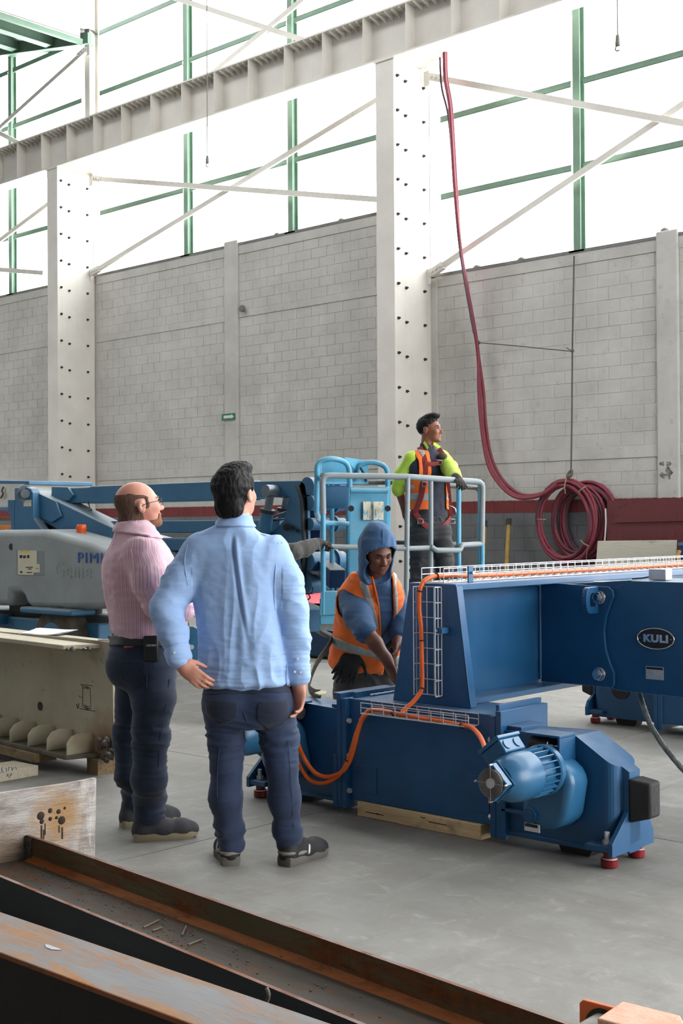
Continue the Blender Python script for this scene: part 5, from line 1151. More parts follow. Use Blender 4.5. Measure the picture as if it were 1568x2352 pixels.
def put(name, V_, Q, material, parent, label=None):
    off = np.array(OFF[parent.name]); me = bpy.data.meshes.new(name); me.vertices.add(len(V_)); me.vertices.foreach_set('co', (V_-off).astype(np.float32).ravel())
    n = Q.shape[1]; me.loops.add(len(Q)*n); me.loops.foreach_set('vertex_index', Q.astype(np.int32).ravel()); me.polygons.add(len(Q)); me.polygons.foreach_set('loop_start', (np.arange(len(Q))*n).astype(np.int32))
    me.polygons.foreach_set('use_smooth', np.ones(len(Q), bool)); me.update(calc_edges=True); me.validate()
    o = bpy.data.objects.new(name, me); COL.objects.link(o); me.materials.append(MATS[material]); o.parent = parent; OFF[o.name] = Vector(off)
    if label: o['label'] = label
    return o
def peel(name, V_, Q, mask, off, material, parent, thick=.002, label=None):
    """pieces of cloth cut from the surface where mask holds, standing off by off; one object for each connected piece"""
    N = vnormals(V_, Q); q = Q[mask[Q].all(1)]
    if not len(q): return None
    u, inv = np.unique(q, return_inverse=True); q = inv.reshape(-1, 4); n = len(u); lab = np.arange(n)
    e = np.concatenate([q[:, [0, 1]], q[:, [1, 2]], q[:, [2, 3]], q[:, [3, 0]]])
    while True:
        m = np.minimum(lab[e[:, 0]], lab[e[:, 1]]); new = lab.copy(); np.minimum.at(new, e[:, 0], m); np.minimum.at(new, e[:, 1], m); new = new[new]
        if (new == lab).all(): break
        lab = new
    fl = lab[q[:, 0]]; ids, cnt = np.unique(fl, return_counts=True); first = None
    for k in ids[np.argsort(-cnt)]:
        f_ = q[fl == k]
        if len(f_) < max(12, .02*len(q)): continue
        w_, iv = np.unique(f_, return_inverse=True); f_ = iv.reshape(-1, 4); g = u[w_]; A = V_[g]+N[g]*(off+thick); B = V_[g]+N[g]*(off-.003); c = len(g)
        ed = np.concatenate([f_[:, [0, 1]], f_[:, [1, 2]], f_[:, [2, 3]], f_[:, [3, 0]]]); key = np.sort(ed, 1); _, fi, ct = np.unique(key[:, 0]*(c+1)+key[:, 1], return_index=True, return_counts=True); b = ed[fi[ct == 1]]
        bd = np.unique(b); dg = np.maximum(np.bincount(b.ravel(), minlength=c), 1)[:, None]
        for _ in range(8):
            for Z_ in (A, B):
                ac = np.stack([np.bincount(b[:, 0], Z_[b[:, 1], a], c)+np.bincount(b[:, 1], Z_[b[:, 0], a], c) for a in range(3)], 1)/dg; Z_[bd] = .5*Z_[bd]+.5*ac[bd]
        side = np.stack([b[:, 1], b[:, 0], b[:, 0]+c, b[:, 1]+c], 1)
        o = put(name, np.concatenate([A, B]), np.concatenate([f_, side]), material, parent, label); first = first or o
    return first
def axes(phi, pitch=0., roll=0.):
    """right, forward, up of a figure turned phi (deg) to the right of the camera's line of sight"""
    p = math.radians(phi); f = FH*math.cos(p)+RH*math.sin(p); r = RH*math.cos(p)-FH*math.sin(p); t = math.radians(pitch)
    f2 = f*math.cos(t)+UP*math.sin(t); u = r.cross(f2); q = math.radians(roll); return r*math.cos(q)+u*math.sin(q), f2, u*math.cos(q)-r*math.sin(q)
def head(s, c, ax, sc=1., nose=1., ears=True, jaw=1.):
    r, f, u = ax; M = np.array([[*r], [*f], [*u]]).T; w_ = lambda x, y, z: np.array(c)+sc*(x*np.array(r)+y*np.array(f)+z*np.array(u)); e = lambda p, rad, k=.02, op='u': s.ell(w_(*p), np.array(rad)*sc, M, k*sc, op)
    e((0, -.016, .032), (.077, .096, .083), .02); e((0, .030, -.015), (.064, .062, .085), .03); e((0, .042, -.072), (.050*jaw, .046, .036), .03); e((0, .078, -.098), (.022, .017, .015), .02)
    for q in (-1, 1): e((q*.037, .068, -.022), (.022, .022, .024), .02)
    e((0, .084, .020), (.046, .012, .010), .016)
    for q in (-1, 1): e((q*.031, .099, .002), (.017, .014, .011), .010, 's')
    s.cone(w_(0, .086, .008), w_(0, .109, -.030), .008*sc, .0125*sc*nose, .010*sc)
    for q in (-1, 1): e((q*.013, .098, -.033), (.010, .011, .008), .006)
    e((0, .090, -.058), (.026, .011, .006), .006); e((0, .088, -.070), (.021, .011, .007), .006); e((0, .099, -.0635), (.024, .006, .0022), .003, 's')
    if ears:
        for q in (-1, 1): e((q*.080, -.010, -.006), (.010, .021, .033), .008); e((q*.087, -.004, -.004), (.005, .011, .018), .006, 's')
    return w_
def face(w_, parent, ax, brow='hair_black', sc=1., lids=.5):
    r, f, u = [np.array(a) for a in ax]; R = Matrix((ax[0], ax[1], ax[2])).transposed()
    for q in (-1, 1):
        c = Vector(w_(q*.031, .0805, .002)); ey = MB().ball(c, Vector((.0125, .0115, .0105))*sc, 12, 8, R).build('eye', 'eye_white', parent, smooth=60)
        MB().ball(c+Vector(f)*.0095*sc, Vector((.0055, .003, .0055))*sc, 10, 6, R).build('iris', 'iris_dark', ey, smooth=60)
        m = MB(); m.tube([Vector(w_(q*(.014+.036*t), .0945-.016*t*t+.0, .0215+.007*math.sin(t*2.4)-.004*t)) for t in [i/8 for i in range(9)]], [.0022*sc, .0042*sc, .0046*sc, .0045*sc, .0042*sc, .0038*sc, .0032*sc, .0024*sc, .0014*sc], 6, hint=ax[2]); m.build('eyebrow', brow, parent, smooth=60)
        m = MB(); m.tube([Vector(w_(q*(.018+.027*t), .0945-.006*abs(t-.5), .0085+.004*math.sin(t*math.pi))) for t in [i/6 for i in range(7)]], .0026*sc, 6, hint=ax[2]); m.build('eyelid', 'lash_dark', parent, smooth=60)
def hand(s, w, d, n, side, curl=.35, spread=.06, sc=1., thumb=.5, k=.004):
    """w wrist, d direction of the hand, n palm normal, side +1 when the thumb lies on d x n"""
    w, d, n = np.array(w), np.array(Vector(d).normalized()), np.array(n, float); n = n-d*(n@d); n = n/np.linalg.norm(n); l = np.cross(d, n)*side
    c = w+d*.05*sc; M = np.stack([l, d, n], 1); s.ell(c, np.array((.040, .056, .016))*sc, M, .014*sc); s.cone(w-d*.02*sc, w+d*.02*sc, .027*sc, .028*sc, .018)
    for i, (x, L) in enumerate(((.028, .082), (.010, .092), (-.009, .086), (-.027, .066))):
        a = c+l*x*sc+d*(.040-abs(x)*.25)*sc; dd = d+l*x*spread/.03; dd /= np.linalg.norm(dd); cu = curl*(1+.12*i); p = a; ang = cu*.6
        for q, (fr, rr) in enumerate(((.46, .0098), (.30, .0088), (.24, .0078))):
            v = dd*math.cos(ang)+n*math.sin(ang); b = p+v*L*fr*sc; s.cone(p, b, rr*sc, (rr-.0010)*sc, k); p = b; ang += cu*1.15
    a = c+l*.030*sc-d*.028*sc; v = d*.62+l*.75*(1-thumb*.6)+n*.55*thumb; v /= np.linalg.norm(v); b = a+v*.042*sc; s.cone(a, b, .0135*sc, .0105*sc, .008); v2 = v+d*.5; v2 /= np.linalg.norm(v2); b2 = b+v2*.030*sc; s.cone(b, b2, .0105*sc, .009*sc, k); s.cone(b2, b2+v2*.02*sc, .009*sc, .0075*sc, k)
def skin_mat(name, c1, c2):
    g = NT(name, .5); p = g.obj(); c = g.ramp(g.noise(p, 14, 5, .6), [(.3, c1), (.7, c2)]); g.color(c); g.b.inputs['Subsurface Weight'].default_value = .12; g.b.inputs['Subsurface Radius'].default_value = (.012, .005, .003); g.b.inputs['Subsurface Scale'].default_value = .5; g.bump(g.noise(p, 260, 3), .08, .003); return g.m
skin_mat('skin_fair', (206, 150, 128), (190, 128, 106)); skin_mat('skin_tan', (186, 128, 98), (170, 112, 84)); skin_mat('skin_brown', (140, 88, 62), (122, 74, 52)); skin_mat('skin_dark', (112, 66, 46), (96, 55, 38))
mat('eye_white', (128, 112, 104), .35); mat('iris_dark', (30, 20, 14), .2); mat('lash_dark', (30, 22, 18), .7)
def hair_mat(name, c1, c2, rough=.45):
    g = NT(name, rough); p = g.obj(); n = g.noise(g.mapped(p, (130, 130, 26)), 1., 4, .6); g.color(g.ramp(n, [(.3, c1), (.7, c2)])); g.bump(n, .6, .006); g.b.inputs['Specular IOR Level'].default_value = .25; return g.m
hair_mat('hair_black', (7, 6, 7), (15, 14, 14), .62); hair_mat('hair_brown', (72, 55, 45), (112, 84, 68), .75); hair_mat('beard_brown', (112, 78, 58), (140, 98, 74), .8)
def cloth(name, c1, c2, scale=3., rough=.85, weave=420., bump=.12, folds=.35):
    g = NT(name, rough); p = g.obj(); n = g.noise(p, scale, 5, .6); c = g.ramp(n, [(.3, c1), (.7, c2)]); wv = g.noise(p, weave, 2, .5); c = g.mix(.12, c, g.ramp(wv, [(.3, tuple(int(v*.7) for v in c1)), (.7, tuple(min(255, int(v*1.15)) for v in c2))])); g.color(c); fo = g.noise(g.mapped(p, (1, 1, 1.8), (.3, .2, 0)), 13, 2, .5, 1.0); hh = g.math('ADD', g.math('MULTIPLY', wv, .12*bump/.12), g.math('MULTIPLY', fo, folds*2)); g.bump(hh, .35, .006); g.b.inputs['Sheen Weight'].default_value = .12; return g.m
cloth('shirt_blue', (144, 174, 218), (158, 187, 228), folds=.5); cloth('jeans_dark', (20, 31, 50), (32, 46, 68), 5); cloth('jeans_blue', (22, 36, 62), (38, 55, 86), 5); cloth('jeans_seam', (38, 50, 74), (48, 60, 84), 5)
cloth('denim_pocket', (18, 28, 48), (27, 39, 60), 5)
mat('belt_black', (16, 16, 17), .5); mat('leather_tag', (172, 92, 58), .6); mat('shoe_grey', (52, 52, 56), .8, 0, (66, 66, 70), 20, .6, .2, 200); mat('sole_tan', (150, 138, 112), .8, 0, (128, 116, 94), 10, .6); mat('shoe_black', (22, 22, 24), .7, 0, (34, 34, 36), 20, .6, .2, 200); mat('sole_grey', (96, 92, 86), .8, 0, (72, 68, 62), 14, .6); mat('shoe_trim', (128, 122, 112), .7); mat('reflective', (196, 198, 200), .45, .3)
mat('button', (222, 224, 228), .4); mat('lens', (120, 130, 140), .1); mat('frame_black', (20, 20, 22), .4)
def shoe(parent, heel, toe, up=.0, upper='shoe_black', sole='sole_grey', trim=None, w=.046, hgt=.118, L=None):
    """heel and toe: floor points"""
    heel, toe = Vector(heel), Vector(toe); d = (toe-heel); L = d.length; d.normalize(); l = d.cross(UP); s = Solid(); X = lambda t, z, q=0: heel+d*(t*L)+UP*z+l*q
    s.loft([(X(.02, .006), l, w*.78, .02, .02), (X(.02, .03), l, w*.78, .02, .02)], .01) if False else None
    s.limb([X(.12, .05), X(.45, .045), X(.75, .038), X(.90, .034)], [w*.82, w*.88, w*.98, w*.80], .03); s.limb([X(.14, .05), X(.17, hgt)], [w*.86, w*.86], .03); s.limb([X(.17, hgt), X(.5, .055)], [w*.72, w*.7], .03); s.half(X(0, .022), (0, 0, -1)); s.half(X(0, hgt+.012), (0, 0, 1))
    v, q = s.mesh(.006, 2); o = put('shoe', v, q, upper, parent)
    m = MB(); prof = []
    for t, a in ((-.005, .55), (.02, .82), (.12, .96), (.3, .92), (.5, .94), (.72, 1.1), (.86, 1.0), (.95, .72), (1.0, .34)): prof.append((t, a*w))
    ring = [(t, a) for t, a in prof]+[(t, -a) for t, a in reversed(prof)]; n = len(ring); zs = ((.0, .96), (.012, 1.03), (.026, 1.02), (.034, .97)); vs = []
    for z, k in zs: vs += [X(t, z+(.012 if t > .9 and z < .01 else 0)+(.006 if t < .25 and z > .02 else 0), a*k) for t, a in ring]
    fs = [(i*n+j, i*n+(j+1) % n, (i+1)*n+(j+1) % n, (i+1)*n+j) for i in range(3) for j in range(n)]+[tuple(range(n-1, -1, -1)), tuple(range(3*n, 4*n))]; m.add(vs, fs); m.build('sole', sole, o, smooth=45)
    P = v@np.eye(3); dn, ln = np.array(d), np.array(l); T = (v-np.array(heel))@dn/L; Lt = (v-np.array(heel))@ln; Z = v[:, 2]-heel.z
    if trim:
        peel('heel_patch', v, q, (T < .13) & (Z > .046) & (Z < .068), .001, trim, o); peel('side_flash', v, q, (np.abs(T-.42-.9*(Z-.05)) < .035) & (Z > .03) & (Z < .085), .001, 'reflective', o); peel('side_panel', v, q, (T > .16) & (T < .40) & (Z > .04) & (Z < .062), .001, trim, o)
    for k in range(4): MB().tube([X(.42+.07*k, .092-.011*k, -.022), X(.44+.07*k, .099-.0115*k, 0), X(.42+.07*k, .092-.011*k, .022)], .003, 5).build('lace', 'tie_black', o, smooth=60)
    return o
def snapper(V_, Q):
    rel = V_-np.array((0, 0, CH)); Zd = rel@np.array(FX); X = 784+FPX*(rel@np.array(RX))/Zd; Y = 1176-FPX*(rel@np.array(UX))/Zd; N = vnormals(V_, Q); fac = (N*rel).sum(1) < 0
    def f(px, py, off=.004):
        d = np.where(fac, (X-px)**2+(Y-py)**2, 1e12); i = np.argsort(d)[:6]; i = i[np.argmin(Zd[i]+1e-3*np.sqrt(d[i]))]; return Vector(V_[i]+N[i]*off)
    f.X, f.Y, f.Z, f.front, f.N = X, Y, Zd, fac, N
    return f
def ribbon(name, pts, w_, m, parent, nrm, flat=.12, sub=5):
    P = spline(pts, sub); return MB().tube(P, w_, 8, flat=flat, hint=nrm).build(name, m, parent, smooth=60)
def seam(name, snap, pp, m, parent, r=.0016, off=.0015):
    return MB().tube(spline([snap(x, y, off) for x, y in pp], 3), r, 5).build(name, m, parent, smooth=60)
def inpoly(X, Y, poly):
    n = len(poly); c = np.zeros(len(X), bool); j = n-1
    for i in range(n):
        (xi, yi), (xj, yj) = poly[i], poly[j]; c ^= ((yi > Y) != (yj > Y)) & (X < (xj-xi)*(Y-yi)/((yj-yi) or 1e-9)+xi); j = i
    return c
# ---------------------------------------------------------------- man in the light blue shirt, seen from behind
def man_blue():
    Z0 = 5.65; D = lambda px, py, dz=0.: dep(px, py, Z0+dz); ax = axes(10); r, f, u = ax
    hl, hr = onZ(531, 1990), onZ(650, 1990); root = (hl+hr)/2
    t = thing('person', root, 'man in light blue shirt and jeans seen from behind, left hand on his hip', 'person', 'people in the hall')
    # body
    s = Solid(); hx = axes(28, 9); w_ = head(s, D(541, 1136), hx)
    s.limb([D(541, 1160), D(541, 1225, .0)], [.056, .062], .02); s.loft([(D(560, 1560), r, .15, .09, .09), (D(535, 1300), r, .15, .08, .08), (D(540, 1235), r, .13, .06, .06)], .03)
    LS, LE, LW = D(450, 1268), D(376, 1402, -.06), D(411, 1516, -.14); RS, RE, RW = D(636, 1268), D(674, 1405), D(687, 1562, -.02)
    s.limb([LS, LE, LW], [.045, .038, .028], .02); s.limb([RS, RE, RW], [.045, .038, .028], .02)
    hand(s, D(414, 1522, -.15), D(462, 1566, -.16)-D(414, 1522, -.15), FH+UP*.2, 1, .30, .04, 1.02, 1.3); hand(s, D(687, 1566, -.02), D(683, 1635, -.03)-D(687, 1566, -.02), -FH*.75-RH*.65, 1, .42, .04, 1.04, .3)
    HL, HR = D(515, 1600), D(618, 1600); KL, KR = D(520, 1760, -.02), D(648, 1765, -.02); AL, AR = D(531, 1945, .03), D(661, 1945, .03)
    s.limb([HL, KL, AL], [.06, .045, .035], .02); s.limb([HR, KR, AR], [.06, .045, .035], .02)
    for A, h_, dd in ((AL, hl, FH), (AR, hr, (onZ(722, 1967)-hr).normalized())): s.cone(A, Vector((h_.x, h_.y, .05))+dd*.16, .035, .025, .02)
    v, q = s.mesh(.0058, 2); body = put('body', v, q, 'skin_fair', t)
    # hair
    s = Solid(); M = np.array([[*hx[0]], [*hx[1]], [*hx[2]]]).T; e = lambda p, rad, k=.015, op='u': s.ell(w_(*p), rad, M, k, op)
    e((0, -.020, .042), (.088, .104, .090)); e((0, -.062, -.045), (.068, .050, .060), .03); e((0, .030, .112), (.062, .070, .032), .03); e((.0, .12, -.045), (.10, .085, .11), .01, 's')
    for k in (-1, 1): e((k*.09, .004, -.018), (.03, .030, .042), .01, 's')
    e((0, -.045, -.135), (.10, .07, .052), .015, 's')
    v, q = s.mesh(.005, 1); v = wrinkle(v, q, [(.0035, (90, 90, 30), 3, True, None), (.004, (28, 28, 14), 4, False, None)]); put('hair', v, q, 'hair_black', t)
    # jeans
    s = Solid(); s.loft([(D(572, 1655), r, .15, .11, .12), (D(566, 1605), r, .188, .115, .135), (D(560, 1555), r, .175, .11, .115), (D(556, 1520), r, .165, .10, .10)], .03)
    s.limb([D(515, 1625), D(519, 1690, .0), D(520, 1756, -.02), D(518, 1832, -.01), D(527, 1900, .02), D(532, 1936, .03)], [.094, .078, .066, .070, .057, .056], .035)
    s.limb([D(628, 1625), D(640, 1690, .0), D(648, 1760, -.02), D(653, 1832, -.01), D(659, 1900, .02), D(662, 1934, .03)], [.098, .078, .065, .068, .055, .054], .035)
    for x in (522, 612): s.ell(D(x, 1612, -.06), (.088, .08, .085), np.eye(3), .05)
    for y, b in ((1958, 532), (1955, 662)): pass
    v, q = s.mesh(.0062, 2); sn = snapper(v, q); z = v[:, 2]; kn = .9*np.exp(-((z-.55)/.09)**2)+1.1*np.exp(-((z-.13)/.07)**2)+.18
    v = wrinkle(v, q, [(.0075, (9, 9, 34), 11, True, np.clip(kn, 0, 1.2)), (.003, (16, 16, 16), 12, False, None)]); o = put('jeans', v, q, 'jeans_blue', t); sn = snapper(v, q)
    for x0, poly in ((0, [(468, 1600), (548, 1612), (545, 1652), (505, 1668), (474, 1640)]), (1, [(590, 1612), (662, 1606), (664, 1655), (622, 1682), (588, 1655)])):
        peel('back_pocket', v, q, inpoly(sn.X, sn.Y, poly) & sn.front, .001, 'denim_pocket', o)
    peel('seat_band', v, q, inpoly(sn.X, sn.Y, [(455, 1570), (672, 1560), (670, 1592), (460, 1598)]) & sn.front, .0008, 'denim_pocket', o, .001)  # darker denim band across the seat below the shirt hem
    for pp in ([(553, 1600), (560, 1640), (574, 1668)], [(506, 1700), (500, 1760), (498, 1830)], [(664, 1700), (668, 1760), (672, 1830), (676, 1900)]): seam('denim_seam', sn, pp, 'jeans_seam', o)
    # shirt
    s = Solid(); s.loft([(D(561, 1566, .0), r, .196, .135, .15), (D(558, 1510), r, .188, .13, .135), (D(545, 1420), r, .178, .12, .115), (D(535, 1330), r, .192, .12, .12), (D(535, 1275), r, .200, .11, .12), (D(538, 1238), r, .158, .085, .095), (D(541, 1208), r, .072, .062, .068)], .03, e=2.5)
    s.limb([D(462, 1270), D(415, 1335, -.02), D(382, 1398, -.06)], [.082, .072, .066], .035); s.limb([D(382, 1398, -.06), D(396, 1450, -.10), D(411, 1508, -.14)], [.066, .062, .046], .03)
    s.limb([D(625, 1270), D(655, 1335), D(672, 1400)], [.082, .070, .062], .035); s.limb([D(672, 1400), D(680, 1470, -.01), D(686, 1552, -.02)], [.062, .058, .043], .03)
    s.limb([D(541, 1215), D(542, 1190)], [.066, .060], .02); s.cone(D(541, 1215, .0), D(542, 1170), .05, .05, .008, 's')
    v, q = s.mesh(.0048, 2); sn = snapper(v, q); X, Y = sn.X, sn.Y
    arm = ((X < 440) & (Y > 1300)) | ((X > 648) & (Y > 1300)); low = np.clip((Y-1380)/150, 0, 1)
    v = wrinkle(v, q, [(.0050, (17, 17, 4.0), 21, True, np.where(arm, .35, 1.0)), (.0042, (8, 8, 24), 22, True, np.where(arm, 1.0, low*.9)), (.0030, (10, 10, 60), 24, True, np.where(arm, .5, low*.9)), (.0015, (40, 40, 40), 23, False, None)])
    # centre-back pleat running to the hem
    dx = X-(533+np.clip((Y-1225)/340, 0, 1)**1.4*52); gr = np.exp(-(dx/4.)**2)*np.clip((Y-1225)/30, 0, 1)*np.clip((1480-Y)/120, 0, 1)-.8*np.exp(-((dx-9)/6.)**2)*np.clip((Y-1225)/30, 0, 1)*np.clip((1480-Y)/120, 0, 1)
    v = v-vnormals(v, q)*(np.where(sn.front, gr, 0)*.011)[:, None]
    o = put('shirt', v, q, 'shirt_blue', t); sn = snapper(v, q); X, Y = sn.X, sn.Y
    seam('yoke_seam', sn, [(428, 1248), (470, 1226), (540, 1222), (600, 1226), (648, 1246)], 'shirt_blue', o, .0022, .001)
    for pp in ([(430, 1250), (424, 1290), (432, 1340), (444, 1380)], [(640, 1246), (634, 1300), (630, 1360), (632, 1400)]): seam('sleeve_seam', sn, pp, 'shirt_blue', o, .002, .001)
    m = np.isfinite(X) & (Y < 1212) & (Y > 1184) & (np.abs(X-541) < 46); peel('collar', v, q, m, .006, 'shirt_blue', o, .004)
    d1 = np.linalg.norm(v-np.array(D(410, 1508, -.14)), axis=1); peel('cuff', v, q, (d1 < .085) & ((v-np.array(D(405, 1487, -.13)))@np.array((LW-LE).normalized()) > 0), .003, 'shirt_blue', o, .003)
    peel('cuff', v, q, (Y > 1524) & (X > 655) & (Y < 1600), .003, 'shirt_blue', o, .003)
    for (x, y) in ((401, 1498), (683, 1512), (678, 1542), (690, 1545)): p = sn(x, y, .006); MB().cyl(p, p-FH*.003, .0055, n=10).build('button', 'button', o)
    shoe(t, hl+V(0, 0, 0)-FH*.0, hl+(FH*.96-RH*.22)*.285, trim='shoe_trim'); shoe(t, hr, hr+(onZ(722, 1967)-hr).normalized()*.285, trim='shoe_trim')
    return t
# ---------------------------------------------------------------- bald man with glasses
def stripe_mat():
    g = NT('shirt_stripes', .85); a = g.n('Attribute'); a.attribute_name = 'st'; x = g.math('FRACT', g.math('DIVIDE', a.outputs['Fac'], .0200))
    c = g.ramp(x, [(0., (214, 178, 188)), (.16, (204, 128, 152)), (.34, (218, 184, 192)), (.60, (146, 138, 142)), (.72, (220, 188, 196))], True); n = g.noise(g.obj(), 380, 2); g.color(g.mix(.25, c, (212, 176, 186))); g.bump(n, .1, .003); g.b.inputs['Sheen Weight'].default_value = .12
stripe_mat()
def man_bald():
    Z0 = 6.15; D = lambda px, py, dz=0.: dep(px, py, Z0+dz); ax = axes(66); r, f, u = ax
    h1, t1 = onZ(306, 1932), onZ(453, 1920); h2, t2 = onZ(278, 1902), onZ(398, 1888); root = (h1+h2)/2+f*.1
    t = thing('person', root, 'bald man with glasses in pink striped shirt, arms folded, looking up', 'person', 'people in the hall')
    s = Solid(); hx = axes(66, 10); w_ = head(s, D(319, 1161), hx, 1.0, 1.05)
    s.limb([D(305, 1185), D(300, 1238)], [.064, .072], .025); s.loft([(D(335, 1460), r, .13, .14, .13), (D(322, 1330), r, .15, .13, .13), (D(312, 1250), r, .14, .08, .08)], .03)
    RS, RE, RW = D(328, 1272, -.18), D(366, 1388, -.24), D(452, 1392, -.06); LS, LE, LW = D(318, 1265, .18), D(392, 1385, .24), D(420, 1385, -.04)
    s.limb([RS, RE, RW], [.045, .038, .03], .02); s.limb([LS, LE, LW], [.045, .038, .03], .02)
    hand(s, RW, RH*.8+FH*.5, -f*.2+FH*.3-UP*.6, 1, .5); hand(s, LW, RH*-.3-FH*.6+UP*.3, f*-.5, 1, .5)
    HR, HL = D(345, 1520, -.1), D(322, 1515, .1); KR, KL = D(346, 1690, -.12), D(298, 1690, .12); AR, AL = Vector((h1.x, h1.y, .1))+f*.08, Vector((h2.x, h2.y, .1))+f*.08
    s.limb([HR, KR, AR], [.06, .045, .035], .02); s.limb([HL, KL, AL], [.06, .045, .035], .02)
    for A, h_, e_ in ((AR, h1, t1), (AL, h2, t2)): s.cone(A, Vector((h_.x, h_.y, .05)).lerp(Vector((e_.x, e_.y, .045)), .55), .035, .025, .02)
    v, q = s.mesh(.0056, 2); body = put('body', v, q, 'skin_fair', t); face(w_, body, hx, 'hair_brown')
    M = np.array([[*hx[0]], [*hx[1]], [*hx[2]]]).T; loc = lambda P: (P-w_(0, 0, 0))@M; L = loc(v); sn = snapper(v, q)
    # fringe of hair round the back and sides, stubble beard
    n1 = vnoise(v*60, 3)*.006; fr = (L[:, 1] < .035+n1) & (L[:, 2] < .066-.34*np.clip(L[:, 1]+.05, 0, .2)+n1) & (L[:, 2] > -.108-.30*L[:, 1]) & (np.abs(L[:, 0]) < .12) & (np.linalg.norm(L, axis=1) < .14)
    ear = (np.abs(L[:, 0]) > .074) & (np.abs(L[:, 1]+.008) < .026) & (L[:, 2] < .03) & (L[:, 2] > -.045); fr &= ~ear & ~((np.abs(L[:, 0]) > .05) & (L[:, 1] > .0) & (L[:, 2] < -.02))
    o = peel('hair', v, q, fr, .0015, 'hair_brown', t, .0025)
    bd = (L[:, 1] > .015+n1) & (L[:, 2] < -.047+.25*np.clip(.06-L[:, 1], 0, 1)+n1*.5) & (L[:, 2] > -.118) & (np.linalg.norm(L, axis=1) < .15) & ~((np.abs(L[:, 0]) < .022) & (L[:, 2] > -.078) & (L[:, 2] < -.052) & (L[:, 1] > .085)); bd &= ~((L[:, 2] > -.075) & (L[:, 1] < .07))
    peel('beard', v, q, bd, .001, 'beard_brown', t, .003)
    # glasses
    g = thing('x', root, None, None); bpy.data.objects.remove(g)
    mk = lambda x, y, z: Vector(w_(x, y, z)); gm = MB()
    for k in (-1, 1):
        gm.tube([mk(k*(.033+.022*math.cos(a)), .106-.006*abs(math.cos(a)), .0+.017*math.sin(a)) for a in [2*math.pi*i/20 for i in range(20)]], .0014, 6, True); gm.tube([mk(k*.056, .100, .006), mk(k*.076, .06, .008), mk(k*.084, .01, .004), mk(k*.083, -.012, -.004), mk(k*.082, -.022, -.022)], .0016, 6)
    gm.tube([mk(-.012, .108, .004), mk(0, .112, .006), mk(.012, .108, .004)], .0014, 6); gm.build('glasses', 'frame_black', t, smooth=60)
    # jeans
    s = Solid(); s.loft([(D(335, 1560), r, .17, .13, .15), (D(333, 1510), r, .185, .15, .165), (D(334, 1462), r, .175, .165, .155), (D(335, 1440), r, .165, .15, .14)], .03)
    s.limb([HR+V(0, 0, -.03), D(352, 1600, -.12), KR, D(342, 1790, -.12), Vector((AR.x, AR.y, .2)), AR+V(0, 0, .02)], [.112, .098, .080, .076, .070, .070], .04)
    s.limb([HL+V(0, 0, -.03), D(312, 1600, .11), KL, D(300, 1780, .12), Vector((AL.x, AL.y, .2)), AL+V(0, 0, .02)], [.112, .095, .078, .073, .068, .068], .03)
    s.ell(D(292, 1530, -.08), (.10, .10, .10), np.eye(3), .05); s.ell(D(290, 1528, .08), (.09, .10, .10), np.eye(3), .05)
    v, q = s.mesh(.0062, 2); z = v[:, 2]; v = wrinkle(v, q, [(.007, (7, 7, 32), 31, True, np.clip(.22+.8*np.exp(-((z-.5)/.13)**2)+1.1*np.exp(-((z-.15)/.09)**2), 0, 1.3)), (.003, (15, 15, 15), 32, False, None)]); o = put('jeans', v, q, 'jeans_dark', t); sn = snapper(v, q)
    peel('back_pocket', v, q, inpoly(sn.X, sn.Y, [(272, 1518), (335, 1516), (336, 1570), (308, 1584), (276, 1562)]) & sn.front, .001, 'denim_pocket', o)
    for pp in ([(337, 1512), (336, 1545), (337, 1580)], [(390, 1560), (384, 1620), (370, 1690), (366, 1760)], [(272, 1518), (300, 1517), (335, 1515)]): seam('denim_seam', sn, pp, 'jeans_seam', o)
    # belt, pouch, leather patch
    bl = (np.abs(sn.Y-1473-(sn.X-335)*.02) < 13); peel('belt', v, q, bl, .004, 'belt_black', t, .003)
    p = sn(348, 1487, .0); T = frame(p, RH, UP, -FH); po = MB(T).box(-.034, .034, -.065, .055, -.02, .032).build('belt_pouch', 'belt_black', t, bevel=.008, smooth=40); text('pouch_letters', 'GERBER', .013, 'button', po, T @ Matrix.Translation((.004, .012, .0335)), .0004, 1.05)
    o2 = peel('leather_patch', v, q, inpoly(sn.X, sn.Y, [(284, 1479), (308, 1478), (318, 1482), (306, 1487), (284, 1492)]) & sn.front, .002, 'leather_tag', t, .002)
    # shirt
    s = Solid(); s.loft([(D(336, 1462), r, .172, .165, .158), (D(338, 1440), r, .185, .185, .165), (D(334, 1395), r, .188, .20, .170), (D(324, 1330), r, .200, .180, .178), (D(316, 1276), r, .205, .140, .158), (D(310, 1240), r, .150, .100, .105), (D(305, 1212), r, .075, .078, .075)], .03, e=2.4)
    s.limb([RS+V(0, 0, -.005), D(346, 1335, -.23), RE], [.088, .080, .070], .04); s.limb([RE, D(410, 1394, -.17), D(440, 1392, -.09)], [.068, .062, .054], .035); s.limb([LS, LE, LW], [.085, .068, .055], .04)
    s.limb([D(304, 1226), D(309, 1212)], [.078, .073], .02); s.cone(D(304, 1235), D(310, 1175), .064, .066, .008, 's')
    v, q = s.mesh(.0048, 2); sn = snapper(v, q); X, Y = sn.X, sn.Y
    v = wrinkle(v, q, [(.006, (13, 13, 5), 41, True, np.clip((1440-Y)/200, .2, 1)), (.006, (10, 10, 22), 42, True, np.clip((Y-1300)/120, .1, 1)), (.0018, (40, 40, 40), 43, False, None)]); o = put('shirt', v, q, 'shirt_stripes', t)
    # the run of the stripes: round the trunk, or round the near arm
    c0 = np.array(D(325, 1350)); U = (v-c0)@np.array(r); W = (v-c0)@np.array(f); st = np.arctan2(W, U)*.19
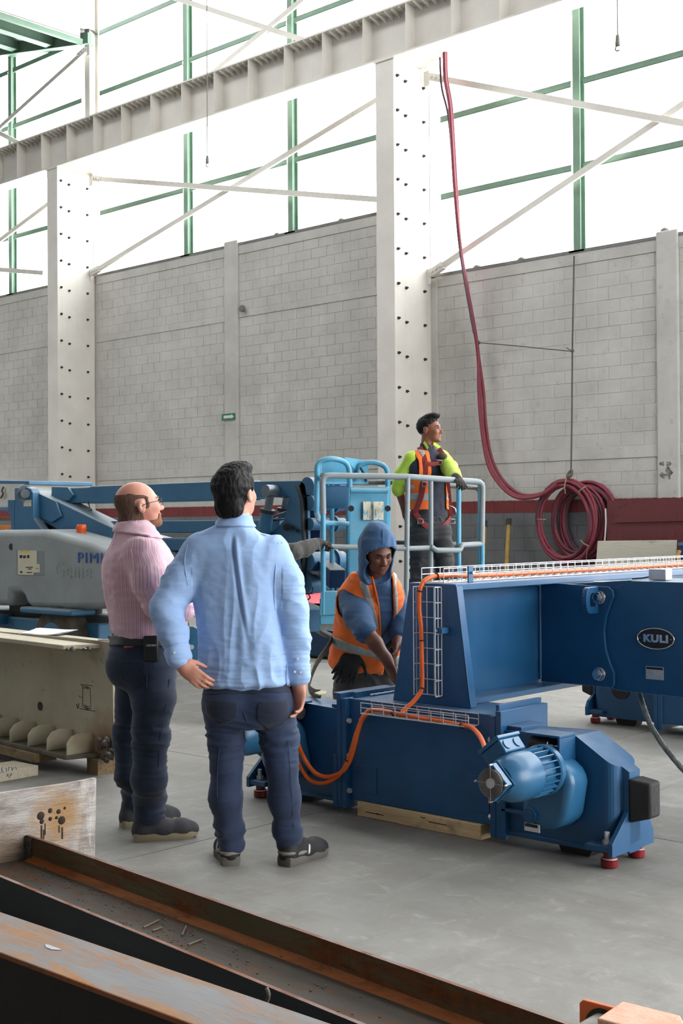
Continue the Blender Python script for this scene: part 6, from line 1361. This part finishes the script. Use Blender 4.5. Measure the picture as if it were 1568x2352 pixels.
    a0, a1 = np.array(RS), np.array(RE); da = (a1-a0)/np.linalg.norm(a1-a0); e1 = np.cross(da, np.array(UP)); e1 /= np.linalg.norm(e1); e2 = np.cross(da, e1); pa = v-a0; tt = pa@da; rad = np.linalg.norm(pa-tt[:, None]*da, axis=1); on = (rad < .098) & (tt > .015) & (U > .165); st2 = np.arctan2(pa@e2, pa@e1)*.085
    b0, b1 = np.array(RE), np.array(D(440, 1392, -.09)); db = (b1-b0)/np.linalg.norm(b1-b0); g1 = np.cross(db, np.array(UP)); g1 /= np.linalg.norm(g1); g2 = np.cross(db, g1); pb_ = v-b0; tb_ = pb_@db; rb_ = np.linalg.norm(pb_-tb_[:, None]*db, axis=1); on2 = (rb_ < .085) & (tb_ > .02); st3 = np.arctan2(pb_@g2, pb_@g1)*.065
    st = np.where(on2, st3, np.where(on, st2, st)); at_ = o.data.attributes.new('st', 'FLOAT', 'POINT'); at_.data.foreach_set('value', (st+10).astype(np.float32)); sn = snapper(v, q)
    seam('shoulder_seam', sn, [(282, 1236), (300, 1262), (306, 1310), (312, 1350)], 'shirt_plain', o, .002, .001); seam('yoke_seam', sn, [(258, 1252), (290, 1242), (330, 1250)], 'shirt_plain', o, .0018, .001)
    Y_, X_ = sn.Y, sn.X; cb = peel('collar', v, q, (Y_ < 1229+(X_-305)*.15) & (Y_ > 1190) & (np.abs(X_-314) < 60), .006, 'shirt_plain', o, .004)
    shoe(t, h1, t1, upper='shoe_grey', sole='sole_tan', w=.050); shoe(t, h2, h2+(t2-h2).normalized()*.30, upper='shoe_grey', sole='sole_tan', w=.050)
    return t
cloth('shirt_plain', (214, 176, 188), (222, 186, 196))

man_blue(); man_bald()
cloth('lime', (174, 206, 62), (190, 220, 84)); cloth('navy', (28, 30, 46), (38, 40, 58)); cloth('hivis_orange', (240, 104, 34), (250, 122, 48), 4); cloth('hoodie_blue', (44, 76, 112), (58, 92, 130), 4); cloth('trouser_grey', (50, 50, 50), (68, 67, 66), 5); cloth('trouser_black', (40, 41, 44), (58, 58, 60), 5); cloth('harness_red', (112, 34, 34), (132, 44, 42), 20); cloth('sleeve_charcoal', (54, 54, 52), (72, 71, 68), 8)
mat('tape_silver', (168, 170, 166), .5, .15, (140, 140, 134), 24, .6); mat('glove_dark', (52, 48, 42), .85, 0, (36, 34, 30), 18, .7); mat('glove_black', (24, 24, 25), .85, 0, (38, 37, 36), 18, .7); mat('buckle', (190, 190, 188), .3, .9)
# ---------------------------------------------------------------- worker standing in the basket
def man_basket():
    Z0 = 11.05; D = lambda px, py, dz=0.: dep(px, py, Z0+dz); ax = axes(150); r, f, u = ax
    fl = D(985, 1415); fl.z = FZ
    t = thing('person', fl, 'worker in lime shirt, orange vest and red harness standing in the lift basket', 'person', 'people in the hall')
    s = Solid(); hx = axes(118, 4); w_ = head(s, D(987, 988), hx, 1.0, 1.0)
    s.limb([D(983, 1005), D(980, 1042)], [.056, .062], .02); s.loft([(D(985, 1195), r, .13, .09, .09), (D(982, 1100), r, .15, .09, .09), (D(980, 1055), r, .14, .07, .07)], .03)
    RS, RE, RW = D(940, 1058, -.05), D(914, 1120, .05), D(930, 1172, .10); LS, LE, LW = D(1020, 1056, .08), D(1042, 1088, -.22), D(1048, 1098, -.42)
    s.limb([RS, RE, RW], [.045, .040, .030], .02); s.limb([LS, LE, LW], [.045, .038, .03], .02)
    HL, HR = D(1010, 1205), D(965, 1205); KL, KR = D(1020, 1292), D(963, 1300); AL, AR = D(1013, 1395), D(952, 1395)
    s.limb([HL, KL, AL], [.06, .045, .035], .02); s.limb([HR, KR, AR], [.06, .045, .035], .02)
    hand(s, RW, D(938, 1196, .12)-RW, FH, 1, .4)
    for A in (AL, AR): s.cone(A, Vector((A.x, A.y, FZ+.05))+f*.1, .035, .025, .02)
    v, q = s.mesh(.0062, 2); body = put('body', v, q, 'skin_brown', t); face(w_, body, hx, 'hair_black')
    s = Solid(); M = np.array([[*hx[0]], [*hx[1]], [*hx[2]]]).T; e = lambda p, rad, k=.012, op='u': s.ell(w_(*p), rad, M, k, op)
    e((0, -.022, .040), (.081, .098, .088)); e((0, .035, .118), (.055, .065, .028), .03); e((0, .13, -.03), (.11, .095, .085), .01, 's'); e((0, -.03, -.12), (.12, .12, .085), .01, 's')
    for k in (-1, 1): e((k*.09, .01, -.02), (.03, .035, .045), .01, 's')
    v, q = s.mesh(.0055, 1); put('hair', wrinkle(v, q, [(.003, (80, 80, 40), 5, True, None)]), q, 'hair_black', t)
    # trousers
    s = Solid(); s.loft([(D(987, 1235), r, .15, .11, .12), (D(987, 1205), r, .175, .115, .125), (D(987, 1180), r, .165, .11, .11), (D(987, 1165), r, .16, .10, .10)], .03)
    s.limb([D(1010, 1222), D(1015, 1260), KL, D(1017, 1345), AL+V(0, 0, -.02)], [.098, .088, .076, .072, .072], .03); s.limb([D(966, 1222), D(964, 1260), KR, D(958, 1345), AR+V(0, 0, -.02)], [.098, .088, .078, .074, .074], .03)
    v, q = s.mesh(.0075, 2); v = wrinkle(v, q, [(.008, (8, 8, 22), 51, True, None)]); o = put('trousers', v, q, 'trouser_black', t)
    # shirt: navy trunk and lime sleeves
    s = Solid(); S = [(D(985, 1200), r, .165, .115, .115), (D(985, 1160), r, .158, .115, .11), (D(983, 1110), r, .172, .118, .11), (D(981, 1070), r, .185, .11, .11), (D(980, 1048), r, .14, .085, .09), (D(980, 1034), r, .075, .07, .07)]
    s.loft(S, .03, e=2.4); s.limb([D(980, 1036), D(981, 1026)], [.07, .064], .02); s.cone(D(980, 1040), D(984, 1010), .056, .058, .006, 's')
    v, q = s.mesh(.007, 2); sv, sq = wrinkle(v, q, [(.004, (14, 14, 8), 61, True, None)]), q; o = put('shirt', sv, sq, 'navy', t); sn = snapper(sv, sq)
    s = Solid(); s.limb([D(948, 1056, -.04), D(926, 1090, .0), D(914, 1124, .05)], [.078, .070, .060], .03); v, q = s.mesh(.007, 2); put('sleeve', wrinkle(v, q, [(.004, (12, 12, 16), 62, True, None)]), q, 'lime', o)
    s = Solid(); s.limb([D(1014, 1054, .06), D(1032, 1075, -.10), D(1042, 1090, -.24)], [.076, .066, .056], .03); s.limb([D(1042, 1090, -.24), D(1047, 1096, -.36)], [.056, .05], .03); v, q = s.mesh(.007, 2); put('sleeve', wrinkle(v, q, [(.004, (12, 12, 16), 63, True, None)]), q, 'lime', o)
    # glove gripping the rail
    s = Solid(); hand(s, LW, D(1056, 1106, -.50)-LW, -UP, 1, .75, .05, 1.05, .9); s.cone(D(1044, 1094, -.34), LW, .038, .036, .02); v, q = s.mesh(.005, 2); put('glove', v, q, 'glove_dark', t)
    # open vest cut from the trunk
    X, Y = sn.X, sn.Y; c0 = np.array(D(983, 1110)); U = (sv-c0)@np.array(r); W = (sv-c0)@np.array(f); fr = W > 0
    vest = (Y < 1172) & (Y > 1036) & ~(fr & (np.abs(U+.02) < .085-.02*np.clip((1172-Y)/130, 0, 1))) & ~((np.abs(U) > .150) & (Y < 1095))
    ve = peel('vest', sv, sq, vest, .012, 'hivis_orange', t, .004)
    peel('vest_tape', sv, sq, vest & (np.abs(Y-1141) < 9), .0165, 'tape_silver', ve, .002); peel('vest_tape', sv, sq, vest & (np.abs(Y-1118) < 6) & (X < 955), .0165, 'tape_silver', ve, .002)
    peel('vest_tape', sv, sq, vest & fr & (Y < 1100) & (np.abs(np.abs(U+.02)-.118) < .018), .0165, 'tape_silver', ve, .002)
    # collar tips and harness
    for pp in ([(972, 1020), (980, 1036)], [(1002, 1016), (1012, 1030)]): a, b = sn(*pp[0], .02), sn(*pp[1], .025); MB().prism([a, b, b+RH*.012+UP*.025, a+RH*.012+UP*.02], -FH*.006).build('collar', 'lime', o)
    def strap(pp, w_=.022, off=.022): return ribbon('harness_strap', [sn(x, y, off) for x, y in pp], w_, 'harness_red', t, -FH, .14)
    h_ = strap([(966, 1030), (972, 1055), (975, 1085), (972, 1110), (966, 1140), (958, 1168), (952, 1190)], .026); strap([(1008, 1030), (1018, 1055), (1021, 1085), (1024, 1120), (1028, 1160), (1030, 1190)], .022); strap([(974, 1066), (990, 1067), (1006, 1065), (1020, 1060)], .020, .03)
    strap([(956, 1178), (968, 1196), (985, 1206), (1000, 1208), (1018, 1202), (1030, 1190)], .024, .03)
    for (x, y) in ((1003, 1064), (974, 1112), (966, 1198), (1028, 1196)):
        p = sn(x, y, .045); MB().tube([p+RH*.022+UP*.016, p-RH*.022+UP*.02, p-RH*.02-UP*.022, p+RH*.024-UP*.018], .006, 6, True).build('buckle', 'buckle', h_, smooth=60)
    p = sn(1010, 1052, .04); MB().ball(p, (.05, .03, .03), 10, 8).build('lanyard_bundle', 'rope_grey', h_, smooth=60)
    MB().tube(spline([dep(1030, 1162, Z0-.1), dep(1044, 1168, Z0-.12), dep(1047, 1182, Z0-.12), dep(1036, 1189, Z0-.1)], 6), .008, 6).build('snap_hook', 'buckle', h_, smooth=60)
    for A in (AL, AR): h0 = Vector((A.x, A.y, FZ))-f*.06; shoe(t, h0, h0+f*.28, upper='shoe_black', sole='sole_grey')
    return t
# ---------------------------------------------------------------- hooded worker bending over the trolley
def man_hood():
    Z0 = 7.75; D = lambda px, py, dz=0.: dep(px, py, Z0+dz); ax = axes(160); r, f, u = ax
    gp = D(840, 1700, .25); gp.z = 0
    t = thing('person', gp, 'worker in blue hood and orange vest bending over the blue carriage', 'person', 'people in the hall')
    s = Solid(); hx = axes(156, -24, -4); HC = D(867, 1268, -.22); w_ = head(s, HC, hx, 1.0, 1.25, False, 1.1)
    s.limb([D(862, 1290, -.18), D(856, 1345, -.02)], [.058, .066], .02); s.loft([(D(832, 1510, .25), r, .13, .09, .09), (D(845, 1400, .08), r, .15, .09, .09), (D(854, 1345), r, .14, .07, .07)], .03)
    RS, RE, RW = D(806, 1376, -.05), D(838, 1448, -.28), D(890, 1518, -.40); LS, LE, LW = D(902, 1362, .10), D(922, 1440, .05), D(912, 1478, -.10)
    s.limb([RS, RE, D(862, 1478, -.34), RW], [.05, .045, .043, .031], .02); s.limb([LS, LE, LW], [.045, .038, .03], .02)
    hand(s, RW, D(905, 1556, -.42)-RW, RH*.7+FH*.4, -1, .55, .03, 1.08, .6); hand(s, LW, D(908, 1500, -.15)-LW, -RH, 1, .5)
    HR, HL = D(808, 1535, .28), D(872, 1535, .30); KR, KL = D(806, 1640, .2), D(880, 1640, .25); AR, AL = Vector((*D(806, 1640, .28).xy, .1)), Vector((*D(884, 1640, .3).xy, .1))
    s.limb([HR, KR, AR], [.06, .045, .035], .02); s.limb([HL, KL, AL], [.06, .045, .035], .02)
    for A in (AL, AR): s.cone(A, Vector((A.x, A.y, .05))+f*.1, .035, .025, .02)
    v, q = s.mesh(.0056, 2); body = put('body', v, q, 'skin_dark', t); face(w_, body, hx, 'hair_black')
    M = np.array([[*hx[0]], [*hx[1]], [*hx[2]]]).T; L = (v-w_(0, 0, 0))@M
    # trousers
    s = Solid(); s.loft([(D(840, 1570, .28), r, .16, .12, .13), (D(838, 1530, .28), r, .185, .12, .13), (D(836, 1495, .25), r, .17, .11, .11)], .03)
    s.limb([HR, D(806, 1590, .24), KR, AR], [.108, .10, .088, .08], .03); s.limb([HL, D(876, 1590, .27), KL, AL], [.105, .095, .084, .078], .03); v, q = s.mesh(.0075, 2); o = put('trousers', wrinkle(v, q, [(.009, (9, 9, 20), 71, True, None)]), q, 'trouser_grey', t); sn = snapper(v, q)
    # hooded sweatshirt
    s = Solid(); S = [(D(836, 1512, .25), r, .175, .125, .125), (D(838, 1470, .20), r, .172, .125, .12), (D(844, 1420, .10), r, .178, .125, .12), (D(851, 1376, .02), r, .190, .12, .12), (D(856, 1345, -.04), r, .150, .09, .10), (D(860, 1322, -.10), r, .09, .08, .08)]
    s.loft(S, .03, e=2.4); v, q = s.mesh(.0066, 2); tv, tq = wrinkle(v, q, [(.006, (15, 15, 6), 81, True, None), (.004, (10, 10, 22), 82, True, None)]), q; o = put('sweatshirt', tv, tq, 'hoodie_blue', t); sn = snapper(tv, tq)
    s = Solid(); s.limb([D(812, 1376, -.03), D(822, 1415, -.16), D(838, 1450, -.28)], [.092, .080, .066], .03); v, q = s.mesh(.0062, 2); so = snapper(v, q); put('sleeve', wrinkle(v, q, [(.0075, (10, 10, 30), 83, True, np.clip((so.Y-1390)/50, .2, 1.2))]), q, 'hoodie_blue', o)
    s = Solid(); s.limb([D(898, 1362, .08), D(920, 1430, .05), D(918, 1460, -.02)], [.082, .066, .056], .03); v, q = s.mesh(.007, 2); put('sleeve', wrinkle(v, q, [(.004, (12, 12, 20), 84, True, None)]), q, 'hoodie_blue', o)
    # hood
    s = Solid(); e = lambda p, rad, k=.02, op='u': s.ell(w_(*p), rad, M, k, op)
    e((0, -.015, .035), (.108, .125, .118)); e((0, -.03, .125), (.05, .075, .045), .05); e((0, -.01, -.08), (.098, .095, .09), .05); e((0, .0, -.15), (.10, .085, .05), .04)
    e((0, .008, .012), (.094, .115, .100), .006, 's'); e((0, .06, -.10), (.088, .09, .10), .01, 's'); e((0, .125, -.03), (.084, .11, .092), .006, 's'); e((0, .16, -.12), (.1, .12, .08), .01, 's')
    v, q = s.mesh(.0055, 2); v = wrinkle(v, q, [(.004, (14, 14, 10), 91, True, None), (.0025, (30, 30, 20), 92, False, None)]); ho = put('hood', v, q, 'hoodie_blue', t); hs = snapper(v, q)
    seam('hood_seam', hs, [(872, 1197), (878, 1215), (879, 1235), (878, 1252)], 'hoodie_blue', ho, .003, .001)
    # vest
    X, Y = sn.X, sn.Y; c0 = np.array(D(848, 1420, .05)); U = (tv-c0)@np.array(r); W = (tv-c0)@np.array(f); fr = sn.front
    inner = inpoly(X, Y, [(846, 1300), (858, 1340), (866, 1380), (872, 1420), (874, 1470), (872, 1560), (890, 1560), (896, 1470), (900, 1400), (896, 1330), (890, 1300)])
    hole = (np.linalg.norm(tv-np.array(D(806, 1388, -.06)), axis=1) < .088) | (np.linalg.norm(tv-np.array(D(906, 1385, .10)), axis=1) < .085)
    vest = (Y < 1535) & (Y > 1318) & ~(inner & fr) & ~hole; v2 = tv+vnormals(tv, tq)*(np.clip((Y-1420)/100, 0, 1)*.03)[:, None]
    ve = peel('vest', v2, tq, vest, .014, 'hivis_orange', t, .004)
    peel('vest_tape', v2, tq, vest & fr & (np.abs(Y-1474-(X-790)*.36) < 10), .0185, 'tape_silver', ve, .002); peel('vest_tape', v2, tq, vest & fr & (Y < 1440) & (np.abs(X-(834+np.clip((Y-1330)/90, 0, 1)*24)) < 8) & (Y > 1335), .0185, 'tape_silver', ve, .002)
    peel('vest_tape', v2, tq, vest & fr & (Y < 1470) & (np.abs(X-(902+(Y-1340)*.06)) < 4), .0185, 'tape_silver', ve, .002)
    edge = [sn(x, y, .022) for x, y in ((850, 1318), (858, 1345), (866, 1385), (871, 1430), (872, 1480), (870, 1510))]; MB().tube(spline(edge, 5), .006, 6).build('vest_piping', 'hivis_orange', ve, smooth=60)
    # work gloves hanging from the back pocket
    gl = thing('x', gp, None, None); bpy.data.objects.remove(gl)
    s = Solid(); p0 = D(806, 1500, .08); hand(s, p0, D(780, 1545, .02)-p0, FH, 1, .25, .10, 1.15, .2); hand(s, D(818, 1502, .06), D(800, 1560, .0)-D(818, 1502, .06), FH, 1, .3, .09, 1.15, .2); v, q = s.mesh(.005, 2); put('pocket_gloves', v, q, 'glove_black', t)
    MB().tube([D(884, 1490, .02), D(900, 1478, -.02), D(918, 1470, -.06)], .016, 8).build('hand_tool', 'fan_black', t, smooth=60)
    for A in (AL, AR): h0 = Vector((A.x, A.y, 0))-f*.06; shoe(t, h0, h0+f*.28, upper='shoe_black', sole='sole_grey')
    return t
# ---------------------------------------------------------------- worker mostly hidden behind the man in blue, one arm reaching for the basket
def man_hidden():
    Z0 = 9.9; D = lambda px, py, dz=0.: dep(px, py, Z0+dz); ax = axes(75); r, f, u = ax
    gp = D(556, 1600); gp.z = 0
    t = thing('person', gp, 'hidden worker reaching a gloved hand in dark sleeve to the basket', 'person', 'people in the hall')
    s = Solid(); hx = axes(75, -10); w_ = head(s, D(547, 1176), hx, .98); s.limb([D(545, 1200), D(550, 1240)], [.056, .06], .02)
    s.loft([(D(566, 1420), r, .14, .09, .09), (D(560, 1300), r, .16, .10, .10), (D(556, 1248), r, .14, .07, .07)], .03); RS, RE, RW = D(596, 1262, -.05), D(672, 1268, -.02), D(730, 1246, .12)
    s.limb([RS, RE, RW], [.045, .04, .03], .02); s.limb([D(556, 1258, .2), D(560, 1340, .2), D(590, 1390, .1)], [.045, .04, .03], .02); hand(s, D(590, 1390, .1), -UP, RH, 1, .3)
    H1, H2 = D(556, 1430, -.1), D(560, 1430, .1); A1, A2 = Vector((*D(540, 1600, -.15).xy, .09)), Vector((*D(590, 1600, .15).xy, .09)); s.limb([H1, (H1+A1)/2, A1], [.06, .045, .035], .02); s.limb([H2, (H2+A2)/2, A2], [.06, .045, .035], .02)
    for A in (A1, A2): s.cone(A, Vector((A.x, A.y, .05))+f*.1, .035, .025, .02)
    v, q = s.mesh(.008, 2); put('body', v, q, 'skin_brown', t)
    s = Solid(); s.loft([(D(566, 1425), r, .17, .12, .12), (D(560, 1300), r, .19, .12, .12), (D(556, 1250), r, .15, .09, .09), (D(552, 1225), r, .075, .075, .075)], .03)
    s.limb([RS, D(640, 1272, -.04), RE], [.08, .07, .062], .03); s.limb([RE, D(700, 1260, .05), D(722, 1250, .10)], [.062, .058, .048], .03); s.limb([D(556, 1258, .2), D(560, 1340, .2), D(588, 1386, .1)], [.075, .065, .05], .03); v, q = s.mesh(.008, 2); put('jacket', wrinkle(v, q, [(.005, (24, 24, 12), 95, True, None)]), q, 'sleeve_charcoal', t)
    s = Solid(); hand(s, RW, D(760, 1246, .28)-RW, -UP, -1, .7, .05, 1.1, .8); s.cone(D(722, 1250, .10), RW, .042, .034, .02); v, q = s.mesh(.005, 2); put('glove', v, q, 'glove_dark', t)
    s = Solid(); s.limb([H1, (H1+A1)/2, A1], [.11, .085, .07], .03); s.limb([H2, (H2+A2)/2, A2], [.11, .085, .07], .03); v, q = s.mesh(.009, 2); put('trousers', v, q, 'trouser_grey', t)
    for A in (A1, A2): h0 = Vector((A.x, A.y, 0))-f*.06; shoe(t, h0, h0+f*.28, upper='shoe_black', sole='sole_grey')
    s = Solid(); M = np.array([[*hx[0]], [*hx[1]], [*hx[2]]]).T; s.ell(w_(0, -.02, .045), (.084, .10, .085), M, .01); s.ell(w_(0, .12, -.04), (.1, .09, .1), M, .01, 's'); v, q = s.mesh(.007, 1); put('hair', v, q, 'hair_black', t)
    return t
man_basket(); man_hood(); man_hidden()
